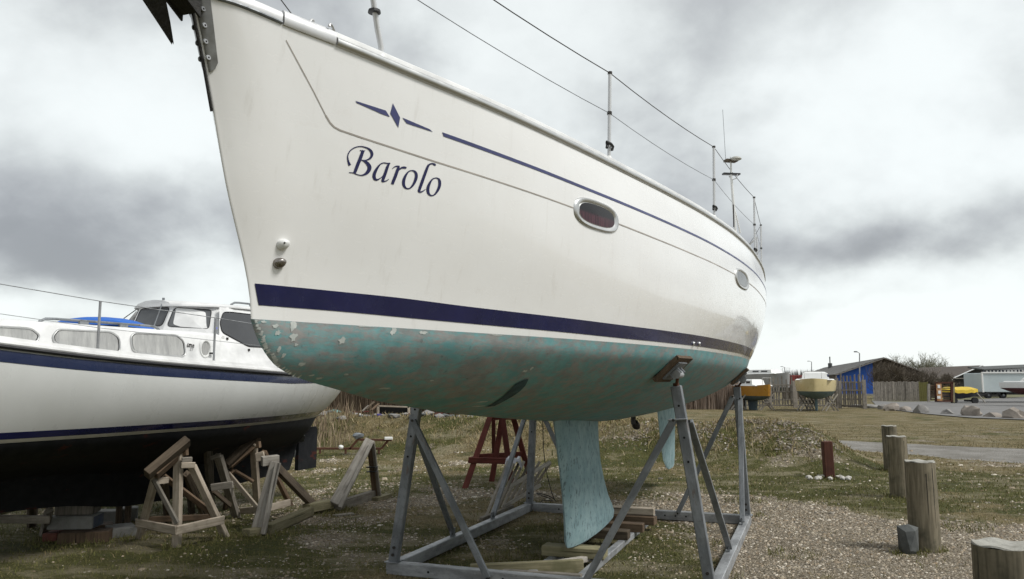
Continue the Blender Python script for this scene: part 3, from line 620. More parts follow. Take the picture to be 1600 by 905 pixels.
band(bb, bt, -5.443, 4.89, .0025, 'boot_stripe', M['navy'], slant=.026)
def line_band(pts, wd, off, name, mat, sides=(1, -1), **kw):   # a narrow ribbon along (s, z) points
    ps = []
    for i in range(len(pts) - 1):
        for k in range(4):
            t = k / 4; ps.append((pts[i][0] * (1 - t) + pts[i + 1][0] * t, pts[i][1] * (1 - t) + pts[i + 1][1] * t))
    ps.append(pts[-1]); vs = []
    for i, p in enumerate(ps):
        a = ps[max(0, i - 1)]; b = ps[min(len(ps) - 1, i + 1)]; tx, ty = b[0] - a[0], b[1] - a[1]; L = math.hypot(tx, ty); nx, ny = -ty / L, tx / L
        vs += [(p[0] - nx * wd / 2, p[1] - ny * wd / 2), (p[0] + nx * wd / 2, p[1] + ny * wd / 2)]
    return skin(vs, [(2 * i, 2 * i + 2, 2 * i + 3, 2 * i + 1) for i in range(len(ps) - 1)], off, name, mat, sides, **kw)
line_band([(-5.545, 2.906), (-5.398, 2.744), (-5.333, 2.668)], .0038, .0018, 'styling_groove', M['groove'])
line_band([(-5.333, 2.668), (-5.31, 2.645), (-5.289, 2.632), (-5.262, 2.6255), (-5.157, 2.619), (-4.779, 2.604), (-4.171, 2.586), (-3.722, 2.573)], .0065, .0018, 'styling_groove', M['groove'])
line_band([(-3.225, 2.566), (-2.73, 2.556), (-1.872, 2.545), (-.70, 2.54)], .0085, .0018, 'styling_groove', M['groove'])
line_band([(-.10, 2.538), (.768, 2.53), (2.4, 2.52), (4.88, 2.51)], .0095, .0018, 'styling_groove', M['groove'])
sm = interp([(-5, 2.744), (-4.183, 2.723), (-3.4, 2.712), (0, 2.709), (4.9, 2.70)])
band(lambda s: sm(s) - .0085, lambda s: sm(s) + .0085, -4.739, 4.88, .002, 'pinstripe', M['slate_vinyl'], rows=2, slant=.012)
for lp in ([(-5.218, 2.7600), (-5.068, 2.7600), (-5.042, 2.7385), (-5.085, 2.7400), (-5.211, 2.7530)], [(-5.038, 2.800), (-4.990, 2.7495), (-4.991, 2.7045), (-5.043, 2.7540)], [(-4.978, 2.7530), (-4.824, 2.7410), (-4.803, 2.7330), (-4.952, 2.7340)]):
    v_, f_ = poly_fill([lp]); skin([tuple(p) for p in v_], f_, .002, 'emblem', M['slate_vinyl'], (1, -1))
NAME_STROKES=[[[-5.1858,2.4978,-5.1957,2.4913],[-5.1881,2.5003,-5.1974,2.4942],[-5.1913,2.5037,-5.1999,2.4984],[-5.1944,2.5072,-5.2023,2.5028],[-5.1969,2.5106,-5.2042,2.5069],[-5.1994,2.5141,-5.2059,2.5112],[-5.2014,2.5178,-5.2074,2.5156],[-5.2032,2.5221,-5.2088,2.5204],[-5.2046,2.5265,-5.21,2.5253],[-5.2054,2.5309,-5.2106,2.5304],[-5.2054,2.5351,-5.2104,2.5352],[-5.2047,2.5393,-5.2096,2.54],[-5.2034,2.5436,-5.2081,2.5447],[-5.2017,2.5481,-5.2062,2.5495],[-5.1995,2.5525,-5.2037,2.5544],[-5.1966,2.5567,-5.2005,2.5592],[-5.1927,2.5608,-5.1962,2.5638],[-5.188,2.5649,-5.1912,2.5682],[-5.1832,2.5686,-5.1861,2.5721],[-5.1785,2.5717,-5.181,2.5753],[-5.1737,2.5743,-5.1757,2.578],[-5.1688,2.5765,-5.1705,2.5804],[-5.1639,2.5783,-5.1652,2.5823],[-5.1589,2.5796,-5.1598,2.5839],[-5.1536,2.5805,-5.154,2.5851],[-5.1477,2.581,-5.1477,2.5859],[-5.1415,2.581,-5.1411,2.5864],[-5.1356,2.5806,-5.1346,2.5865],[-5.1299,2.5798,-5.1284,2.5862],[-5.1246,2.5786,-5.1222,2.5856],[-5.12,2.577,-5.1165,2.5846],[-5.1164,2.5752,-5.1113,2.5831],[-5.1135,2.573,-5.1065,2.5811],[-5.111,2.5705,-5.1022,2.5784],[-5.1084,2.5676,-5.0983,2.5748],[-5.1061,2.5644,-5.0948,2.5704],[-5.1048,2.5617,-5.0925,2.5654],[-5.1044,2.5592,-5.092,2.5599],[-5.1046,2.5561,-5.093,2.5548],[-5.1053,2.5528,-5.0948,2.5501],[-5.1066,2.5497,-5.0973,2.5458],[-5.1084,2.5465,-5.1005,2.5418],[-5.1106,2.5434,-5.1043,2.5382],[-5.1133,2.5404,-5.1086,2.5353],[-5.1165,2.5375,-5.1132,2.5329],[-5.1202,2.5349,-5.118,2.5309],[-5.1245,2.5328,-5.1231,2.5292],[-5.1292,2.5311,-5.1283,2.5279],[-5.1335,2.5299,-5.1331,2.527],[-5.1374,2.5293,-5.1375,2.5267],[-5.1411,2.5291,-5.1413,2.527],[-5.1436,2.5291,-5.1438,2.5272]],[[-5.1493,2.5697,-5.1363,2.5686],[-5.151,2.562,-5.1374,2.5609],[-5.1535,2.5512,-5.1391,2.5498],[-5.156,2.5398,-5.1411,2.5381],[-5.1586,2.5285,-5.1435,2.5266],[-5.1612,2.5167,-5.1462,2.5147],[-5.1636,2.5052,-5.1488,2.5033],[-5.1659,2.4936,-5.1514,2.4918],[-5.1679,2.4824,-5.1539,2.4806],[-5.1693,2.4742,-5.156,2.4723],[-5.1697,2.4705,-5.1575,2.468],[-5.1694,2.47,-5.1587,2.4663],[-5.1691,2.4696,-5.1595,2.4656]],[[-5.1589,2.5644,-5.1583,2.5673],[-5.1558,2.5639,-5.1552,2.5671],[-5.1513,2.5633,-5.1509,2.567],[-5.1463,2.5633,-5.1467,2.5672],[-5.1412,2.5648,-5.1423,2.5683],[-5.1363,2.5668,-5.1375,2.5698],[-5.1329,2.5683,-5.134,2.571]],[[-5.1463,2.5263,-5.1461,2.5289],[-5.1424,2.5257,-5.1421,2.5295],[-5.137,2.5248,-5.1363,2.5302],[-5.1321,2.5234,-5.1302,2.5305],[-5.1281,2.5215,-5.1245,2.5301],[-5.1243,2.5192,-5.1188,2.5292],[-5.1207,2.5166,-5.1131,2.5275],[-5.1168,2.5135,-5.1072,2.525],[-5.1131,2.5103,-5.1014,2.5216],[-5.1107,2.5073,-5.0963,2.5173],[-5.1093,2.5047,-5.0925,2.5123],[-5.1085,2.5023,-5.0902,2.5064],[-5.1082,2.4999,-5.0898,2.4998],[-5.1087,2.4961,-5.0914,2.4929],[-5.11,2.4914,-5.0945,2.4863],[-5.1118,2.4867,-5.0985,2.4803],[-5.114,2.4824,-5.1034,2.4752],[-5.117,2.4781,-5.109,2.471],[-5.1204,2.4743,-5.1148,2.4676],[-5.1243,2.4711,-5.1207,2.4651],[-5.1287,2.4685,-5.1267,2.4633],[-5.1335,2.4667,-5.1326,2.4622],[-5.1385,2.4659,-5.1384,2.4618],[-5.1437,2.4659,-5.1441,2.462],[-5.1494,2.4663,-5.15,2.4624],[-5.1553,2.4671,-5.1562,2.4633],[-5.1617,2.4684,-5.1625,2.4645],[-5.1685,2.469,-5.1687,2.4651],[-5.1763,2.4685,-5.176,2.4649],[-5.184,2.4674,-5.1837,2.4642],[-5.1894,2.4665,-5.189,2.4637]],[[-5.0049,2.5467,-5.0036,2.5439],[-5.0082,2.5456,-5.0068,2.5424],[-5.0129,2.5442,-5.0115,2.5402],[-5.0178,2.543,-5.0171,2.5384],[-5.0231,2.5425,-5.0231,2.5377],[-5.0293,2.5422,-5.0291,2.5375],[-5.0356,2.5412,-5.0344,2.5367],[-5.0414,2.539,-5.0392,2.5349],[-5.0468,2.5361,-5.0438,2.5325],[-5.052,2.5321,-5.0478,2.529],[-5.0571,2.5269,-5.0511,2.524],[-5.0618,2.5209,-5.0538,2.5178],[-5.066,2.5146,-5.0564,2.5113],[-5.07,2.5079,-5.0589,2.5046],[-5.0736,2.5008,-5.061,2.4977],[-5.0764,2.4938,-5.0625,2.4915],[-5.0783,2.4871,-5.0634,2.4858],[-5.0793,2.4805,-5.0637,2.4807],[-5.0792,2.4743,-5.0635,2.4765],[-5.0776,2.4685,-5.0629,2.4731],[-5.0747,2.4635,-5.0619,2.4701],[-5.0707,2.4595,-5.0608,2.468],[-5.0656,2.457,-5.0597,2.4666],[-5.0599,2.4561,-5.0581,2.4654],[-5.0542,2.457,-5.056,2.4647],[-5.0492,2.4596,-5.0527,2.4652],[-5.0448,2.4632,-5.0483,2.4672],[-5.0408,2.4671,-5.0439,2.4699],[-5.0368,2.471,-5.0397,2.4732],[-5.0329,2.4753,-5.0357,2.4772],[-5.029,2.4803,-5.0318,2.4819],[-5.0251,2.4861,-5.0279,2.4873],[-5.0214,2.4925,-5.024,2.4935],[-5.0179,2.4993,-5.0204,2.5001],[-5.0143,2.5074,-5.0168,2.5081],[-5.0108,2.5159,-5.0133,2.5166],[-5.0084,2.5219,-5.011,2.5225]],[[-5.0061,2.5464,-5.0024,2.5442],[-5.0083,2.5449,-5.0033,2.542],[-5.0115,2.5425,-5.0044,2.5391],[-5.0145,2.5391,-5.0053,2.536],[-5.0168,2.5354,-5.006,2.533],[-5.0188,2.5312,-5.0067,2.5294],[-5.0207,2.5253,-5.0076,2.524],[-5.0227,2.5168,-5.0089,2.5158],[-5.0246,2.5067,-5.0103,2.5057],[-5.0265,2.497,-5.012,2.4957],[-5.0284,2.4874,-5.014,2.4858],[-5.0304,2.4779,-5.0162,2.4763],[-5.0317,2.4705,-5.018,2.4688],[-5.0323,2.4659,-5.0195,2.4642],[-5.0324,2.4625,-5.0205,2.4624],[-5.0306,2.4581,-5.0217,2.4637],[-5.0254,2.456,-5.0238,2.4644],[-5.0214,2.4568,-5.023,2.4641],[-5.018,2.4581,-5.0202,2.4644],[-5.014,2.4599,-5.0163,2.4652],[-5.0093,2.4622,-5.0117,2.4664],[-5.0049,2.465,-5.0077,2.4681],[-5.0012,2.4686,-5.0041,2.4708],[-4.998,2.4725,-5.0007,2.4742],[-4.9959,2.4751,-4.9983,2.4767]],[[-4.9864,2.5228,-4.989,2.5242],[-4.984,2.5256,-4.9869,2.5272],[-4.9804,2.5294,-4.9838,2.5316],[-4.9768,2.5325,-4.9801,2.5357],[-4.9734,2.534,-4.9759,2.5385],[-4.9695,2.5351,-4.9715,2.5405],[-4.9655,2.5362,-4.9672,2.542],[-4.9611,2.5375,-4.9623,2.543],[-4.9566,2.5389,-4.9574,2.5435],[-4.9533,2.5398,-4.954,2.5438]],[[-4.9604,2.5407,-4.952,2.5391],[-4.962,2.5383,-4.9521,2.5365],[-4.9645,2.5345,-4.9522,2.5327],[-4.967,2.5284,-4.9528,2.527],[-4.9693,2.5192,-4.9542,2.518],[-4.9717,2.5082,-4.9562,2.5069],[-4.9739,2.4978,-4.9582,2.4962],[-4.976,2.4887,-4.9606,2.4868],[-4.9781,2.4801,-4.963,2.4781],[-4.9798,2.4725,-4.965,2.4707],[-4.981,2.4663,-4.9665,2.4647],[-4.9818,2.4614,-4.9676,2.4598],[-4.9824,2.458,-4.9684,2.4565]],[[-4.9639,2.5072,-4.966,2.508],[-4.9611,2.5113,-4.9637,2.5123],[-4.9571,2.5172,-4.9604,2.5185],[-4.9529,2.5226,-4.957,2.5245],[-4.9488,2.527,-4.9536,2.5297],[-4.9445,2.5309,-4.95,2.5348],[-4.9405,2.5336,-4.9457,2.5393],[-4.9367,2.5348,-4.9405,2.5427],[-4.9327,2.5354,-4.9351,2.5449],[-4.9287,2.5361,-4.9301,2.5462],[-4.9246,2.537,-4.9248,2.5465],[-4.9203,2.5379,-4.9199,2.546],[-4.9172,2.5386,-4.9167,2.5455]],[[-4.885,2.5348,-4.8858,2.5396],[-4.8819,2.5342,-4.8812,2.5402],[-4.8771,2.5333,-4.8751,2.5409],[-4.8737,2.5318,-4.8684,2.5401],[-4.8714,2.5295,-4.8626,2.5375],[-4.8691,2.5264,-4.8574,2.5337],[-4.8675,2.523,-4.8535,2.5287],[-4.8664,2.519,-4.851,2.5227],[-4.8659,2.5143,-4.8499,2.5161],[-4.8659,2.5086,-4.85,2.5087],[-4.8667,2.5015,-4.8515,2.5004],[-4.8683,2.4935,-4.8542,2.4915],[-4.8703,2.4859,-4.8577,2.4831],[-4.8728,2.4789,-4.8619,2.4755],[-4.8759,2.4722,-4.8667,2.4685],[-4.8791,2.4666,-4.8715,2.4627],[-4.8821,2.4622,-4.8763,2.4582],[-4.8852,2.459,-4.8812,2.4547],[-4.8887,2.4569,-4.8865,2.4522],[-4.893,2.4562,-4.8925,2.4507],[-4.8977,2.4566,-4.8991,2.4502],[-4.9016,2.4581,-4.9056,2.4511],[-4.905,2.4607,-4.9118,2.4535],[-4.9079,2.4641,-4.9177,2.4573],[-4.91,2.4681,-4.9226,2.4627],[-4.9115,2.4731,-4.9259,2.4694],[-4.9124,2.4793,-4.9278,2.4771],[-4.9127,2.4857,-4.9281,2.4853],[-4.9123,2.4928,-4.9267,2.4938],[-4.9111,2.5006,-4.9238,2.5025],[-4.9093,2.508,-4.92,2.5106],[-4.9067,2.5153,-4.9153,2.5183],[-4.9034,2.5223,-4.9098,2.5254],[-4.8997,2.5278,-4.904,2.5312],[-4.8947,2.5313,-4.8973,2.5353],[-4.8889,2.5335,-4.8908,2.5378],[-4.885,2.5348,-4.8858,2.5396]],[[-4.7592,2.5888,-4.7667,2.5831],[-4.7603,2.5903,-4.7683,2.5839],[-4.7624,2.5928,-4.7701,2.5847],[-4.7665,2.5948,-4.7717,2.5852],[-4.7717,2.5954,-4.7745,2.5861],[-4.7774,2.5951,-4.7785,2.587],[-4.783,2.5942,-4.7823,2.5872],[-4.7882,2.5926,-4.7858,2.5864],[-4.7932,2.5904,-4.7892,2.5849],[-4.7977,2.5876,-4.7924,2.5825],[-4.8019,2.5849,-4.7947,2.58],[-4.8062,2.581,-4.7961,2.5774],[-4.8101,2.5745,-4.7979,2.5723],[-4.8138,2.5647,-4.8002,2.5632],[-4.8173,2.5526,-4.8028,2.5514],[-4.8206,2.5399,-4.8055,2.5386],[-4.824,2.5264,-4.8085,2.5251],[-4.8274,2.5122,-4.8116,2.5108],[-4.8305,2.4988,-4.8146,2.4973],[-4.8332,2.4862,-4.8175,2.4847],[-4.8357,2.4744,-4.8203,2.473],[-4.8373,2.4653,-4.8223,2.4639],[-4.8381,2.4599,-4.8238,2.4585],[-4.8383,2.4562,-4.8247,2.4566],[-4.837,2.4521,-4.8253,2.4567],[-4.8334,2.4488,-4.8257,2.4564],[-4.8286,2.4474,-4.8256,2.4558],[-4.8237,2.4477,-4.8244,2.4553],[-4.8191,2.4492,-4.8218,2.4555],[-4.8147,2.4516,-4.8181,2.4565],[-4.8102,2.4548,-4.8139,2.4585],[-4.8053,2.4593,-4.8088,2.462],[-4.8003,2.4644,-4.8032,2.4665],[-4.7968,2.468,-4.7993,2.4698]],[[-4.7481,2.5294,-4.7486,2.534],[-4.7453,2.5286,-4.7439,2.5343],[-4.7406,2.5274,-4.7378,2.5344],[-4.7374,2.5257,-4.7314,2.5332],[-4.7359,2.5235,-4.7261,2.5303],[-4.7345,2.5204,-4.722,2.5264],[-4.7332,2.5167,-4.7189,2.5215],[-4.7321,2.5121,-4.7166,2.5157],[-4.7313,2.5068,-4.7153,2.509],[-4.7311,2.5012,-4.7151,2.5018],[-4.7317,2.4951,-4.7163,2.4943],[-4.7331,2.4885,-4.7185,2.4866],[-4.7349,2.4818,-4.7215,2.4792],[-4.7372,2.475,-4.7254,2.4718],[-4.74,2.4681,-4.73,2.4646],[-4.743,2.4622,-4.735,2.4584],[-4.7465,2.4575,-4.7403,2.4533],[-4.7504,2.4535,-4.746,2.4492],[-4.7544,2.451,-4.7518,2.4463],[-4.7587,2.4502,-4.758,2.4445],[-4.763,2.4506,-4.7644,2.4439],[-4.7666,2.4519,-4.7706,2.4447],[-4.7694,2.4541,-4.7766,2.4468],[-4.7718,2.4572,-4.7823,2.4502],[-4.7738,2.4609,-4.7869,2.455],[-4.7755,2.4656,-4.7904,2.4609],[-4.7768,2.471,-4.7929,2.4681],[-4.7773,2.4771,-4.7937,2.4763],[-4.777,2.4847,-4.7923,2.4855],[-4.7758,2.4935,-4.7892,2.4952],[-4.7738,2.5018,-4.7852,2.5043],[-4.7711,2.5093,-4.7802,2.5124],[-4.7675,2.5165,-4.7743,2.5196],[-4.7635,2.5221,-4.768,2.5256],[-4.7582,2.5257,-4.7609,2.5297],[-4.7521,2.528,-4.7539,2.5323],[-4.7481,2.5294,-4.7486,2.534]]]
LET = [(0, 4), (4, 6), (6, 9), (9, 10), (10, 11), (11, 12)]
for a, b in LET:
    quads_ = []
    for st in NAME_STROKES[a:b]:
        for i in range(len(st) - 1):
            q = [(st[i][0], st[i][1]), (st[i][2], st[i][3]), (st[i + 1][2], st[i + 1][3]), (st[i + 1][0], st[i + 1][1])]
            ar = sum(q[k][0] * q[(k + 1) % 4][1] - q[(k + 1) % 4][0] * q[k][1] for k in range(4))
            quads_.append(q if ar > 0 else q[::-1])
    v_, f_ = poly_fill(quads_); skin([tuple(p) for p in v_], f_, .002, 'name_letter', M['navy_vinyl'], (1,))
# rubbing strake and toe rail along the sheer, port and starboard
def sheer_pts(x0, x1, n, sg):
    ps, fr = [], []
    for i in range(n + 1):
        x = x0 + (x1 - x0) * i / n; q = topp(x, 1); q2 = topp(min(10.8, x + .05), 1); q1 = topp(max(0, x - .05), 1)
        t = Vector(P(q2[0], q2[1] * sg, q2[2])) - Vector(P(q1[0], q1[1] * sg, q1[2])); t.normalize(); o = t.cross(Vector((0, 0, 1))).normalized()
        if o.y * sg < 0: o = -o
        ps.append(P(q[0], q[1] * sg, q[2])); fr.append((o, Vector((0, 0, 1))))
    return ps, fr
STR = [(-.02, -.006), (.004, -.008), (.012, -.004), (.017, .006), (.017, .016), (.012, .026), (.004, .030), (-.02, .030)]
RAIL = [(-.045, .028), (-.004, .031), (-.004, .050), (-.010, .058), (-.028, .058), (-.045, .05)]
for sg in (1, -1):
    ps, fr = sheer_pts(.5, 10.78, 110, sg); m = MB(); m.sweep(ps, fr, STR); m.obj('rubbing_strake', M['alu'], yacht, 50)
    m = MB(); m.sweep(ps, fr, RAIL); m.obj('toe_rail', M['white_deck'], yacht, 40)
    ps, fr = sheer_pts(.28, .495, 8, sg); m = MB(); m.sweep(ps, fr, [(-.03, -.004), (.006, -.006), (.012, .004), (.012, .04), (.0, .055), (-.03, .055)])
    fl = m.obj('fairlead', M['steel'], yacht, 40)
    q = topp(.40, 1); q2 = topp(.47, 1)
    for (x_a, x_b, d_) in ((.385, .42, 1), (.50, .455, -1)):
        a = topp(x_a, 1); b_ = topp(x_b, 1); hk = []
        for k in range(9):
            t = k / 8; ang = t * 2.6; s = a[0] + (b_[0] - a[0]) * math.sin(ang / 2.6 * 1.4); hk.append(P(s, (a[1] - .004) * sg, a[2] + .045 + .026 * math.sin(ang)))
        MB().tube(hk, .0055, 6).obj('horn', M['steel'], fl, 60)
    ps, fr = sheer_pts(.0, .275, 8, sg); m = MB(); m.sweep(ps, fr, [(-.03, -.006), (.006, -.005), (.010, .0), (.008, .006), (-.03, .006)]); m.obj('rubbing_strake', M['galv'], yacht, 40)  # lower strip drawn for the thin shadow line under the bow capping
    m = MB(); m.sweep(ps, fr, [(-.03, .007), (.006, .007), (.009, .03), (.0, .045), (-.03, .045)]); m.obj('toe_rail', M['steel'], yacht, 40)
# stem fitting: a stainless strap with countersunk bolts on each bow
def on_hull(s, z, off=0.0, sg=1): return Vector(P(s, (side(s, z) + off) * sg, z))
for sg in (1, -1):
    ax0 = (-5.862, 3.02); ax1 = (-5.768, 2.727); wv = .011; rows = []
    for i in range(13):
        t = i / 12; s = ax0[0] + (ax1[0] - ax0[0]) * t; z = ax0[1] + (ax1[1] - ax0[1]) * t
        ww = wv * (1 if t < .93 else math.sqrt(max(0, 1 - ((t - .93) / .075) ** 2)) * .9 + .1)
        rows.append([on_hull(max(s + k * ww * 1.5 + .012, stem_s(z) + .0005), z + k * .006, .001 + o, sg) for k, o in ((-1.15, 0), (-1, .007), (0, .009), (1, .007), (1.15, 0))])
    m = MB(); m.grid([[tuple(p) for p in r] for r in rows]); sf = m.obj('stem_fitting', M['strap'], yacht, 40)
    for (s, z) in ((-5.838, 2.93), (-5.822, 2.876), (-5.807, 2.822), (-5.790, 2.768)):
        c = on_hull(s + .013, z, .0125, sg); d = Vector((.25, .95 * sg, 0)).normalized()
        MB().tube([c - d * .002, c + d * .0025], [.0105, .0085], 14).obj('bolt', M['galv_pale'], sf, 40)
        MB().tube([c + d * .0024, c + d * .0032], .0035, 8).obj('bolt_socket', M['hole'], sf)
MB().tube([P(-5.848, 0, 2.93), P(-5.784, 0, 2.76), P(-5.726, 0, 2.585)], .006, 6).obj('stem_guard', M['anchor'], yacht, 60)
# bow roller, dark cheeks under the stem head
m = MB()
for b in (-.045, .035): m.add([P(s, b + d, z) for d in (0, .008) for s, z in ((-5.85, 2.885), (-6.00, 2.965), (-6.12, 3.06), (-5.85, 3.08))], [(0, 1, 2, 3), (7, 6, 5, 4), (0, 4, 5, 1), (1, 5, 6, 2), (2, 6, 7, 3), (3, 7, 4, 0)])
m.add([P(s, b, z) for b in (-.037, .035) for s, z in ((-5.86, 2.90), (-6.10, 3.02), (-5.86, 3.03))], [(0, 1, 4, 3), (1, 2, 5, 4), (0, 2, 1), (3, 4, 5)])
m.obj('bow_roller', M['anchor'], yacht)
MB().tube([P(-6.06, -.035, 3.02), P(-6.06, .033, 3.02)], .028, 14).obj('roller_wheel', M['black'], yacht, 40)
# anchor hanging from the roller
anc = thing('anchor', 'dark pointed plough anchor hanging from the bow of the big white yacht', 'anchor', tuple(yacht.matrix_basis @ Vector(P(-6.0, 0, 3.0))), yacht.rotation_euler[2])
def PA(s, b, z): return (-s - 6.0, b, z - 3.0)
m = MB(); rings = []
for (s, z, hw, th) in ((-5.935, 2.775, .006, .006), (-5.975, 2.83, .026, .014), (-6.03, 2.90, .050, .018), (-6.10, 2.98, .066, .020), (-6.20, 3.06, .062, .02), (-6.29, 3.10, .03, .012)):
    rings.append([PA(s - o * .3, b, z + o) for b, o in ((-hw, -.012), (0, th), (hw, -.012), (hw * .5, -.018), (0, -.01), (-hw * .5, -.018))])
m.loft(rings); m.obj('fluke', M['anchor'], anc, 30)
beam('shank', PA(-6.27, 0, 3.09), PA(-5.98, 0, 3.075), .018, .045, M['anchor'], anc, world=False)
# portholes
def porthole(sc, zc, a, b_, curtain):
    fr_ = []; N = 40; c = on_hull(sc, zc)
    def el(k, ra, rb):
        t = 2 * math.pi * k / N; ct, st_ = math.cos(t), math.sin(t); e = 2 / 2.7
        return sc + ra * math.copysign(abs(ct) ** e, ct), zc + rb * math.copysign(abs(st_) ** e, st_)
    prof = [(1.06, 1.10, .0), (1.05, 1.08, .006), (1.0, 1.0, .013), (.93, .88, .012), (.86, .76, .003), (.84, .73, .0055)]
    m = MB(); m.loft([[tuple(on_hull(*el(k, a * ra, b_ * rb), off)) for k in range(N)] for ra, rb, off in prof], cap=False)
    fo = m.obj('porthole', M['alu'], yacht, 40)
    rg = [[tuple(on_hull(*el(k, a * r_ * .84, b_ * r_ * .74), .005)) for k in range(N)] for r_ in (1, .6, .02)]
    m = MB(); m.loft(rg, cap=False); m.obj('pane', curtain, fo, 180)
    return fo
glass_red, tg, bg_ = base('smoked glass over a red curtain'); tcc = tg.n('ShaderNodeTexCoord'); sp = tg.n('ShaderNodeSeparateXYZ'); tg.l(tcc.outputs['Object'], sp.inputs[0])
wv_ = tg.noise(tg.mapping(tcc.outputs['Object'], (7, 7, .3)), 9, 2)
edge = tg.ramp(tg.m('ADD', sp.outputs[2], tg.m('MULTIPLY', wv_, .03)), 2.575, 2.60)
tg.l(tg.mix(edge, tg.mix(tg.ramp(wv_, .4, .6), (0.035, 0.010, 0.014), (0.075, 0.024, 0.032)), (0.012, 0.010, 0.010)), bg_.inputs['Base Color'])
bg_.inputs['Roughness'].default_value = 0.12
porthole(-3.474, 2.573, .238, .082, glass_red); porthole(-.400, 2.533, .29, .085, M['glass_grey'])
# openings and fittings low on the hull
def cap_fit(s, z, mat, rs=.022, name='vent_cowl'):
    m = MB(); c = on_hull(s, z); n_ = Vector((.35, .93, 0)); rows = []
    for j in range(7):
        t = j / 6; r_ = rs * math.cos(t * math.pi / 2) ** .8 + .0003; h = .030 * math.sin(t * math.pi / 2)
        rows.append([tuple(on_hull(s + (r_ * math.cos(a) * 1.05 - .25 * h), z + r_ * math.sin(a) * .95 * (1.25 if math.sin(a) < 0 else .85), h)) for a in [2 * math.pi * k / 18 for k in range(18)]])
    m.loft(rows); return m.obj(name, mat, yacht, 50)
vc = cap_fit(-5.398, 2.139, M['white']); cc = on_hull(-5.413, 2.139, .024); MB().tube([cc, cc + Vector((.001, .006, 0))], .0035, 8).obj('screw_hole', M['hole'], vc)
cap_fit(-5.395, 2.066, simple('worn chrome', (0.42, 0.40, 0.38), 0.22, 0.8, (0.16, 0.13, 0.11), 30, 0.9))
for s, z in ((-1.801, 1.882), (-1.66, 1.886)):
    c = on_hull(s, z, .002); MB().tube([c, c + Vector((0, .012, -.002))], [.017, .013], 14).obj('skin_fitting', M['steel'], yacht, 40)
    MB().tube([c + Vector((0, .0121, 0)), c + Vector((0, .0135, 0))], .008, 12).obj('skin_fitting_bore', M['hole'], yacht)
# bow thruster tunnel: a crescent skin with the recess shade put into its colour
ta_ = [(-3.700, 1.613), (-3.640, 1.575), (-3.580, 1.525), (-3.520, 1.475), (-3.488, 1.452)]; tb_ = [(-3.716, 1.613), (-3.750, 1.585), (-3.695, 1.540), (-3.605, 1.489), (-3.530, 1.446)]
def pl(l, t): k = min(3, int(t * 4)); f = t * 4 - k; return (l[k][0] * (1 - f) + l[k + 1][0] * f, l[k][1] * (1 - f) + l[k + 1][1] * f)
tun = simple('painted tunnel shade', (0.055, 0.12, 0.14), 0.9, 0, (0.018, 0.035, 0.042), 9, .9)
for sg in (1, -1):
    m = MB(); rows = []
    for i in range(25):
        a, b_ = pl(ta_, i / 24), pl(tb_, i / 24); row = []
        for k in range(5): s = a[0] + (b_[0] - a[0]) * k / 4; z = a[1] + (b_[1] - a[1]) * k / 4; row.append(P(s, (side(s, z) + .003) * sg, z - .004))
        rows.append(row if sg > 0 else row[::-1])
    m.grid(rows); m.obj('thruster_tunnel_shade', tun, yacht, 180)
# chips in the paint, bare filler showing
chips = [(-5.297, 1.822, .016, .026), (-5.286, 1.775, .020, .020), (-5.265, 1.745, .008, .008), (-5.062, 1.772, .022, .018), (-5.191, 1.668, .020, .012), (-4.818, 1.822, .018, .020), (-4.655, 1.824, .026, .010), (-4.614, 1.563, .05, .006),
         (-5.043, 1.610, .020, .007), (-3.805, 1.653, .024, .008), (-3.775, 1.668, .014, .010), (-3.70, 1.478, .05, .006), (-3.61, 1.450, .06, .005), (-5.10, 1.622, .018, .005), (-5.37, 1.815, .016, .010), (-5.355, 1.79, .012, .014),
         (-5.33, 1.724, .010, .018), (-5.30, 1.700, .010, .012), (-4.93, 1.628, .016, .005), (-3.55, 1.462, .035, .004), (-4.40, 1.60, .012, .004), (-2.55, 1.66, .012, .003), (-5.42, 1.83, .012, .006), (-4.97, 1.835, .05, .003), (-4.2, 1.833, .05, .003)]
cm = MB()
for i, (s, z, a, b_) in enumerate(chips):
    r_ = random.Random(i); rag = []
    for k in range(14): t = 2 * math.pi * k / 14; q = .45 + .65 * r_.random(); rag.append((s + a * q * math.cos(t), min(ZW - .001, z + b_ * q * math.sin(t))))
    v_, f_ = poly_fill([rag]); cm.add([P(p[0], side(p[0], p[1]) + .0016, p[1]) for p in v_], f_)
for i in range(26):       # flaked leading edge of the stem
    z = 1.83 - .22 * (i / 26) ** .8; r_ = random.Random(i + 90); s = {0: -5.455}.get(0) + .0
    kz = [x for x in np.linspace(-5.458, -5.0, 200) if keelz(x) < z]; s = (kz[0] if kz else -5.45) + .006 + .012 * r_.random()
    rag = [(s + .009 * (.3 + .8 * r_.random()) * math.cos(2 * math.pi * k / 8), z + .008 * (.4 + .7 * r_.random()) * math.sin(2 * math.pi * k / 8)) for k in range(8)]
    v_, f_ = poly_fill([rag]); cm.add([P(p[0], side(p[0], min(p[1], ZW - .001)) + .0016, p[1]) for p in v_], f_)
cm.obj('bare_patches', simple('bare pale filler', (0.62, 0.64, 0.61), 0.8, 0, (0.40, 0.44, 0.42), 30, 0.7), underbody, kind='stuff')
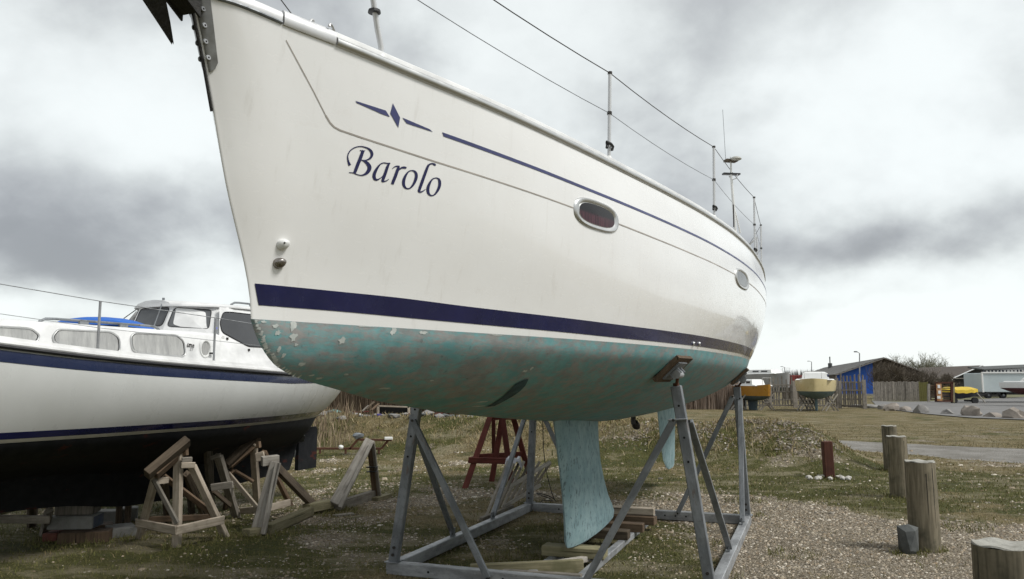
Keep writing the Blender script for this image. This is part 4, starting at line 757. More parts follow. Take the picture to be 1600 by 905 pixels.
# fin keel: foil sections
def foil(rings_def, name, mat, N=18):
    m = MB(); rings = []
    for (z, le, te, th) in rings_def:
        rg = []
        for k in range(N):
            a = 2 * math.pi * k / N; c = (1 - math.cos(a)) / 2; yv = th * (1.35 * math.sqrt(max(c, 0)) * (1 - c) ** .9) * (1 if a < math.pi else -1)
            rg.append(P(le + (te - le) * c, yv, z))
        rings.append(rg)
    m.loft(rings); return m.obj(name, mat, yacht, 50)
foil([(1.35, -1.60, -.05, .11), (1.22, -1.54, -.10, .115), (1.0, -1.46, -.08, .11), (.8, -1.38, -.02, .11), (.6, -1.31, .12, .115), (.42, -1.27, .29, .125), (.30, -1.25, .46, .14), (.22, -1.24, .55, .15), (.165, -1.20, .50, .13), (.155, -1.10, .36, .07)], 'keel', M['keel'])
foil([(1.50, 3.02, 4.78, .07), (1.16, 3.25, 4.76, .07), (.75, 3.42, 4.68, .06), (.47, 3.60, 4.62, .05), (.34, 3.85, 4.55, .035), (.30, 4.0, 4.48, .015)], 'rudder', M['keel'])
MB().loft([[P(1.62 + dx_ * 1.0 + .10 * (1.25 - z), y_, z) for dx_, y_ in ((-.10, 0), (-.03, .03), (.07, 0), (-.03, -.03))] for z in (1.25, 1.14, 1.08)]).obj('saildrive_leg', M['anchor'], yacht)
m = MB(); m.tube([P(1.70, 0, 1.10), P(1.76, 0, 1.055), P(1.84, 0, 1.03)], [.035, .05, .03], 10)
m.obj('propeller_hub', M['anchor'], yacht, 40)
# stanchions and lifelines
def lz(u, v, z):
    q = inv(yacht, G(u, v, z)); return q
def stanchion(base_s, top_h, sg=1, hookz=.15):
    x = (base_s - stem_s(2.96)) * 10.8 / (S1 - stem_s(2.96)); b = bs(x) - .035; z0 = zs(x) + .03
    c0 = Vector(P(base_s, b * sg, z0)); c1 = c0 + Vector((0, .015 * sg, top_h))
    st_ = MB().tube([c0, c0 + (c1 - c0) * .3, c1], .0115, 10).obj('stanchion', M['steel'], yacht, 60)
    MB().tube([c0 - Vector((0, 0, .01)), c0 + Vector((0, 0, .03)), c0 + Vector((0, 0, .045))], [.026, .022, .013], 12).obj('stanchion_base', M['white'], st_, 40)
    MB().tube([c1 - Vector((0, 0, .008)), c1 + Vector((0, 0, .008))], .015, 8).obj('cap', M['bolt'], st_)
    mid = c0 + (c1 - c0) * .55; MB().tube([mid - Vector((0, 0, .01)), mid + Vector((0, 0, .01))], .016, 8).obj('line_eye', M['bolt'], st_)
    if hookz:
        h = c0 + (c1 - c0) * hookz / top_h; pts = [h + Vector((.065 + .018 * math.cos(a), .0, .018 * math.sin(a))) for a in (4.4, 3.2, 2.2, 1.2)] + [h + Vector((.03, .02, .012)), h + Vector((0, .024, .004)), h + Vector((-.035, .012, -.004)), h + Vector((-.03, -.012, -.006))]
        MB().tube(pts, .010, 7).obj('fender_hook', M['black'], st_, 60)
    return c1, mid
tops = {1: [], -1: []}; mids = {1: [], -1: []}
for sg in (1, -1):
    for s_b, hh, hk in ((-3.17, .59, .10), (-.95, .66, .10), (1.55, .72, .09), (3.35, .72, 0)):
        a, b_ = stanchion(s_b, hh, sg, hk if sg > 0 else 0); tops[sg].append(a); mids[sg].append(b_)
# pulpit forward
for sg in (1, -1):
    x = .75; b0 = bs(x) - .03; zb = zs(x) + .03
    leg = [P(-5.10, b0 * sg, zb), P(-5.10, (b0 + .005) * sg, zb + .05), P(-5.125, b0 * sg, zb + .12), P(-5.19, b0 * sg, zb + .30), P(-5.22, (b0) * sg, zb + .60)]
    pu = MB().tube(leg, .0125, 10).obj('pulpit', M['steel'], yacht, 60)
    c0 = Vector(leg[0]); MB().tube([c0 - Vector((0, 0, .012)), c0 + Vector((0, 0, .012)), c0 + Vector((0, 0, .03))], [.032, .028, .014], 12).obj('pulpit_foot', M['white'], pu, 40)
    c0 = Vector(P(-5.155, b0 * sg, zb + .19)); MB().tube([c0 - Vector((.0, 0, .006)), c0 + Vector((.0, 0, .006))], [.028, .026], 12).obj('light_bracket', M['black'], pu)
    MB().tube([leg[-1], P(-5.6, .18 * sg, zb + .66), P(-5.92, .06 * sg, zb + .68), P(-5.95, 0, zb + .68)], .0125, 8).obj('pulpit_rail', M['steel'], pu, 60)
    # lifelines with a slight sag
    def sagl(pts, name, r_):
        out_ = []
        for i in range(len(pts) - 1):
            a, b_ = Vector(pts[i]), Vector(pts[i + 1])
            for k in range(6): t = k / 6; p = a.lerp(b_, t); p.z -= .02 * 4 * t * (1 - t) * (a - b_).length / 2; out_.append(p)
        out_.append(Vector(pts[-1])); MB().tube(out_, r_, 6).obj(name, M['galv'] if r_ < .003 else M['bolt'], yacht, 60)
    sagl([leg[-1]] + tops[sg] + [P(4.55, 1.2 * sg, 3.66)], 'lifeline', .0032)
    sagl([P(-5.20, b0 * sg, zb + .36)] + mids[sg] + [P(4.55, 1.2 * sg, 3.36)], 'lifeline', .0022)
    # pushpit at the stern
    for s_, b_ in ((4.0, 1.36), (4.6, 1.22), (4.75, .6)):
        MB().tube([P(s_, b_ * sg, 3.0), P(s_, b_ * sg, 3.68)], .0125, 8).obj('pushpit_post', M['steel'], yacht, 60)
    MB().tube([P(4.0, 1.36 * sg, 3.68), P(4.6, 1.22 * sg, 3.68), P(4.75, .6 * sg, 3.68), P(4.78, 0.45 * sg, 3.68)], .0125, 8).obj('pushpit_rail', M['steel'], yacht, 60)
# aerial post on deck
ap = inv(yacht, AY(1149, 360, 8.2)); ap = inv(yacht, G(1149, 361, 3.04)); az_ = 3.03
def AP(dx_, dy_, dz_): return (ap.x + dx_, ap.y + dy_, az_ + dz_)
m = MB(); m.tube([AP(0, 0, .0), AP(-.0, -.01, .25), AP(.03, -.02, .55), AP(.03, -.02, .74)], [.014, .014, .012, .006], 8); pst = m.obj('aerial_post', M['white'], yacht, 60)
MB().tube([AP(-.07, .04, 0), AP(.0, -.01, .27)], .008, 6).obj('post_stay', M['white'], pst, 60)
MB().tube([AP(.16, 0, .02), AP(.01, -.01, .27)], .006, 6).obj('post_stay', M['bolt'], pst, 60)
MB().box(AP(.02, -.02, .57), (.05, .17, .014), .5).obj('aerial_bar', M['black'], pst)
MB().tube([AP(.03, .04, .56), AP(.035, .03, .52), AP(.03, -.02, .51), AP(.03, -.04, .55)], .005, 6).obj('bracket', M['steel'], pst, 60)
MB().box(AP(.03, -.02, .70), (.07, .12, .02), .6).obj('aerial_bar', M['wood_dark'], pst)
m = MB(); m.loft([[AP(.05 + r_ * math.cos(2 * math.pi * k / 16), .03 + r_ * math.sin(2 * math.pi * k / 16), .70 + h_) for k in range(16)] for r_, h_ in ((.035, -.005), (.055, .005), (.05, .018), (.03, .028), (.004, .032))]); m.obj('aerial_dome', simple('pale grey plastic', (.50, .49, .44), .5), pst, 60)
MB().tube([AP(.0, -.07, .72), AP(.04, -.08, 1.22)], .0022, 5).obj('whip_aerial', M['galv'], pst)
# ------------------------------------------------------------------ steel cradle under the yacht
def YW(s, b, z): return yacht_m @ Vector(P(s, b, z))
yacht_m = Matrix.Translation(yacht.location) @ Matrix.Rotation(yacht.rotation_euler[2], 4, 'Z')
cradle = thing('boat_cradle', 'galvanised steel cradle with four braced posts and pads under the big white yacht', 'boat cradle', (YO[0], YO[1], 0), yacht.rotation_euler[2])
def cb(name, a, b, w_, h_, mat=None, up=(0, 0, 1), ch=.006, par=None):
    a, b = P(*a), P(*b)
    o = beam(name, a, b, w_, h_, mat or M['galv'], par or cradle, up, ch, world=False); return o
SF, SA, BW = -1.93, 1.50, 1.29
cb('cross_beam', (SF, -BW - .05, .055), (SF, BW + .05, .055), .085, .10, M['galv_pale'])
cb('cross_beam', (SA, -BW + .045, .055), (SA, BW - .045, .055), .085, .10, M['galv_pale'])
cb('side_beam', (SF + .045, -BW, .055), (SA + .05, -BW + .0, .055), .085, .098, M['galv_pale'])
cb('side_beam', (SF + .045, BW, .055), (SA + .05, BW, .055), .085, .098, M['galv_pale'])
cb('keel_rail', (SF + .045, -.17, .034), (SA - .045, -.17, .034), .07, .06, M['galv_pale'])
cb('keel_rail', (SF + .045, .24, .034), (SA - .045, .24, .034), .07, .06, M['galv_pale'])
def boltat(p, d, r_=.013, l=.012, mat='bolt', par=None, name='bolt'):
    p = Vector(p); d = Vector(d).normalized(); return MB().tube([p, p + d * l], r_, 6 if mat == 'bolt' else 12).obj(name, M[mat], par or cradle)
hm_ = MB()
for b in (-.95, -.42, -.30, -.18, -.05, .3, .45, .6, .9): hm_.tube([Vector(P(SF - .0430, b, .055)), Vector(P(SF - .0445, b, .055))], .010, 10)
for b in (-.9, -.5, .0, .25, .38, .5, .62, .8): hm_.tube([Vector(P(SA - .0430, b, .055)), Vector(P(SA - .0445, b, .055))], .010, 10)
hm_.obj('bolt_holes', M['hole'], cradle, kind='stuff')
MB().box(P(SF, -BW - .052, .055), (.06, .004, .07)).obj('beam_end_shade', M['hole'], cradle)  # near-black plate stands in for the shaded inside of the beam
def post(s, sg, top, w_=.080):
    base_ = (s, sg * (BW - .0), .106)
    p = cb('post', base_, top, w_, w_ * .8, up=(1, 0, 0)); cp = Vector(P(*top))
    cb('foot_plate', (s, sg * BW, .104), (s, sg * BW, .112), .13, .12, M['galv'])
    t = (cp - Vector(P(*base_))).normalized()
    for k in (.06, .12): boltat(Vector(P(*base_)) + t * k + Vector((w_ * .40, 0, 0)), (1, 0, 0))
    L_ = (cp - Vector(P(*base_))).length
    for k in (.62, .74, .9): boltat(Vector(P(*base_)) + t * L_ * k + Vector((w_ * .385, 0, 0)), (1, 0, 0), .009, .004, 'hole', name='pin_hole')
    return cp
def pad(top, hit_sz, sg, near):
    s, z = hit_sz; b = side(s, z); c = Vector(P(s, b * sg, z))
    e = .02; u = (Vector(P(s, side(s, z + e) * sg, z + e)) - Vector(P(s, side(s, z - e) * sg, z - e))).normalized()
    l = (Vector(P(s + e, side(s + e, z) * sg, z)) - Vector(P(s - e, side(s - e, z) * sg, z))).normalized(); n_ = l.cross(u).normalized()
    if n_.z > 0: n_ = -n_
    def slab(name, hw, hh, t0, t1, mat):
        m = MB(); m.loft([[c + l * (a * hw) + u * (b_ * hh) + n_ * t_ for a, b_ in ((-1, -1), (1, -1), (1, 1), (-1, 1))] for t_ in (t0, t1)]); return m.obj(name, mat, cradle)
    slab('pad_board', .155, .125, .004, .032, M['wood_brown']); slab('pad_plate', .085, .085, .033, .045, M['galv'])
    hub = c + n_ * .075
    MB().tube([hub - l * .045, hub + l * .045], .030, 12).obj('swivel', M['galv_pale'], cradle, 40)
    for a in (-.035, .035):
        m = MB(); m.loft([[c + l * (a + d) + n_ * t_ + u * q for d, q in ((-.006, -.04), (.006, -.04), (.006, .04), (-.006, .04))] for t_ in (.045, .09)]); m.obj('swivel_lug', M['galv'], cradle)
    boltat(hub + l * .045, l, .016, .018); tp = Vector(P(*top))
    MB().tube([hub, hub.lerp(tp, .5), tp - Vector((0, 0, .02))], .0125, 8).obj('screw_rod', M['rust'], cradle, 60)
    MB().tube([tp + Vector((0, 0, .0)), tp + Vector((0, 0, .022))], .024, 6).obj('screw_nut', M['rust'], cradle)
t_nr = (-1.93, 1.075, 1.56); t_nl = (-1.93, -1.075, 1.50); t_fr = (1.50, 1.225, 1.53); t_fl = (1.50, -1.225, 1.50)
for s, sg, tt in ((SF, 1, t_nr), (SF, -1, t_nl), (SA, 1, t_fr), (SA, -1, t_fl)): post(s, sg, tt, .080)
pad(t_nr, (-2.02, 1.70), 1, 1); pad(t_nl, (-2.02, 1.70), -1, 1); pad(t_fr, (1.45, 1.66), 1, 0); pad(t_fl, (1.45, 1.66), -1, 0)
def brace(a, b): 
    o = cb('brace', a, b, .052, .030, up=(1, 0, 0), ch=.003)
    for q in (a, b): boltat(Vector(P(*q)) + Vector((.016, 0, 0)), (1, 0, 0), .011, .010)
brace((-1.985, 1.06, 1.31), (-1.985, .36, .075)); brace((-1.88, 1.16, 1.30), (-.54, BW, .13))
brace((-1.985, -1.10, 1.27), (-1.985, -.42, .055)); brace((-1.88, -1.16, 1.26), (-.76, -BW, .13))
brace((1.445, 1.18, 1.42), (1.445, .53, .09)); brace((1.44, 1.26, 1.40), (.87, BW, .13))
brace((1.445, -1.18, 1.35), (1.445, -.55, .09)); brace((1.44, -1.26, 1.35), (.28, -BW, .13))
for s, sg in ((-.54, 1), (-.76, -1), (.87, 1), (.28, -1)): MB().box(P(s, sg * BW, .135), (.10, .012, .085)).obj('brace_lug', M['galv'], cradle)
cb('bracket', (-1.985, 1.02, 1.31), (-1.985, 1.16, 1.32), .05, .012)
# timber blocks under the keel and loose planks
def blockat(s, b0, b1, z, w_, h_, mat, label, name='timber_block', cat='timber block', group='timber blocks under the keel of the big yacht', tw=0.0):
    a, c = YW(s - tw, b0, z), YW(s + tw, b1, z)
    return beam(name, a, c, w_, h_, mat, None, (0, 0, 1), .006, label=label, cat=cat, group=group)
blockat(-1.02, -.27, .29, .108, .17, .086, M['wood_green'], 'thick brown timber block under the front edge of the keel', tw=.01)
blockat(-.12, -.25, .30, .107, .15, .084, M['wood_dark'], 'dark timber block under the middle of the keel', tw=.01)
blockat(.30, -.24, .36, .107, .13, .084, M['wood_brown'], 'reddish brown timber block under the back edge of the keel', tw=.02)
blockat(.78, -.22, .40, .107, .13, .084, M['wood_brown'], 'brown timber block lying on the cradle rails just behind the keel', tw=-.02)
blockat(.80, -.10, .38, .192, .11, .08, M['wood_pale'], 'upper of two stacked timber blocks behind the keel', tw=.01)
def plank(p0, p1, w_, h_, mat, label, group=None, name='plank', cat='plank', up=(0, 0, 1)):
    return beam(name, p0, p1, w_, h_, mat, None, up, .004, label=label, cat=cat, group=group)
plank(G(735, 893, .06) , G(911, 885, .07), .05, .115, M['wood_green'], 'long mossy plank on edge behind the front beam of the steel cradle', 'loose planks inside the steel cradle')
plank(G(786, 897, .07), G(909, 905, .08), .05, .075, M['wood_grey'], 'shorter grey plank leaning on the front beam of the steel cradle', 'loose planks inside the steel cradle')
plank(G(848, 884, .07), G(925, 872, .06), .05, .05, M['wood_white'], 'short pale batten between the cradle rails below the keel block', 'loose planks inside the steel cradle')

# ------------------------------------------------------------------ the smaller motor sailer on the left
LO, LA = (-4.4, 8.0), R(24); la = (math.sin(LA), math.cos(LA))
lm = thing('motor_sailer', 'white double ended motor sailer with navy stripe, wheelhouse and black bottom, on timber supports', 'boat', (LO[0], LO[1], 0), math.atan2(-la[1], -la[0]))
lm_m = Matrix.Translation(lm.location) @ Matrix.Rotation(lm.rotation_euler[2], 4, 'Z')
lw = interp([(-3.85, 0.01), (-3.6, .17), (-3.0, .50), (-2.2, .84), (-1.3, 1.03), (-.3, 1.11), (.6, 1.11), (1.5, 1.01), (2.3, .82), (3.0, .57), (3.5, .32), (3.84, .03)])
ls = interp([(-4.55, 0.02), (-4.2, .26), (-3.5, .66), (-2.6, 1.00), (-1.6, 1.21), (-.6, 1.31), (.3, 1.32), (1.4, 1.24), (2.4, 1.04), (3.2, .80), (3.9, .52), (4.35, .26), (4.58, .03)])
lzs = interp([(-4.6, 2.22), (-3, 2.02), (-1.54, 1.855), (-.7, 1.78), (.2, 1.73), (1.5, 1.68), (2.0, 1.665), (3.2, 1.68), (4.6, 1.78)])
lend = interp([(.4, 3.36), (.92, 3.62), (1.11, 3.84), (1.24, 4.08), (1.46, 4.36), (1.78, 4.58), (2.0, 4.6)])
lbow = interp([(.4, -2.2), (.7, -3.2), (1.11, -3.85), (1.5, -4.2), (2.22, -4.6)])
ZL = 1.11
def ltop(t, h):     # t from bow 0 to stern 1
    c = math.cos(math.pi * t); tt = (1 - c) / 2; k0 = lzs(-4.5 + 9.1 * tt); z = ZL + (k0 - ZL) * h
    s0, s1 = lbow(z), lend(z); s = s0 + (s1 - s0) * tt
    bwv = lw(-3.85 + 7.69 * tt); bsv = ls(-4.55 + 9.13 * tt)
    return s, bwv * (1 - h) + bsv * h + .10 * 4 * h * (1 - h) * math.sin(math.pi * tt) * .8, z
lkz = interp([(-3.85, 1.11), (-3.3, .80), (-2.6, .58), (-1.6, .46), (-.8, .42), (-.1, .39), (.8, .28), (1.5, .28), (2.4, .33), (3.3, .40), (3.36, .42), (3.45, .75), (3.7, .98), (3.84, 1.11)])
lsx = [(0, 0), (0, .05), (.25, .055), (.42, .085), (.52, .25), (.62, .48), (.72, .72), (.82, .885), (.92, .97), (1, 1)]
def lund(t, j):
    c = math.cos(math.pi * t); tt = (1 - c) / 2; s = -3.85 + 7.69 * tt; k = lkz(s)
    f, xx = lsx[j]; ff = f; b = max(lw(s) * xx, min(.05, lw(s)) if j > 0 else 0)
    if s > 3.36 or s < -3.2: b = lw(s) * (xx * .5 + f * .5)
    return s, b, k + (ZL - k) * ff
def lboth(f, us, vs_):
    m = MB()
    for sg in (1, -1):
        rows = [[(lambda q: P(q[0], q[1] * sg, q[2]))(f(u, v)) for v in vs_] for u in us]
        if sg < 0: rows = [r[::-1] for r in rows]
        m.grid(rows)
    return m
UT = [i / 70 for i in range(71)]
lboth(ltop, UT, [j / 12 for j in range(13)]).obj('hull', M['white_lm'], lm, 60)
lboth(lund, UT, range(10)).obj('underbody', M['black_af'], lm, 50)
def lside(s, z):
    for_b = None; s0, s1 = lbow(z), lend(z); tt = min(1, max(0, (s - s0) / (s1 - s0)))
    h = (z - ZL) / (lzs(-4.5 + 9.1 * tt) - ZL)
    return lw(-3.85 + 7.69 * tt) * (1 - h) + ls(-4.55 + 9.13 * tt) * h + .10 * 4 * h * (1 - h) * math.sin(math.pi * tt) * .8
def lband(f0, f1, s0, s1, off, name, mat, n=60, rows=4):
    m = MB()
    for sg in (1, -1):
        rr = []
        for i in range(n + 1):
            t = i / n; row = []
            for j in range(rows):
                q0 = f0(t), f1(t); z = q0[0] + (q0[1] - q0[0]) * j / (rows - 1)
                s = max(lbow(z), min(lend(z), s0 + (s1 - s0) * t)); row.append(P(s, (lside(s, z) + off) * sg, z))
            rr.append(row if sg > 0 else row[::-1])
        m.grid(rr)
    return m.obj(name, mat, lm, 60)
SZ = lambda t: lzs(-4.5 + 9.1 * t)
lband(lambda t: SZ(t) - .104 + .008 * t, lambda t: SZ(t) - .012, -4.62, 4.6, .003, 'sheer_stripe', M['navy_lm'])
lband(lambda t: ZL + .030, lambda t: ZL + .085, -4.3, 4.3, .0025, 'boot_stripe', M['navy'])
lband(lambda t: ZL + .002, lambda t: ZL + .030, -4.3, 4.3, .002, 'waterline_band', simple('cream line', (.42, .40, .33), .5))
def lsweep(prof, name, mat, x0=0, x1=1, n=70):
    for sg in (1, -1):
        rings = []
        for i in range(n + 1):
            t = x0 + (x1 - x0) * i / n; q = ltop(t, 1); a = ltop(max(0, t - .01), 1); c = ltop(min(1, t + .01), 1)
            tv = Vector(P(c[0], c[1] * sg, 0)) - Vector(P(a[0], a[1] * sg, 0)); o = tv.cross(Vector((0, 0, 1))).normalized()
            if o.y * sg < 0: o = -o
            rings.append([Vector(P(q[0], q[1] * sg, q[2])) + o * pa + Vector((0, 0, pb)) for pa, pb in prof])
        MB().loft(rings).obj(name, mat, lm, 40)
lsweep([(-.02, -.014), (.022, -.012), (.030, .002), (.022, .017), (-.02, .018)], 'rubbing_strake', M['rubber'])
lsweep([(-.10, .019), (.010, .019), (.016, .030), (.008, .05), (-.02, .056), (-.03, .085), (-.06, .088), (-.10, .03)], 'bulwark', M['white_deck'])
dkm = MB(); dkm.grid([[P(q[0], q[1] * k * .96, q[2] + .03 + .03 * (1 - k * k)) for k in (-1, -.5, 0, .5, 1)] for q in [ltop(t, 1) for t in UT]]); dkm.obj('deck', M['white_deck'], lm, 60)
# coachroof: side line at deck, side line at the top, and crown
ctop = interp([(-3.0, 1.98), (-2.4, 2.06), (-1.4, 2.085), (0, 2.085), (1.2, 2.09)])
cb0 = interp([(-3.0, .35), (-2.4, .62), (-1.4, .88), (-.5, .97), (.5, 1.0), (3.2, .92)])
def crow(s):
    zt = ctop(s); b0 = cb0(s); z0 = lzs(s) + .03; b1 = b0 - (zt - z0) * .16
    pr = [(b0, z0), (b1, zt - .02), (b1 - .012, zt - .004), (b1 - .04, zt + .012), (b1 * .6, zt + .045), (0, zt + .06)]
    return [P(s, b, z) for b, z in pr] + [P(s, -b, z) for b, z in pr[::-1]]
m = MB(); m.grid([crow(-3.0 + 4.0 * i / 30) for i in range(31)]); q = crow(-3.0); m.add(q, [tuple(range(len(q)))]); m.obj('coachroof', M['white_deck'], lm, 30)
def cside(s, z):  # port half breadth of the cabin side
    zt = ctop(s); b0 = cb0(s); z0 = lzs(s) + .03; return b0 - (z - z0) * .16 
# cockpit coaming and wheelhouse side
def whb(s, z): return .985 - (z - 1.75) * .50
def wp(s, z, sg=1, off=0.0): return P(s, (whb(s, z) + off) * sg, z)
wh = [(.98, 1.73), (.98, 2.085), (1.13, 2.10), (1.28, 2.42), (2.9, 2.44), (3.05, 1.72)]
win_side = [(1.20, 2.24), (1.31, 2.365), (1.42, 2.375), (2.2, 2.37), (2.35, 1.99), (1.52, 1.985), (1.18, 2.13)]
m = MB()
for sg in (1, -1):
    vs = [wp(s, z, sg) for s, z in wh]; m.add(vs, [tuple(range(6))])
m.grid([[wp(.98, 2.085, 1), wp(1.6, 2.088, 1)], [wp(.98, 2.085, -1), wp(1.6, 2.088, -1)]])
m.grid([[wp(3.05, 1.72, 1), wp(2.9, 2.43, 1)], [wp(3.05, 1.72, -1), wp(2.9, 2.43, -1)]]); m.obj('wheelhouse', M['white_deck'], lm)
def lpane(loop3, name, glass, frame_mat, fw=.010, rw=.006):
    """a window: frame tube round the loop and a pane inside it"""
    n = len(loop3); L_ = [Vector(p) for p in loop3]; c = sum(L_, Vector()) / n; pts = []
    for i in range(n):      # rounded corners
        a, b, d = L_[i - 1], L_[i], L_[(i + 1) % n]; r1 = min(.045, (a - b).length * .35); r2 = min(.045, (d - b).length * .35)
        p1 = b + (a - b).normalized() * r1; p2 = b + (d - b).normalized() * r2
        for k in range(5): t = k / 4; pts.append(p1 * (1 - t) ** 2 + b * 2 * t * (1 - t) + p2 * t * t)
    f = MB().tube(pts, rw, 6, closed=True).obj(name, frame_mat, lm, 60)
    if glass is M['curtain']: MB().tube([c + (p - c) * .965 for p in pts], .0045, 5, closed=True).obj('seal', M['rubber'], f, 60)
    m = MB(); m.add([tuple(p) for p in pts] + [tuple(c)], [(i, (i + 1) % len(pts), len(pts)) for i in range(len(pts))]); m.obj('pane', glass, f, 180); return f
for loop in ([(-1.64, 1.97), (-1.36, 2.035), (-1.08, 2.035), (-1.01, 1.98), (-1.04, 1.92), (-1.60, 1.94)], [(-.90, 1.98), (-.85, 2.04), (-.34, 2.045), (-.26, 1.995), (-.26, 1.875), (-.32, 1.857), (-.84, 1.90), (-.89, 1.93)], [(-.14, 2.01), (-.09, 2.05), (.40, 2.055), (.49, 2.0), (.50, 1.865), (.45, 1.838), (-.06, 1.86), (-.13, 1.89)]):
    for sg in (1, -1): lpane([P(s, (cside(s, z) + .006) * sg, z) for s, z in loop], 'cabin_window', M['curtain'], M['alu'], rw=.009)
wsf = lpane([wp(s, z, 1, .006) for s, z in win_side], 'side_window', M['glass_dark'], M['rubber']); lpane([wp(s, z, -1, .006) for s, z in win_side], 'side_window', M['glass_dark'], M['rubber'])
MB().box(wp(1.10, 2.17, 1, .010), (.05, .004, .022), 0).obj('sticker', simple('blue sticker', (.25, .27, .62), .5), wsf)
MB().box(wp(1.17, 2.075, 1, .009), (.035, .003, .03), 0).obj('sticker', M['white'], wsf)
MB().box(wp(2.05, 2.17, 1, .009), (.05, .004, .30), 0).obj('mullion', simple('brown curtain strip', (.12, .09, .07), .7), wsf)
# windscreen: raked front panes and side panes between pale pillars, under the roof
lowc = [(.36, .80), (.28, .33), (.24, 0.0)]; upc = [(.60, .72), (.44, .33), (.42, 0)]
zl_, zu_ = 2.165, 2.385
body = MB()
ring_low = [P(1.30, .82, 2.06), P(1.16, .66, 2.10), P(.86, .25, 2.13), P(.86, -.25, 2.13), P(1.16, -.66, 2.10), P(1.30, -.82, 2.06)]
ring_up = [P(1.42, .655, 2.43), P(1.30, .56, 2.43), P(1.00, .25, 2.445), P(1.00, -.25, 2.445), P(1.30, -.56, 2.43), P(1.42, -.655, 2.43)]
body.grid([ring_low, ring_up]); body.obj('windscreen_frame', M['white_deck'], lm)
def quadpane(a, b, c, d, f0, f1, g0, g1, off, nm='windscreen_pane'):
    a, b, c, d = [Vector(x) for x in (a, b, c, d)]; n_ = (b - a).cross(d - a).normalized()
    ctr = (a + b + c + d) / 4
    if (n_.y * ctr.y < 0 and abs(ctr.y) > .4) or (abs(ctr.y) <= .4 and n_.x < 0): n_ = -n_
    def q(u, v): return tuple(a.lerp(b, u).lerp(d.lerp(c, u), v) + n_ * off)
    return lpane([q(f0, g0), q(f1, g0), q(f1, g1), q(f0, g1)], nm, M['glass_grey'], M['rubber'], rw=.005)
for sg in (1, -1):
    F_ = lambda p: (p[0], p[1] * sg, p[2])
    quadpane(F_(ring_low[2]), F_(ring_low[1]), F_(ring_up[1]), F_(ring_up[2]), .06, .94, .20, .88, .004)
quadpane(ring_low[2], ring_low[3], ring_up[3], ring_up[2], .06, .94, .22, .88, .004)
m = MB()
def rr(s, w_, z): return [P(s, w_, z - .015), P(s, w_ - .0, z), P(s, w_ * .9, z + .028), P(s, w_ * .5, z + .055), P(s, 0, z + .065), P(s, -w_ * .5, z + .055), P(s, -w_ * .9, z + .028), P(s, -w_, z), P(s, -w_, z - .015)]
m.loft([rr(s, w_, z) for s, w_, z in ((.95, .26, 2.435), (1.06, .42, 2.437), (1.26, .60, 2.438), (1.5, .67, 2.44), (2.0, .68, 2.45), (2.95, .68, 2.45))]); m.obj('wheelhouse_roof', M['white_deck'], lm, 40)
def grab(s0, s1, b0, z0, b1, z1, n, mat=M['wood_white'], name='grab_rail'):
    pts = [P(s0, b0, z0), P(s0 + .06, b0, z0 + .03)] + [P(s0 + (s1 - s0) * k / 8, b0 + (b1 - b0) * k / 8, z0 + (z1 - z0) * k / 8 + .034) for k in range(1, 8)] + [P(s1 - .06, b1, z1 + .03), P(s1, b1, z1)]
    g_ = MB().tube(pts, .012, 7).obj(name, mat, lm, 60)
    for k in range(1, n):
        t = k / n; p = Vector(P(s0 + (s1 - s0) * t, b0 + (b1 - b0) * t, z0 + (z1 - z0) * t)); MB().box(p + Vector((0, 0, .014)), (.09, .022, .03)).obj('rail_block', mat, g_)
for sg in (1, -1):
    grab(-.93, .33, .78 * sg, 2.105, .80 * sg, 2.105, 3, M['galv']); grab(1.55, 2.6, .56 * sg, 2.475, .58 * sg, 2.48, 3, M['galv'])
# folded blue cover on the coachroof
m = MB(); rings = []
for i in range(15):
    t = i / 14; s = -.40 + .82 * t; hh = .125 * math.sin(math.pi * min(1, max(0.02, t * 1.02))) ** .45 * (1 - .30 * t) + .004 * math.sin(9 * t); w2 = .30 + .04 * math.sin(5 * t)
    rings.append([P(s, .42 + w2 * math.cos(a) * (1 + .06 * math.sin(4 * a + 3 * t)), 2.118 + hh * max(0, math.sin(a)) ** .7 * (1 + .12 * math.sin(7 * t + 2 * a))) for a in [math.pi * k / 10 for k in range(11)]])
m.loft(rings); bc = m.obj('cover', M['blue_cloth'], None, 40, loc=None); bc.matrix_world = lm_m
bc.name = 'folded_cover'; tag(bc, 'bright blue folded canvas cover lying on the motor sailer coachroof', 'cover')
# stanchions, lifelines, wiper, porthole, small fittings
def lst(s, h=.44):
    q = [(lambda a: a)(ltop(t, 1)) for t in UT]; b = ls(s) - .055; c0 = Vector(P(s, b, lzs(s) + .06)); c1 = c0 + Vector((0, 0, h))
    o = MB().tube([c0, c1], .011, 8).obj('stanchion', M['galv_pale'], lm, 60); MB().tube([c0 - Vector((0, 0, .012)), c0 + Vector((0, 0, .03))], [.024, .016], 8).obj('stanchion_base', M['galv'], o); return c1
for sg in (1,):
    a = lst(-.72, .44); b_ = lst(.61, .46); c_ = lst(2.1, .47); z_ = lst(-2.0, .42)
    def llines(k, r_, nm):
        pts = [Vector(P(-4.4, .1, 2.75 - (1 - k) * .3))] + [p - Vector((0, 0, (1 - k) * .46)) for p in (z_, a, b_, c_)] + [Vector(P(3.4, .7, 1.75 + .46 * k))]
        MB().tube(pts, r_, 5).obj(nm, M['galv_pale'], lm)
    llines(1.0, .0038, 'lifeline'); llines(.50, .0026, 'lifeline')
MB().tube([P(.98, .12, 2.50), P(.82, .16, 2.16)], .007, 6).obj('wiper', M['galv'], lm); MB().tube([P(.98, .12, 2.49), P(.98, .12, 2.52)], .014, 8).obj('wiper_motor', M['galv'], lm)
MB().tube([P(.98, -.30, 2.40), P(.88, -.36, 2.30), P(.80, -.30, 2.16)], .006, 6).obj('wiper', M['bolt'], lm)
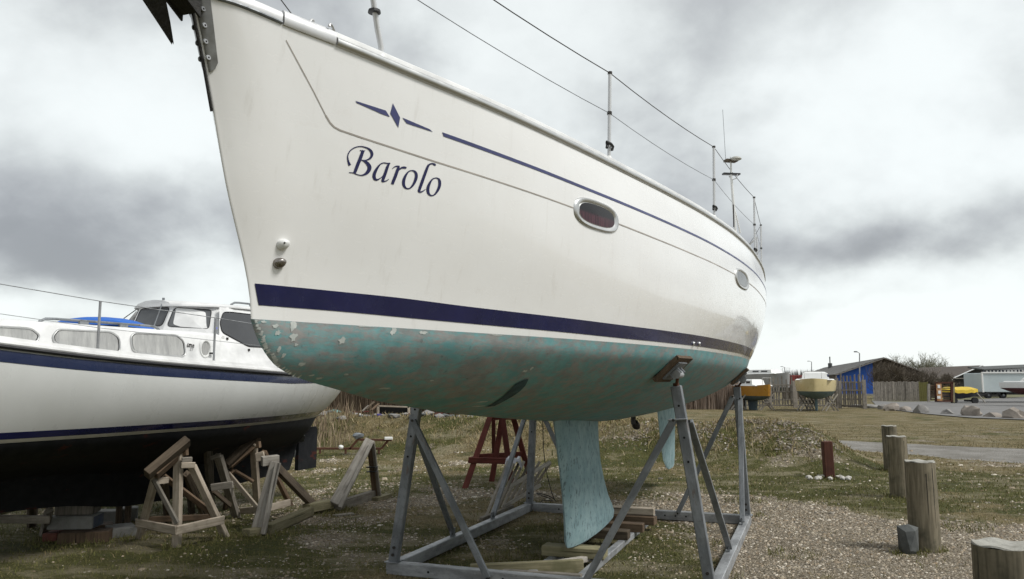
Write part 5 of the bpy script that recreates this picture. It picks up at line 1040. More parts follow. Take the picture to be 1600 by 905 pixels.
m = MB(); c = Vector(P(.77, cside(.77, 1.935), 1.935)); yy = Vector((0, 1, 0)); fo = MB()
fo.loft([[c + Vector((r_ * .072 * math.cos(t), o, r_ * .092 * math.sin(t) - .16 * o)) for t in [2 * math.pi * k / 24 for k in range(24)]] for r_, o in ((1.05, .0), (1.0, .022), (.86, .022), (.80, .008))], cap=False); fo = fo.obj('round_porthole', M['white'], lm, 40)
MB().loft([[c + Vector((r_ * .058 * math.cos(t), .010, r_ * .076 * math.sin(t))) for t in [2 * math.pi * k / 24 for k in range(24)]] for r_ in (1, .02)], cap=False).obj('pane', M['curtain'], fo)
MB().box(P(.84, cside(.84, 1.9) + .03, 1.885), (.05, .02, .018)).obj('lock', M['black'], lm)
for s, z in ((1.05, 2.03), (1.22, 2.06), (1.50, 1.945)): MB().box(P(s, whb(s, z) + .012, z), (.018, .018, .026)).obj('cleat', M['bolt'], lm)
# maker's mark on the cabin side: slanting letters and two outlined figures under them
def lglyph(lines, wd, mat, name):
    quads_ = []
    for ln in lines:
        for i in range(len(ln) - 1):
            a, b_ = ln[i], ln[i + 1]; tx, ty = b_[0] - a[0], b_[1] - a[1]; L_ = math.hypot(tx, ty); nx, ny = -ty / L_ * wd / 2, tx / L_ * wd / 2; ex, ey = tx / L_ * wd * .3, ty / L_ * wd * .3
            quads_.append([(a[0] - nx - ex, a[1] - ny - ey), (b_[0] - nx + ex, b_[1] - ny + ey), (b_[0] + nx + ex, b_[1] + ny + ey), (a[0] + nx - ex, a[1] + ny - ey)])
    v_, f_ = poly_fill(quads_); MB().add([P(p[0], cside(p[0], p[1]) + .003, p[1]) for p in v_], f_).obj(name, mat, lm)
X0, Z0 = .53, 1.945
def LG(pts): return [(X0 + a * .0125 + b * .003, Z0 - a * .0014 + b * .0115) for a, b in pts]
lglyph([LG([(.9, 3), (.2, 0), (1.0, 0)]), LG([(1.8, 0), (2.2, 2.6), (3.2, 2.6), (3.0, 0)]), LG([(3.2, 2.5), (4.6, 2.6), (4.4, 0)]), LG([(5.6, 0), (6.0, 2.6), (7.2, 2.5), (7.0, 0)])], .0085, M['bolt'], 'maker_mark')
lglyph([LG([(3.6, -1.0), (4.6, -.8), (4.6, -1.8), (3.6, -2.8), (4.8, -2.9)]), LG([(5.4, -.9), (6.6, -1.0), (5.8, -3.0)])], .0030, M['bolt'], 'maker_mark')
# rudder and propeller
m = MB(); m.loft([[P(s, y_, z) for s, y_ in ((3.50, -.03), (3.50, .03), (e_, .012), (e_, -.012))] for z, e_ in ((.37, 3.90), (.39, 3.92), (.90, 3.93), (.95, 3.90))]); m.obj('rudder', M['black_af'], lm)
MB().tube([P(3.55, 0, .9), P(3.6, 0, 1.5)], .03, 8).obj('rudder_stock', M['black_af'], lm)
MB().tube([P(3.2, 0, .76), P(3.46, 0, .74)], [.05, .03], 10).obj('propeller_hub', M['black_af'], lm)
for k in range(3):
    a = 2 * math.pi * k / 3 + .6; m = MB(); m.loft([[P(3.42 + q_ * .04, r_ * math.cos(a) + q_ * .05 * math.sin(a), .75 + r_ * math.sin(a) - q_ * .05 * math.cos(a)) for q_ in (-w_, w_)] + [P(3.43 + w_ * .03, r_ * math.cos(a), .755 + r_ * math.sin(a))] for r_, w_ in ((.03, .4), (.12, 1.3), (.2, .5))]); m.obj('propeller_blade', M['stone_dark'], lm)

# ------------------------------------------------------------------ timber trestles on the left
def snap(p, dz=0.0): return Vector((p[0], p[1], tz(p[0], p[1]) + dz))
def gp(u, v): p = G(u, v, 0); return Vector((p.x, p.y, tz(p.x, p.y) - .01))
def trestle(name, label, loc, parts, group='timber trestles round the motor sailer', cat='trestle'):
    t = thing(name, label, cat, tuple(gp(*loc)), 0, group)
    for nm, a, b, w_, h_, mt in parts:
        d_ = (Vector(b) - Vector(a)).normalized()
        if nm in ('cap', 'wedge') or abs(d_.z) < .6: w_, h_ = h_, w_
        beam(nm, a, b, w_, h_, M[mt], t, (0.2, 1, .1))
    return t
trestle('timber_trestle', 'four legged pale timber trestle nearest the camera, its cap leaning on the black hull', (280, 845), [
    ('leg', gp(276, 856), AY(279, 703, 7.84), .075, .06, 'wood_pale'), ('leg', gp(217, 842), AY(244, 742, 7.75), .065, .055, 'wood_pale'), ('leg', gp(353, 840), AY(300, 728, 7.92), .07, .055, 'wood_pale'), ('leg', gp(262, 815), AY(257, 752, 8.1), .06, .05, 'wood_dark'),
    ('leg', gp(322, 812), AY(291, 740, 8.1), .06, .05, 'wood_dark'),
    ('band', AY(213, 817, 8.10), AY(276, 829, 7.74), .025, .085, 'wood_pale'), ('band', AY(275, 829, 7.74), AY(350, 812, 8.20), .025, .085, 'wood_pale'), ('band', AY(230, 812, 8.5), AY(330, 808, 8.6), .025, .06, 'wood_brown'),
    ('brace', AY(240, 749, 7.68), AY(277, 818, 7.70), .045, .03, 'wood_grey'), ('brace', AY(255, 744, 8.0), AY(345, 812, 8.35), .06, .03, 'wood_brown'),
    ('rail', AY(244, 752, 7.72), AY(262, 750, 7.85), .04, .06, 'wood_pale'),
    ('head_board', AY(283, 727, 7.80), AY(305, 727, 7.86), .025, .055, 'wood_pale'), ('head_board', AY(284, 719, 7.80), AY(300, 718, 7.86), .025, .05, 'wood_grey'), ('post_block', AY(290, 712, 7.86), AY(289, 697, 7.86), .045, .045, 'wood_brown'),
    ('cap', AY(229, 742, 7.52), AY(293, 689, 7.82), .12, .075, 'wood_dark'), ('wedge', AY(243, 743, 7.62), AY(276, 714, 7.80), .09, .05, 'wood_brown')])
trestle('timber_trestle', 'grey weathered trestle with a crossbar, behind the nearest pale trestle', (345, 812), [
    ('leg', gp(330, 783 + 12), AY(325, 700, 8.9), .085, .06, 'wood_grey'), ('leg', gp(370, 808), AY(341, 712, 8.9), .09, .06, 'wood_grey'), ('crossbar', AY(330, 762, 8.86), AY(364, 757, 8.86), .03, .075, 'wood_grey'),
    ('head_board', AY(330, 716, 8.86), AY(345, 711, 8.86), .05, .05, 'wood_grey'), ('head_board', AY(337, 702, 8.9), AY(336, 697, 8.9), .07, .07, 'wood_dark'), ('brace', AY(333, 767, 8.95), AY(360, 790, 9.3), .05, .03, 'wood_dark'),
    ('back_leg', gp(300, 803), AY(294, 738, 9.1), .07, .05, 'wood_dark')])
trestle('timber_trestle', 'third trestle from the left with a sloping cap beside the rudder', (395, 800), [
    ('leg', gp(403, 800), AY(396, 692, 9.35), .075, .06, 'wood_pale'), ('leg', gp(455, 790), AY(412, 706, 9.5), .06, .05, 'wood_brown'), ('leg', gp(352, 795), AY(362, 736, 9.3), .06, .05, 'wood_brown'),
    ('band', AY(376, 798, 9.6), AY(404, 796, 9.35), .025, .07, 'wood_pale'), ('band', AY(404, 798, 9.35), AY(453, 785, 9.9), .025, .08, 'wood_pale'), ('brace', AY(354, 737, 9.25), AY(401, 792, 9.3), .05, .03, 'wood_pale'), ('brace', AY(366, 735, 9.4), AY(396, 753, 9.45), .045, .03, 'wood_brown'),
    ('head_board', AY(400, 715, 9.32), AY(413, 712, 9.32), .04, .10, 'wood_pale'), ('post_block', AY(404, 700, 9.36), AY(403, 690, 9.36), .05, .05, 'wood_brown'), ('cap', AY(354, 727, 9.15), AY(404, 680, 9.4), .12, .08, 'wood_dark'), ('wedge', AY(360, 729, 9.22), AY(398, 697, 9.38), .08, .05, 'wood_brown')])
trestle('low_trestle', 'low timber bench at the left edge of the frame under the black hull', (40, 830), [
    ('leg', gp(67, 836), AY(77, 797, 7.9), .07, .05, 'wood_grey'), ('band', AY(-14, 811, 7.75), AY(78, 812, 7.9), .03, .075, 'wood_grey'), ('brace', AY(-12, 806, 7.9), AY(30, 786, 8.1), .05, .03, 'wood_white'), ('brace', AY(0, 803, 8.0), AY(44, 790, 8.2), .04, .03, 'wood_green'), ('leg', gp(-30, 838), AY(-22, 795, 7.8), .07, .05, 'wood_grey'), ('back_leg', gp(48, 822), AY(48, 792, 8.6), .06, .05, 'wood_dark')])
# the bleached wooden cradle frame beside the rudder
fr = thing('timber_cradle', 'bleached timber cradle frame, two triangular ends on a long ground beam beside the rudder', 'timber frame', tuple(gp(480, 812)))
Fp = lambda nm, a, b, w_, h_, mt, up=(0, 1, .1): beam(nm, a, b, w_, h_, M[mt], fr, up)
A0 = gp(400, 835) + Vector((0, 0, .04)); A1 = AY(431, 722, 8.75)
Fp('upright', A0, A1, .11, .05, 'wood_white'); Fp('upright', gp(411, 838) + Vector((0, 0, .02)), AY(434, 724, 8.70), .05, .05, 'wood_white')
Fp('head_block', AY(409, 721, 8.75), AY(435, 718, 8.85), .10, .075, 'wood_white'); Fp('strut', AY(430, 728, 8.85), gp(493, 801) + Vector((0, 0, .06)), .05, .12, 'wood_dark')
Fp('ground_beam', gp(384, 840) + Vector((0, 0, .05)), gp(424, 832) + Vector((0, 0, .04)), .12, .07, 'wood_green', (0, 0, 1))
Fp('ground_beam', gp(418, 836) + Vector((0, 0, .06)), gp(484, 808) + Vector((0, 0, .07)), .10, .10, 'wood_green', (0, 0, 1))
Fp('ground_beam', gp(478, 808) + Vector((0, 0, .10)), gp(526, 797) + Vector((0, 0, .09)), .12, .10, 'wood_green', (0, 0, 1))
Fp('ground_beam', gp(524, 800) + Vector((0, 0, .06)), gp(590, 778) + Vector((0, 0, .07)), .08, .12, 'wood_grey', (0, 0, 1))
T1_ = AY(578, 688, 10.85)
Fp('strut', gp(522, 801) + Vector((0, 0, .10)), T1_, .13, .045, 'wood_white'); Fp('strut', gp(530, 803) + Vector((0, 0, .06)), AY(580, 694, 10.75), .045, .06, 'wood_white')
Fp('upright', gp(588, 780) + Vector((0, 0, .06)), AY(579, 690, 10.92), .10, .06, 'wood_brown'); Fp('upright', gp(593, 780) + Vector((0, 0, .05)), AY(583, 692, 10.80), .04, .06, 'wood_grey')
for v_ in (730, 737): Fp('strap', AY(574, v_, 10.90), AY(589, v_, 10.86), .085, .014, 'black', (0, 0, 1))
Fp('foot_block', gp(586, 783) + Vector((0, 0, .03)), gp(607, 777) + Vector((0, 0, .03)), .1, .06, 'wood_green', (0, 0, 1))
plank(gp(521, 808) + Vector((0, 0, .02)), gp(552, 805) + Vector((0, 0, .02)), .09, .022, M['wood_grey'], 'grey board end lying flat beside the wooden cradle frame', 'boards lying by the wooden frame')
plank(gp(544, 812) + Vector((0, 0, .015)), gp(566, 808) + Vector((0, 0, .015)), .05, .018, M['wood_green'], 'small mossy board scrap lying right of the wooden cradle frame', 'boards lying by the wooden frame')
# blocks below the motor sailer keel
def blk(name, p, d, rz, mat, label, cat, group='blocks stacked under the motor sailer keel'):
    m = MB(); m.box((0, 0, d[2] / 2), d, 0, .008); o = m.obj(name, mat); o.location = p; o.rotation_euler = (0, 0, rz); tag(o, label, cat, group); return o
kb = gp(122, 838); kz0 = kb.z
blk('brick', gp(84, 842) , (.14, .22, .085), .15, M['brick_red'], 'dark red brick at the bottom left of the block stack', 'brick')
blk('timber_block', gp(134, 845), (.46, .24, .115), .25, M['wood_brown'], 'long rusty brown timber at the bottom of the block stack', 'timber block')
blk('timber_block', gp(158, 833), (.22, .24, .11), .5, M['wood_brown'], 'short brown timber behind the right end of the block stack', 'timber block')
blk('concrete_block', gp(188, 836), (.27, .30, .105), .6, M['concrete'], 'pale topped concrete block on the grass right of the stack', 'concrete block')
b1_ = blk('concrete_block', gp(117, 840) + Vector((0, 0, .118)), (.44, .30, .13), .12, M['concrete'], 'wide grey block in the middle of the stack, blue paint on its end', 'concrete block')
MB().box((.2215, 0, .065), (.004, .26, .11)).obj('painted_end', simple('scuffed blue paint', (.05, .08, .14), .8, 0, (.10, .10, .10), 8, .9), b1_)
blk('timber_block', gp(118, 839) + Vector((0, .02, .250)), (.36, .28, .095), .18, M['wood_grey'], 'grey timber block near the top of the stack', 'timber block')
blk('concrete_block', gp(126, 834) + Vector((0, .15, .347)), (.34, .26, .055), .1, M['concrete'], 'thin pale block wedged directly under the keel', 'concrete block')
for u, w0_ in ((52, 'at the far left under the black hull'), (75, 'just left of the block stack'), (185, 'just right of the block stack'), (199, 'next to the upright pale block')): blk('timber_block', gp(u, 822), (.06, .06, .34), .2, M['wood_dark'], 'thin dark prop standing in the shade ' + w0_, 'prop', 'dark props under the motor sailer')
blk('concrete_block', gp(168, 815), (.30, .2, .14), .1, M['concrete'], 'white block lying in the shade behind the stack', 'concrete block')
blk('concrete_block', gp(200, 812), (.20, .2, .15), .4, M['concrete'], 'upright pale block in the shade left of the nearest trestle', 'concrete block')

# red trestle, slatted frame, cloth and cable seen under the yacht
rt = thing('red_trestle', 'red painted four legged timber trestle beyond the steel cradle', 'trestle', tuple(gp(760, 752)), 0)
def RB(nm, a, b, w_, h_):
    if nm in ('band', 'head'): w_, h_ = h_, w_
    beam(nm, a, b, w_, h_, M['wood_red'], rt, (0.1, 1, .1))
RB('leg', gp(726, 762), AY(768, 645, 12.75), .085, .06); RB('leg', gp(768, 752), AY(786, 645, 12.95), .085, .06); RB('leg', AY(772, 742, 13.6), AY(771, 645, 13.1), .06, .06); RB('leg', gp(800, 757), AY(784, 645, 12.75), .085, .06); RB('leg', gp(828, 745), AY(800, 645, 13.0), .085, .06)
RB('band', AY(732, 719, 12.35), AY(800, 721, 12.55), .03, .09); RB('band', AY(745, 714, 13.3), AY(815, 710, 13.3), .03, .09); RB('band', AY(733, 719, 12.4), AY(747, 713, 13.3), .03, .07); RB('head', AY(764, 651, 12.8), AY(803, 650, 12.9), .12, .1)
sl = thing('slatted_frame', 'grey slatted frame of long battens lying tilted against the cradle post', 'slatted frame', tuple(gp(790, 800)))
for k in range(9):
    t = k / 8; bot = G(760 + 66 * t, 806 - 32 * t, .03); top = AY(794 + 66 * t, 721 + (3 if k % 3 else 0), 10.2 + .85 * t)
    beam('slat', bot, top, .035, .02, M['wood_white'] if k % 2 else M['wood_grey'], sl, (.3, 1, 0))
beam('cross_batten', AY(768, 778, 9.95), AY(860, 722, 10.95), .05, .02, M['wood_white'], sl, (.3, 1, 0)); beam('cross_batten', G(752, 812, .03), G(800, 792, .03), .05, .05, M['wood_grey'], sl); beam('cross_batten', AY(787, 792, 10.0), AY(845, 758, 10.7), .045, .02, M['wood_white'], sl, (.3, 1, 0))
m = MB(); rows = []
for i in range(9):
    row = []
    for j in range(13):
        u = 789 + 26 * j / 12; y = 10.3 + .35 * i / 8; p = AY(u, 722, y); row.append((p.x, p.y, p.z + .03 + .05 * math.sin(j * .9 + i * .7) * math.cos(i * 1.1) - (.07 if i == 0 or j in (0, 12) else 0)))
    rows.append(row)
m.grid(rows); m.obj('cloth', simple('white rag', (.72, .72, .74), .9, 0, (.35, .36, .42), 9, .6), None, 60, label='crumpled white cloth draped over the top of the slatted frame', cat='cloth')
cbp = [AY(848, 655, 10.9), AY(849, 700, 10.9), AY(853, 735, 10.85), AY(862, 770, 10.8), G(867, 782, .02)]
for k in range(16): a = k * .55; r_ = .14 - .004 * k; c = G(852, 786, .03); cbp.append(c + Vector((r_ * math.cos(a), .10 * math.sin(a), .02 + .10 * max(0, math.sin(a * .5)))))
cbp += [G(840, 790, .02), G(826, 786, .02), G(812, 793, .02), G(800, 800, .02)]
MB().tube(cbp, .006, 5).obj('cable', M['rubber'], None, 60, label='black cable hanging down and coiled on the ground beside the keel', cat='cable')
m = MB(); m.tube([G(866, 790, .02), G(900, 792, .02), G(928, 796, .02), G(960, 793, .02)], .010, 6); m.obj('cable', M['rubber'], None, 60, label='black cable lying straight along the ground behind the keel', cat='cable')

# ------------------------------------------------------------------ bollards, rusty post, stones
def bollard(p, r_, h_, label, lean=(0, 0), seed=0):
    t = thing('wooden_bollard', label, 'bollard', tuple(p), 0, 'weathered log bollards in a row along the track'); N = 40; rd_ = random.Random(seed); ph = [rd_.random() * 6 for _ in range(6)]
    def rad(a, z): return r_ * (1 + .018 * math.sin(3 * a + ph[0]) + .012 * math.sin(7 * a + ph[1]) + .008 * math.sin(13 * a + ph[2]) + .03 * (1 - z / h_))
    rings = []
    for z in [-.15, 0, .1, .25, .45, .65, h_ - .02, h_ - .006]:
        rings.append([(rad(a, z) * math.cos(a) + lean[0] * z, rad(a, z) * math.sin(a) + lean[1] * z, z) for a in [2 * math.pi * k / N for k in range(N)]])
    m = MB(); m.loft(rings, cap=False)
    sh = m.obj('log', M['log'], t, 60); m = MB()
    m.loft([[(q * rad(a, h_) * math.cos(a) + lean[0] * h_, q * rad(a, h_) * math.sin(a) + lean[1] * h_, h_ + dz_ + (.006 * math.sin(5 * a + ph[3]) if q > .5 else 0)) for a in [2 * math.pi * k / N for k in range(N)]] for q, dz_ in ((1.0, -.006), (.965, .003), (.6, .001), (.3, -.003), (.02, -.004))], cap=False); m.obj('sawn_top', M['log_top'], t, 60)
    for k in range(5):
        a = ph[k] ; m = MB(); z0 = .1 + .12 * k; z1 = h_ - .004 - .05 * (k % 3)
        m.loft([[((rad(a, z) + .0008) * math.cos(a + d) + lean[0] * z, (rad(a, z) + .0008) * math.sin(a + d) + lean[1] * z, z) for d in (-w_, w_)] + [((rad(a, z) - .004) * math.cos(a) + lean[0] * z, (rad(a, z) - .004) * math.sin(a) + lean[1] * z, z)] for z, w_ in ((z0, .004), ((z0 + z1) / 2, .022), (z1, .03))]); m.obj('crack', M['hole'], t)
    return t
def gb(u, v): p = G(u, v, 0); return Vector((p.x, p.y + .1, tz(p.x, p.y)))
bollard(gb(1455, 862), .135, .83, 'tall log bollard with a grey stone against its foot', (-.012, 0), 1)
bollard(gb(1413, 780), .128, .82, 'slimmer log bollard half hiding the farthest bollard', (-.02, 0), 2)
bollard(gb(1398, 737), .125, .80, 'farthest log bollard, next to the gravel path', (-.02, 0), 3)
p4_ = G(1566, 850, .80); bollard(Vector((p4_.x, p4_.y + .0, tz(p4_.x, p4_.y))), .135, .80, 'nearest log bollard cut by the bottom right corner, pale sawn top', (0, 0), 4)
m = MB(); m.ico((0, 0, .14), (.10, .085, .21), .2, .42, 1, 9); st_ = m.obj('stone', M['stone_dark'], None, 25, label='upright dark grey stone leaning against the bollard', cat='stone'); st_.location = gp(1423, 866) + Vector((0, .06, 0)); st_.rotation_euler = (0, .08, 0)
rp = gp(1296, 748); o = beam('rusty_post', rp - Vector((0, 0, .1)), rp + Vector((-.02, 0, .60)), .155, .12, M['red_post'], None, (0, 1, 0), .01, label='short rust red square post with white stones round its foot', cat='post')
for k in range(14):
    a = k * .9; r_ = .13 + .035 * (k % 5); m = MB(); m.ico((0, 0, 0), (.05 + .012 * (k % 3), .04, .03), a, .3, 1, k); o = m.obj('stone', simple('chalky stone', (.58, .56, .51), .9, 0, (.40, .38, .34), 12, .8) if k == 0 else bpy.data.materials['chalky stone'])
    o.location = rp + Vector((-.03 + r_ * 1.5 * math.cos(a), -.05 + r_ * .8 * math.sin(a) - .06, .025)); tag(o, 'small chalky stone lying ' + ('just left of' if math.cos(a) < -.4 else 'just right of' if math.cos(a) > .4 else 'right in front of') + ' the foot of the rust red post', 'stone', 'white stones round the red post')
# ------------------------------------------------------------------ boulders by the road
RK = [(1364, 638, 26, 5, 'stone'), (1384, 640, 18, 8, 'stone'), (1397, 642, 24, 10, 'stone_warm'), (1420, 643, 20, 7, 'stone_warm'), (1445, 646, 28, 11, 'stone'), (1486, 648, 20, 7, 'stone'),
      (1523, 651, 32, 15, 'stone_warm'), (1558, 653, 22, 8, 'stone_warm'), (1592, 655, 34, 14, 'stone_warm'), (1340, 637, 20, 4, 'stone'), (1640, 658, 34, 13, 'stone')]
RL = ['low flat grey boulder nearest the end of the picket fence', 'small rounded grey boulder, second from the fence end', 'sandy boulder standing highest near the fence end', 'low sandy boulder between a tall sandy one and a grey one', 'broad grey boulder in the middle of the row',
      'small wedge shaped boulder at the road edge', 'biggest peaked boulder of the row by the road', 'low sandy boulder right of the biggest one', 'large rounded sandy boulder at the right edge of the frame', 'flat stone at the foot of the picket fence', 'grey boulder beyond the right edge of the frame']
for i, (u, v, wp_, hp, mt) in enumerate(RK):
    p = G(u, v, 0); s = p.y / F; m = MB(); m.ico((0, 0, 0), (wp_ * s * .56, wp_ * s * .42, hp * s * .85), .3 * i, .30, 2, i + 3)
    o = m.obj('boulder', M[mt], None, 35); o.location = (p.x, p.y + .3, tz(p.x, p.y) + hp * s * .28); tag(o, RL[i], 'boulder', 'boulders in a row along the road')

# ------------------------------------------------------------------ picket fence
def fence(u0, u1, v0, v1, label, hh, n, posts, rails=(.18, .78), hvar=.08, group='picket fence sections', back=False, mat='wood_fence', pw=.075, name='picket_fence'):
    a, b = G(u0, v0, 0), G(u1, v1, 0); t = thing(name, label, 'fence', tuple(a), 0, group); d = b - a; d.z = 0; L_ = d.length; d.normalize(); nrm = Vector((d.y, -d.x, 0))
    if nrm.y > 0: nrm = -nrm
    r_ = random.Random(int(u0)); ms_ = []
    for hk in range(6):
        m = MB(); h_ = hh * (1 + hvar * (r_.random() - .5) * 2); w2 = pw / 2
        m.loft([[(-w2, -.011, 0), (w2, -.011, 0), (w2, .011, 0), (-w2, .011, 0)], [(-w2, -.011, h_ - .05), (w2, -.011, h_ - .05), (w2, .011, h_ - .05), (-w2, .011, h_ - .05)], [(-w2 * .35, -.011, h_), (w2 * .35, -.011, h_), (w2 * .35, .011, h_), (-w2 * .35, .011, h_)]]); ms_.append(m.mesh('picket', M[mat]))
    ang = math.atan2(d.y, d.x)
    for k in range(n):
        q = d * (L_ * (k + .5) / n + (r_.random() - .5) * .03); o = place(ms_[r_.randrange(6)], 'picket', t); o.location = q + Vector((0, 0, .05 + .03 * r_.random())); o.rotation_euler = (0, (r_.random() - .5) * .05, ang)
    for z in rails: beam('rail', Vector(a) + nrm * .04 + Vector((0, 0, hh * z)) * (-1 if False else 1), Vector(b) + nrm * .04 + Vector((0, 0, hh * z)), .04, .09, M[mat], t, (0, 0, 1))
    for (f_, ph_, pw_) in posts: q = a + d * (L_ * f_) + nrm * .12; beam('fence_post', q, q + Vector((0, 0, ph_)), pw_, .12, M[mat], t, (0, 1, 0))
    return t
fence(1150, 1311, 636.5, 637.5, 'long grey picket fence behind the yellow and cream boats', 1.30, 36, ((.34, 1.5, .16), (.58, 1.6, .26), (.985, 1.75, .16)), rails=(.10, .72))
fence(1314, 1354, 638, 639, 'short taller picket section at the right end of the fence', 1.50, 12, ((.02, 1.6, .14), (.97, 1.65, .22)), rails=(.10, .70), hvar=.05)
fence(1306, 1352, 633, 634, 'row of taller pickets standing behind the short fence section', 2.0, 8, (), rails=(.2, .75), pw=.10)
fence(1200, 1310, 632.5, 633, 'second row of taller pickets behind the long fence', 1.75, 16, (), rails=(.2, .75), pw=.09)
# board fence of close vertical boards and the olive board
def board_fence(u0, u1, v, h0, n, mat, label, gap=.006, group='close board fences by the road'):
    a, b = G(u0, v, 0), G(u1, v, 0); t = thing('board_fence', label, 'fence', tuple(a), 0, group); w2 = (b.x - a.x) / n; r_ = random.Random(int(u0) + 1)
    ms_ = [MB().box((0, 0, h0 * (.98 + .04 * k / 3) / 2), (w2 - gap * 2, .03, h0 * (.98 + .04 * k / 3)), 0, .004).mesh('board', M[mat]) for k in range(4)]
    for k in range(n): o = place(ms_[r_.randrange(4)], 'board', t); o.location = (w2 * (k + .5), .01 * (r_.random() - .5) * 4, 0)
    return t
board_fence(1365, 1437, 627.5, 1.52, 24, 'wood_fence', 'grey close board fence in front of the bare bushes')
board_fence(1437, 1452, 628, 1.50, 5, 'olive', 'short olive green board section beside the grey board fence')
board_fence(1452, 1538, 620, 1.62, 20, 'wood_fence', 'grey board fence behind the yellow covered boat')
# ------------------------------------------------------------------ the buildings
def GY(u, v, y): return AY(u, v, y)
blue = thing('blue_building', 'long low workshop with a bright blue gable wall and grey pitched roof', 'building', tuple(G(1378, 617, 0)))
y0 = 88.0; ap_ = GY(1378, 558.5, y0); el_ = GY(1303, 585, y0); er_ = GY(1452, 585, y0); bk_ = Vector((19.0, 65.0, 0)); zr = .14
def wl(name, pts, mat, par, th=None):
    m = MB(); n = len(pts); off = Vector(th or (0, .15, 0)); m.loft([[Vector(p) - par.location for p in pts], [Vector(p) - par.location + off for p in pts]]); return m.obj(name, mat, par)
g0 = Vector((el_.x + .25, y0, 0)); g1 = Vector((er_.x - .25, y0, 0)); zl2 = el_.z + .03; mid_ = GY(1365, 600, y0).x
def roofz(x): return ap_.z - (ap_.z - el_.z) * abs(x - ap_.x) / (ap_.x - el_.x) - .12
wl('gable_wall', [(g0.x, y0, 0), (mid_, y0, 0), (mid_, y0, roofz(mid_)), (g0.x, y0, roofz(g0.x))], M['blue_wall'], blue)
wl('gable_wall', [(mid_ + .003, y0, 0), (g1.x, y0, 0), (g1.x, y0, roofz(g1.x)), (ap_.x, y0, roofz(ap_.x)), (mid_ + .003, y0, roofz(mid_))], M['wall_brown'], blue)
wl('side_wall', [Vector((g0.x, y0 + .16, 0)), Vector((g0.x, y0 + .16, 0)) + bk_, Vector((g0.x, y0 + .16, zl2 - .1)) + bk_, Vector((g0.x, y0 + .16, zl2 - .1))], M['wall_brown'], blue, (.15, 0, 0))
fb = Vector((0, -.45, 0))
for sgn, e in ((1, el_), (-1, er_)):
    A_, B_ = ap_ + fb, e + fb; n = 11
    for k in range(n):       # roof sheets, each lapping the next down the slope
        t0, t1 = k / n, (k + 1) / n + .015; p0, p1 = A_.lerp(B_, t0), A_.lerp(B_, t1); lift = Vector((0, 0, .05)); 
        m = MB(); m.loft([[p0 + lift * 0 - blue.location, p1 + lift - blue.location, p1 + lift * 0 - Vector((0, 0, .06)) - blue.location, p0 - Vector((0, 0, .06)) - blue.location], [q + bk_ - blue.location for q in (p0, p1 + lift, p1 - Vector((0, 0, .06)), p0 - Vector((0, 0, .06)))]]); m.obj('roof_sheet', M['roof_grey'], blue)
    beam('barge_board', A_ + Vector((0, -.05, -.12)), B_ + Vector((0, -.05, -.10)), .06, .22, M['wood_fence'], blue, (0, 1, 0))
vt = GY(1297, 570, 130); MB().tube([vt - blue.location + Vector((0, 0, -.6)), vt - blue.location + Vector((0, 0, .25))], [.35, .35], 8).obj('roof_vent', M['stone_dark'], blue); MB().tube([vt - blue.location, vt - blue.location + Vector((0, 0, 1.3))], .09, 6).obj('flue', M['stone_dark'], blue)
MB().box(GY(1306, 617.4, y0 - .3) - blue.location + Vector((2.2, 0, .05)), (4.2, .3, .18)).obj('plinth', M['concrete'], blue)
br = thing('brown_building', 'low dark building with pale barge boards and a felt roof right of the blue one', 'building', tuple(G(1510, 612, 0)))
y1 = 78.0; a2 = GY(1530, 571.5, y1); l2 = GY(1487, 590.5, y1); r2 = GY(1573, 590.5, y1); far2 = Vector((-6.8, 12.0, 0)) * 1.0
m = MB(); rl = br.location
m.loft([[p - rl for p in (Vector((l2.x + .2, y1, 0)), Vector((r2.x - .2, y1, 0)), Vector((r2.x - .2, y1, r2.z)), Vector((a2.x, y1, a2.z - .05)), Vector((l2.x + .2, y1, l2.z)))], [p - rl + Vector((0, .2, 0)) for p in (Vector((l2.x + .2, y1, 0)), Vector((r2.x - .2, y1, 0)), Vector((r2.x - .2, y1, r2.z)), Vector((a2.x, y1, a2.z - .05)), Vector((l2.x + .2, y1, l2.z)))]]); m.obj('gable_wall', simple('dark grey boards', (.055, .055, .05), .9, 0, (.04, .04, .037), 1, .9), br)
bk2 = GY(1436, 573, y1 + 14) - a2; bk2.z = 0
for e in (l2, r2):
    m = MB(); q = [a2 + Vector((0, -.3, .03)), e + Vector((0, -.3, .03)), e + Vector((0, -.3, -.08)), a2 + Vector((0, -.3, -.08))]; m.loft([[p - rl for p in q], [p + bk2 - rl for p in q]]); m.obj('roof', M['roof_brown'], br)
    beam('barge_board', a2 + Vector((0, -.4, 0)), e + Vector((0, -.4, 0)), .05, .28, M['white'], br, (0, 1, 0))
beam('fascia_board', Vector((l2.x - 2.4, y1 - .5, l2.z - .05)), Vector((r2.x - 4.2, y1 - .5, l2.z - .05)), .06, .26, M['wood_white'], br, (0, 1, 0))
beam('side_wall', Vector((l2.x - 2.4, y1 + .3, l2.z * .5 - .05)), Vector((l2.x + .1, y1 + .3, l2.z * .5 - .05)), l2.z, .1, M['wall_brown'], br, (0, 1, 0))
dkb = thing('long_shed', 'long dark blue shed with a row of pale lettering boards along its front', 'building', tuple(G(1600, 612, 0)))
q0, q1 = GY(1537, 579, 72), GY(1680, 574, 72); wl('fascia', [(q0.x, 72, 1.2), (q1.x, 72, 1.2), (q1.x, 72, q1.z), (q0.x, 72, q0.z)], simple('dark blue fascia', (.05, .07, .13), .7), dkb)
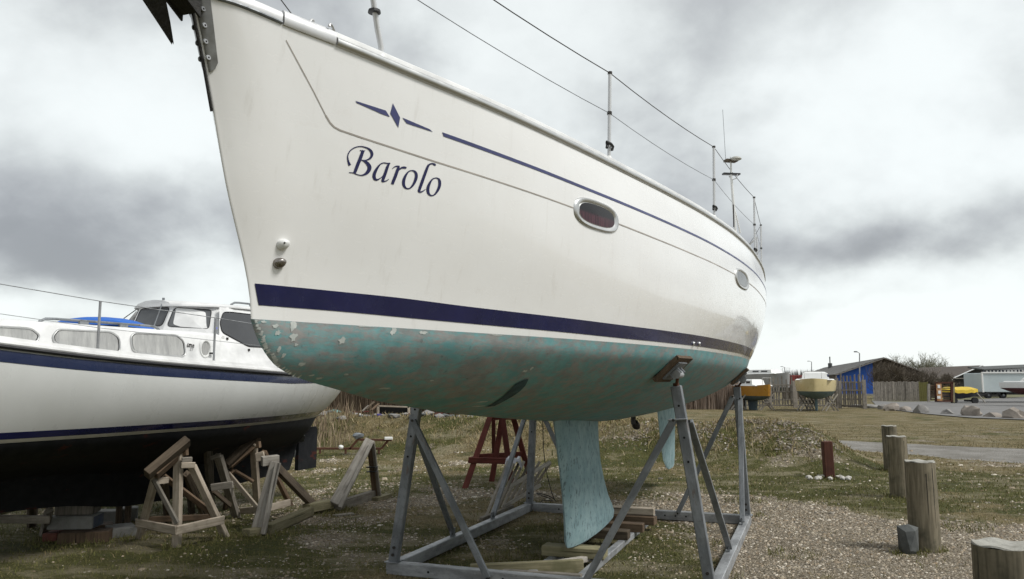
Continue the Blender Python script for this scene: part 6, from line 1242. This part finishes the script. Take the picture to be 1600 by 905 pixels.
q0b, q1b = GY(1537, 577, 71.8), GY(1680, 571, 71.8); wl('roof_edge', [(q0b.x, 71.8, q0b.z - .12), (q1b.x, 71.8, q1b.z - .12), (q1b.x, 71.8, q1b.z), (q0b.x, 71.8, q0b.z)], M['stone_dark'], dkb, (0, 2.5, .25))
r_ = random.Random(4)
for k in range(11):
    u = 1542 + k * 5.6; c = GY(u, 580.6 - k * .12, 71.9); MB().box(c - dkb.location, (.12 + .13 * r_.random(), .04, .17), 0).obj('pale_board', M['white'], dkb)
# white box trailer with wheels
tr = thing('box_trailer', 'pale grey blue box trailer parked by the road with dark wheels', 'trailer', tuple(G(1570, 618, 0)))
y2 = 58.0; ta, tb = GY(1534, 583, y2), GY(1665, 580, y2); zb_ = GY(1540, 613, y2).z
m = MB(); m.box(Vector(((ta.x + tb.x) / 2, y2 + 1.2, (ta.z + zb_) / 2)) - tr.location, (tb.x - ta.x, 2.4, ta.z - zb_), 0, .04); m.obj('box_body', M['pale_box'], tr)
MB().box(Vector(((ta.x + tb.x) / 2, y2 - .02, ta.z + .03)) - tr.location, (tb.x - ta.x + .1, .1, .10)).obj('top_trim', M['white'], tr); MB().box(Vector((ta.x, y2 - .02, (ta.z + zb_) / 2)) - tr.location, (.10, .1, ta.z - zb_)).obj('corner_trim', M['white'], tr)
MB().box(Vector(((ta.x + tb.x) / 2 + .4, y2 + 1.1, zb_ - .10)) - tr.location, (tb.x - ta.x - 1.4, 1.8, .16)).obj('chassis', M['rubber'], tr)
for u in (1545, 1568, 1640): c = GY(u, 617.5, y2 + .2); m = MB(); m.tube([c - tr.location, c - tr.location + Vector((0, .25, 0))], .24, 18); w_o = m.obj('wheel', M['rubber'], tr, 40); MB().tube([c - tr.location + Vector((0, -.02, 0)), c - tr.location], .08, 12).obj('hub', M['galv'], w_o)
beam('drawbar', GY(1545, 615, y2), GY(1526, 618, y2), .08, .08, M['rubber'], tr)

# ------------------------------------------------------------------ small boats in the yard
def small_boat(name, label, u, v, wpx, y, zs_, topm, botm, cabin, yaw, length, zk=.0, kw=.22, group=None):
    """zs_: heights of deck, chine line, canoe bottom; a fin keel reaches the ground"""
    p = AY(u, v, y); p.z = 0; t = thing(name, label, 'boat', tuple(p), yaw, group); hw = wpx * y / F / 2; zd, zw, zc = zs_
    def bb_(s): return hw * max(0.02, (1 - abs(s) ** 2.6)) ** .75 if s > 0 else hw * (1 - .22 * abs(s) ** 2)
    ss = [-1, -.8, -.5, -.2, .1, .4, .65, .85, .96, 1.0]; L2 = length / 2
    def rows(zf):
        out_ = []
        for s in ss: out_.append([(b * bb_(s) * k, -s * L2 * (1 + .03 * zz_), z) for b, z, k, zz_ in zf(s)])
        return out_
    def topf(s): return [(k, z, c_, h_) for k, z, c_, h_ in [(-1, zd + .10 * max(0, s) ** 2, 1, 1), (-1, (zd + zw) / 2, .99, .6), (-1, zw, .93, 0), (1, zw, .93, 0), (1, (zd + zw) / 2, .99, .6), (1, zd + .10 * max(0, s) ** 2, 1, 1)]]
    m = MB(); R_ = rows(topf); m.loft(R_, cap=True); m.obj('topsides', topm, t, 35)
    def botf(s): e = zw - (zw - zc) * max(.05, 1 - abs(s) ** 2.5); return [(-1, zw, .93, 0), (-1, zw * .45 + e * .55, .75, 0), (-1, e, .25, 0), (1, e, .25, 0), (1, zw * .45 + e * .55, .75, 0), (1, zw, .93, 0)]
    m = MB(); m.loft(rows(botf)); m.obj('underbody', botm, t, 35)
    m = MB(); m.loft([[(-.05, a, z), (.05, a, z), (.05, b_, z), (-.05, b_, z)] for z, a, b_ in ((zc + .05, -.55 * kw / .22, .35), (zk, -.45 * kw / .22, .25))]); m.obj('fin_keel', botm, t)
    m = MB(); m.loft([[(-hw * 1.005 * c, -L2 * .0, 0) for c in (1,)]] if False else [[(-w_ * hw, yy_ * L2, z) , (w_ * hw, yy_ * L2, z), (w_ * hw, yy2 * L2, z), (-w_ * hw, yy2 * L2, z)] for w_, yy_, yy2, z in ((.86, -.75, .9, zd + .02), (.80, -.70, .85, zd + .08))]); m.obj('deck', M['white'], t)
    c0, c1, ch = cabin
    m = MB(); m.loft([[(-w_ * hw, a * L2, z), (w_ * hw, a * L2, z), (w_ * hw, b_ * L2, z), (-w_ * hw, b_ * L2, z)] for w_, a, b_, z in ((.62, c0, c1, zd + .08), (.56, c0 + .06, c1 - .08, zd + .08 + ch * .8), (.42, c0 + .12, c1 - .12, zd + .08 + ch))]); cab = m.obj('cabin', M['white'], t, 30)
    for sgx in (-1, 1):
        for kk in range(2):
            yc = (c0 + (c1 - c0) * (.3 + .35 * kk)) * L2; m = MB(); m.box((sgx * .595 * hw, yc, zd + .08 + ch * .45), (.03, (c1 - c0) * L2 * .24, ch * .38)); m.obj('cabin_window', M['glass_dark'], cab)
    m = MB(); m.tube([(-.4 * hw, -.9 * L2, zd + .1), (-.4 * hw, -.92 * L2, zd + .45), (.4 * hw, -.92 * L2, zd + .45), (.4 * hw, -.9 * L2, zd + .1)], .015, 5); m.obj('pulpit', M['steel'], t)
    return t
yb = small_boat('small_sailboat', 'small ochre yellow boat with white cabin propped beside the picket fence', 1175, 637, 35, 44.5, (1.30, .78, .50), M['yellow'], M['antifoul_grey'], (-.45, .45, .30), .25, 3.4)
cb2 = small_boat('small_sailboat', 'cream sailboat with grey blue bottom propped in front of the picket fence', 1276, 638, 60, 43.5, (1.62, 1.05, .62), M['cream'], M['antifoul_blue'], (-.35, .55, .38), -.42, 4.4)
wc = small_boat('sailboat', 'grey covered sailboat behind the fence left of the red container', 1200, 631, 40, 62, (2.1, 1.1, .7), M['tarp_grey'], M['antifoul_grey'], (-.5, .7, .30), .5, 4.2)
wb2 = small_boat('sailboat', 'white and dark red boat cut by the right edge beside the trailer', 1618, 622, 34, 50, (1.50, 1.15, .7), M['white'], simple('dark red bottom', (.10, .03, .03), .7), (-.3, .4, .2), .9, 3.6)
def xtrestle(u, v, y, w_, h_, label, flip=1):
    p = AY(u, v, y); p.z = 0; t = thing('crossed_trestle', label, 'trestle', tuple(p), 0, 'crossed timber props under the small boats'); s = y / F
    for dy in (-.25, .25):
        beam('leg', p + Vector((-w_ * s / 2, dy, 0)), p + Vector((w_ * s / 2, dy, h_ * s)), .07, .05, M['wood_white'], t, (0, 1, 0)); beam('leg', p + Vector((w_ * s / 2, dy, 0)), p + Vector((-w_ * s / 2 * .6, dy, h_ * s * .95)), .07, .05, M['wood_fence'], t, (0, 1, 0))
    beam('rail', p + Vector((-.3 * w_ * s, -.28, h_ * s * .45)), p + Vector((.3 * w_ * s, -.28, h_ * s * .45)), .06, .05, M['wood_fence'], t, (0, 1, 0))
xtrestle(1197, 640, 44, 22, 26, 'crossed prop on the right of the yellow boat'); xtrestle(1154, 638, 44.3, 20, 24, 'crossed prop on the left of the yellow boat')
xtrestle(1257, 640, 43, 18, 26, 'crossed prop on the left of the cream boat'); xtrestle(1297, 639, 43, 20, 26, 'crossed prop on the right of the cream boat'); xtrestle(1268, 638, 44.5, 12, 22, 'narrow crossed prop just left of the cream boat keel')
p = AY(1238, 602, 66); t = thing('container', 'dark red container behind the picket fence', 'container', (p.x, p.y, 0)); MB().box((0, 0, 1.55), (1.1, 2.2, 1.0), .1, .02).obj('body', M['red_paint'], t); 
for k in range(6): MB().box((-.45 + .18 * k, -1.12, 1.55), (.03, .03, .9), .1).obj('rib', M['red_paint'], t)
MB().box((0, 0, .55), (1.0, 2.0, 1.0)).obj('stand', M['wood_dark'], t)
# yellow tarpaulin boat on its trailer
yt = thing('covered_boat', 'boat under a bright yellow tarpaulin on a low trailer beside the road', 'boat', tuple(AY(1497, 621, 57) * 1.0)); yt.location.z = 0
s57 = 57 / F; L_ = 58 * s57 / 2; m = MB(); rings = []
for i in range(15):
    t_ = -1 + 2 * i / 14; hw = .75 * (1 - .8 * max(0, abs(t_) - .55) / .45 * .9); zt_ = 1.18 - .16 * abs(t_) ** 2 + .03 * math.sin(7 * i); zl__ = .72 + .08 * abs(t_) + .03 * math.sin(i * 2.1)
    rings.append([(t_ * L_, -hw, zl__), (t_ * L_, -hw * .95, zl__ + .22), (t_ * L_, -hw * .3, zt_), (t_ * L_, hw * .3, zt_), (t_ * L_, hw * .95, zl__ + .22), (t_ * L_, hw, zl__)])
m.loft(rings); m.obj('tarpaulin', M['tarp_yellow'], yt, 25)
m = MB(); m.loft([[(t_ * L_ * .92, -w_, .80), (t_ * L_ * .92, w_, .80), (t_ * L_ * .85, w_ * .5, .32 + .2 * abs(t_)), (t_ * L_ * .85, -w_ * .5, .32 + .2 * abs(t_))] for t_, w_ in ((-1, .25), (-.6, .6), (0, .68), (.6, .6), (1, .2))]); m.obj('hull', simple('dark blue grey hull', (.05, .055, .075), .6), yt, 30)
for x_s in (-.5, .6):
    MB().box((x_s * L_, 0, .2), (.12, 1.2, .12)).obj('trailer_beam', M['rubber'], yt)
    MB().tube([(x_s * L_, -.75, .22), (x_s * L_, -.55, .22)], .22, 14).obj('wheel', M['rubber'], yt)
beam('prop', yt.location + Vector((L_ * .85, -.4, .75)), yt.location + Vector((L_ * 1.25, -.5, .0)), .06, .06, M['wood_white'], yt, (0, 1, 0))
# timber gate frame with its painted board
gt = thing('timber_gate', 'reddish brown slatted gate frame with an orange and white board', 'gate', tuple(AY(1474, 628, 52))); gt.location.z = 0
def GP(u, v, y=52): return AY(u, v, y)
for u in (1451, 1463, 1487): beam('gate_post', GP(u, 628), GP(u, 598 + (2 if u < 1460 else 0)), .14, .12, M['red_post'] if u != 1451 else M['wood_fence'], gt, (0, 1, 0))
beam('gate_post', GP(1490, 629), GP(1489.5, 598), .13, .10, M['wood_green'], gt, (0, 1, 0)); beam('top_rail', GP(1461, 598.5), GP(1489, 598), .10, .12, M['red_post'], gt, (0, 1, 0)); beam('bottom_rail', GP(1461, 627), GP(1489, 627), .10, .10, M['red_post'], gt, (0, 1, 0))
for k in range(7): beam('slat', GP(1452, 603 + k * 3.6, 52.1), GP(1487, 603 + k * 3.6, 52.1), .07, .03, M['wood_brown'], gt, (0, 1, 0))
c = GP(1467.5, 613, 51.85) - gt.location; 
MB().box(c, (8 * 52 / F, .04, 26 * 52 / F), 0, .004).obj('painted_board', M['orange_sign'], gt)
for u, v, a, b_ in ((1467, 604, 4, 5), (1468, 613, 4, 5), (1467, 621, 5, 4)): MB().box(GP(u, v, 51.82) - gt.location, (a * 52 / F, .02, b_ * 52 / F)).obj('pale_patch', M['white'], gt)

# ------------------------------------------------------------------ lamp posts and a dark pole
def lamp(u, v0, v1, y, arm, label, r_=.06):
    a, b_ = AY(u, v0, y), AY(u, v1, y); a.z = 0; t = thing('street_lamp', label, 'street lamp', tuple(a), 0, 'lamp posts in the yard')
    MB().tube([(0, 0, 0), (b_.x - a.x, 0, b_.z)], [r_ * 1.3, r_ * .7], 8).obj('pole', M['galv_pale'], t, 60); s = y / F
    MB().tube([(b_.x - a.x, 0, b_.z), (b_.x - a.x + arm * s * .5, 0, b_.z + .12)], r_ * .5, 6).obj('arm', M['galv_pale'], t); MB().box((b_.x - a.x + arm * s * .75, 0, b_.z + .12), (abs(arm) * s * .55, .22, .10), 0, .02).obj('lamp_head', M['galv'], t)
lamp(1343, 622, 552, 66, -8, 'pale lamp post in front of the blue wall'); lamp(1226, 600, 574, 150, -6, 'distant lamp post above the grey covered boat', .09); lamp(1268, 600, 565.5, 140, -6, 'distant lamp post left of the workshop roof', .09)
p = AY(1163, 596, 46); p.z = 0; t = MB().tube([(0, 0, 0), (0, 0, AY(1163, 574.5, 46).z)], [.09, .075], 10).obj('dark_pole', M['stone_dark'], None, 60, label='thick dark pole standing behind the yellow boat', cat='pole'); t.location = p
# ------------------------------------------------------------------ bare bushes and trees
def twigs(name, base_p, w_, h_, n, seed, label, cat='bush', mat='bark', trunks=5, dpt=None, rt_=.05, leafy=0):
    r_ = random.Random(seed); t = thing(name, label, cat, tuple(base_p), 0, 'bare bushes and trees near the buildings'); dpt = dpt or w_ * .35
    V, Fc = [], []
    def stick(a, b_, r0, r1):
        d = (b_ - a); 
        if d.length < 1e-4: return
        d.normalize(); x = d.cross(Vector((.3, 1, .1))).normalized(); y = d.cross(x); k = len(V)
        for q, rr_ in ((a, r0), (b_, r1)):
            for c_ in range(3): an = 2.09 * c_; V.append(q + (x * math.cos(an) + y * math.sin(an)) * rr_)
        for c_ in range(3): Fc.append((k + c_, k + (c_ + 1) % 3, k + 3 + (c_ + 1) % 3, k + 3 + c_))
    starts = []
    for i in range(trunks):
        a = Vector(((r_.random() - .5) * w_ * .75, (r_.random() - .5) * dpt, 0)); b_ = a + Vector(((r_.random() - .5) * w_ * .3, (r_.random() - .5) * dpt * .4, h_ * (.4 + .3 * r_.random())))
        stick(a, b_, rt_, rt_ * .5); starts.append((a, b_))
    MB().add([tuple(v) for v in V], Fc).obj('trunk', M[mat], t); V.clear(); Fc.clear()
    for i in range(n):
        a, b_ = r_.choice(starts); p_ = a.lerp(b_, .2 + .8 * r_.random()); d = Vector(((r_.random() - .5) * 1.5, (r_.random() - .5) * 1.0, .35 + .9 * r_.random())).normalized(); L__ = h_ * (.18 + .38 * r_.random())
        e = p_ + d * L__; e.z = min(e.z, h_ * (.80 + .2 * math.cos(4.5 * e.x / w_ + seed) + .08 * r_.random())); stick(p_, e, rt_ * .28, rt_ * .1)
        for k in range(4):
            q = p_.lerp(e, .3 + .7 * r_.random()); e2 = q + Vector(((r_.random() - .5), (r_.random() - .5), .1 + .7 * r_.random())).normalized() * L__ * (.25 + .35 * r_.random()); e2.z = min(e2.z, h_ * 1.02); stick(q, e2, rt_ * .16, rt_ * .07)
            for k2 in range(2): q2 = q.lerp(e2, r_.random()); stick(q2, q2 + Vector((r_.random() - .5, r_.random() - .5, r_.random() - .1)) * L__ * .28, rt_ * .12, rt_ * .06)
    MB().add([tuple(v) for v in V], Fc).obj('crown', M[mat], t); return t
for i, (u, wp_, vt_, y, lb) in enumerate(((1386, 38, 565, 72, 'tall brown bare bush against the middle of the blue gable'), (1404, 42, 566, 70, 'dense bare bush in front of the workshop gable behind the board fence'), (1426, 42, 573, 69, 'bare bush at the right end of the workshop gable'), (1452, 36, 578, 68, 'lower reddish bare bush left of the gate'), (1474, 24, 586, 66, 'small bare bush behind the gate'))):
    p = AY(u, 620, y); p.z = 0; twigs('bare_bush', p, wp_ * y / F, AY(u, vt_, y).z, 260, i + 1, lb, trunks=9, rt_=.075)
for i, (u, wp_, vt_, y, lb) in enumerate(((1406, 20, 557, 120, 'faint bare treetop just right of the workshop ridge'), (1436, 40, 553, 115, 'pale bare tree rising above the roofs'), (1466, 20, 560, 118, 'small bare treetop above the brown building'))):
    p = AY(u, 600, y); p.z = 0; twigs('bare_tree', p, wp_ * y / F, AY(u, vt_, y).z, 150, i + 21, lb, 'tree', 'bark_green', trunks=5, rt_=.13)
# brown hedge of dead stems behind the yacht and behind the reeds
def stems(name, label, u0, u1, v0, y, h0, h1, n, wd, mat, dy=1.5):
    m = MB(); r_ = random.Random(n)
    for k in range(n):
        u = u0 + (u1 - u0) * r_.random(); p = AY(u, v0, y + dy * (r_.random() - .5)); z = tz(p.x, p.y) - .05; h_ = h0 + (h1 - h0) * r_.random(); lx, ly = (r_.random() - .5) * .25, (r_.random() - .5) * .2; a = r_.random() * 3
        m.add([(p.x - wd * math.cos(a), p.y - wd * math.sin(a), z), (p.x + wd * math.cos(a), p.y + wd * math.sin(a), z), (p.x + lx, p.y + ly, z + h_), (p.x + lx - .01, p.y + ly, z + h_)], [(0, 1, 2, 3)])
    return m.obj(name, mat, None, label=label, kind='stuff')
stems('dead_hedge', 'pinkish brown hedge of dead stems left of the picket fence', 1040, 1158, 636, 46, 1.0, 1.85, 5200, .02, island_mat('dead stem colours', [(.24, .18, .14), (.31, .24, .19), (.18, .135, .105), (.38, .31, .26)]), 2.0)
stems('dead_shrubs', 'dark brown dead shrubs behind the upturned dinghies', 455, 720, 640, 34, 1.2, 1.9, 6500, .014, island_mat('dead shrub colours', [(.10, .075, .05), (.16, .115, .08), (.07, .05, .035), (.21, .17, .12)]), 2.5)
stems('distant_trees', 'faint line of distant bare trees on the horizon', 1190, 1300, 600, 260, 2.5, 5.5, 1500, .22, simple('distant tree grey', (.13, .13, .12), .9), 20)
stems('distant_scrub', 'line of distant scrub on the horizon', 380, 1180, 600, 300, 2.0, 4.0, 2600, .35, bpy.data.materials['distant tree grey'], 20)

# ------------------------------------------------------------------ junk on the bank, left of the cradle
def bankp(u, v, y): p = AY(u, v, y); p.z = tz(p.x, p.y); return p
r_ = random.Random(3)
SL = ['rounded grey stone', 'flat dark stone', 'pale lumpy stone', 'brownish stone']
WHERE = ['left of the red pipe rail', 'beside the upturned dinghy', 'near the open wooden box', 'right of the steel cradle post', 'above the reeds', 'close to the teal tarpaulin']
for k in range(34):
    u = 485 + k * 8.2 + r_.random() * 6; y = 19.6 + r_.random() * 1.0 - (u - 480) * .003; big_ = .05 + .09 * r_.random() ** 2
    if k in (22, 24, 25): big_ = .16
    p = bankp(u, 650, y - .2); m = MB(); m.ico((0, 0, 0), (big_ * 1.3, big_, big_ * .6), r_.random() * 3, .35, 1, k + 60); mt = ('stone', 'stone_dark', 'stone', 'stone_dark')[k % 4]
    wh_ = 'above the reeds at the left end' if u < 520 else 'below the upturned dinghy' if u < 575 else 'in front of the open wooden box' if u < 640 else 'beside the red pipe rail' if u < 690 else 'under the belly of the yacht'
    o = m.obj('stone', M[mt], None, 35); o.location = p + Vector((0, 0, .02)); tag(o, ('rounded grey' if k % 4 == 0 else 'flat dark' if k % 4 == 1 else 'larger pale' if big_ > .12 else 'lumpy grey') + ' stone on the bank crest ' + wh_, 'stone', 'stones along the crest of the bank')
def junk(name, label, cat, p): return thing(name, label, cat, tuple(p))
t = junk('upturned_dinghy', 'small white clinker dinghy turned on its side on top of the bank', 'dinghy', bankp(553, 645, 21.0)); m = MB()
s21 = 21 / F; rings = []
for i in range(9):
    q_ = -1 + 2 * i / 8; w_ = max(.03, (1 - abs(q_) ** 2.2)); rings.append([(q_ * 24 * s21, -.22 * w_ * math.cos(a), .02 + .24 * w_ ** .5 * math.sin(a)) for a in [math.pi * k / 8 for k in range(9)]])
m.loft(rings); m.obj('hull', M['white_lm'], t, 20)
for k in range(3): beam('strake', t.location + Vector((-20 * s21, -.24 + .02 * k, .06 + .06 * k)), t.location + Vector((20 * s21, -.24 + .02 * k, .08 + .06 * k)), .012, .02, M['stone_dark'], t, (0, 1, 0))
beam('gunwale', t.location + Vector((-22 * s21, -.1, .25)), t.location + Vector((24 * s21, -.12, .30)), .03, .03, M['wood_red'], t, (0, 1, 0))
t = junk('tarpaulin_heap', 'faded teal tarpaulin heap at the left of the dinghy', 'tarpaulin', bankp(521, 648, 20.8)); m = MB(); m.ico((0, 0, .08), (.26, .25, .17), .2, .2, 2, 5); m.obj('sheet', M['teal_tarp'], t, 30)
t = junk('wooden_box', 'long open fronted wooden box frame with a dark inside on the bank', 'box', bankp(614, 648, 20.4)); b0_ = t.location
for z in (.03, .33): beam('rail', AY(592, 0, 20.3) * 0 + Vector((b0_.x - .40, b0_.y, b0_.z + z)), Vector((b0_.x + .42, b0_.y, b0_.z + z - .03)), .035, .05, M['wood_pale'], t, (0, 1, 0))
for dx_ in (-.38, .40): beam('upright', b0_ + Vector((dx_, 0, 0)), b0_ + Vector((dx_, 0, .34)), .06, .05, M['wood_pale'], t, (0, 1, 0))
MB().box((0, .2, .18), (.80, .30, .28)).obj('inside', M['hole'], t)  # solid black block stands in for the shade inside the box
for k, (u, v, du, dv, c_, lb) in enumerate(((585, 647, 26, 3, 'wood_white', 'bleached plank lying in front of the open wooden box'), (615, 648, 26, 2, 'wood_white', 'pale plank end right of the blue scraps on the bank'), (572, 640, 12, -12, 'wood_dark', 'dark spar leaning against the open wooden box'), (580, 641, 12, -10, 'wood_brown', 'brown spar leaning beside the dark spar'), (566, 643, 10, -9, 'wood_grey', 'grey stick leaning between the dinghy and the box'))):
    a, b_ = AY(u, v, 20.0), AY(u + du, v + dv, 20.3); plank(a, b_, .05, .03, M[c_], lb, 'scrap timber on the bank')
o = MB().box((0, 0, 0), (.11, .1, .06), .3, .01).obj('blue_scrap', simple('violet blue plastic', (.07, .06, .28), .5), None, label='small violet blue plastic scrap on the bank', cat='plastic scrap'); o.location = bankp(592, 650, 19.9) + Vector((0, 0, .08))
t = junk('pipe_rail', 'dull red pipe rail standing on the bank right of the cradle post', 'rail', bankp(665, 650, 19.6)); rl_ = t.location
beam('pipe', rl_ + Vector((-.42, 0, .10)), rl_ + Vector((.42, 0, .11)), .03, .03, M['wood_red'], t); 
for dx_ in (-.1, .25, .36): beam('pipe_leg', rl_ + Vector((dx_, 0, -.05)), rl_ + Vector((dx_, 0, .11)), .035, .035, M['wood_red'], t, (0, 1, 0))
# rusty frame in front of the reeds with a few things on it
t = junk('rusty_chassis', 'low rusty steel chassis lying in front of the reeds behind the rudder', 'metal frame', gp(560, 706)); K_ = t.location
def RP(u, v, y=16.9): return AY(u, v, y)
for a, b_ in (((486, 701), (596, 701)), ((546, 702), (560, 686)), ((560, 687), (612, 688)), ((596, 701), (606, 689))): beam('bar', RP(*a), RP(*b_), .045, .045, M['rust'], t, (0, 1, 0))
for u in (500, 540, 592): beam('leg', RP(u, 701), RP(u, 709), .04, .04, M['rust'], t, (0, 1, 0))
def lump(u, v, y, d, mt, label, cat, sd_=1, name='bundle'):
    o = MB().ico((0, 0, 0), d, .2, .25, 2, sd_).obj(name, mt, None, 40); o.location = AY(u, v, y); tag(o, label, cat)
lump(559, 681, 16.9, (.12, .09, .07), simple('grey blue cloth', (.20, .22, .24), .9), 'grey blue bundle lying on the rusty chassis', 'bundle')
o = MB().box((0, 0, 0), (.17, .08, .06), .2, .01).obj('white_block', M['white'], None, label='white block on the right end of the rusty chassis', cat='block'); o.location = AY(607, 685, 16.85)
lump(533, 699, 16.8, (.05, .04, .045), M['white'], 'small white lump on the rusty chassis bar', 'lump', 3, 'white_lump')
lump(1177, 670, 17, (.03, .02, .02), M['white'], 'tiny white scrap on the bank', 'scrap', 3, 'white_scrap') if False else None
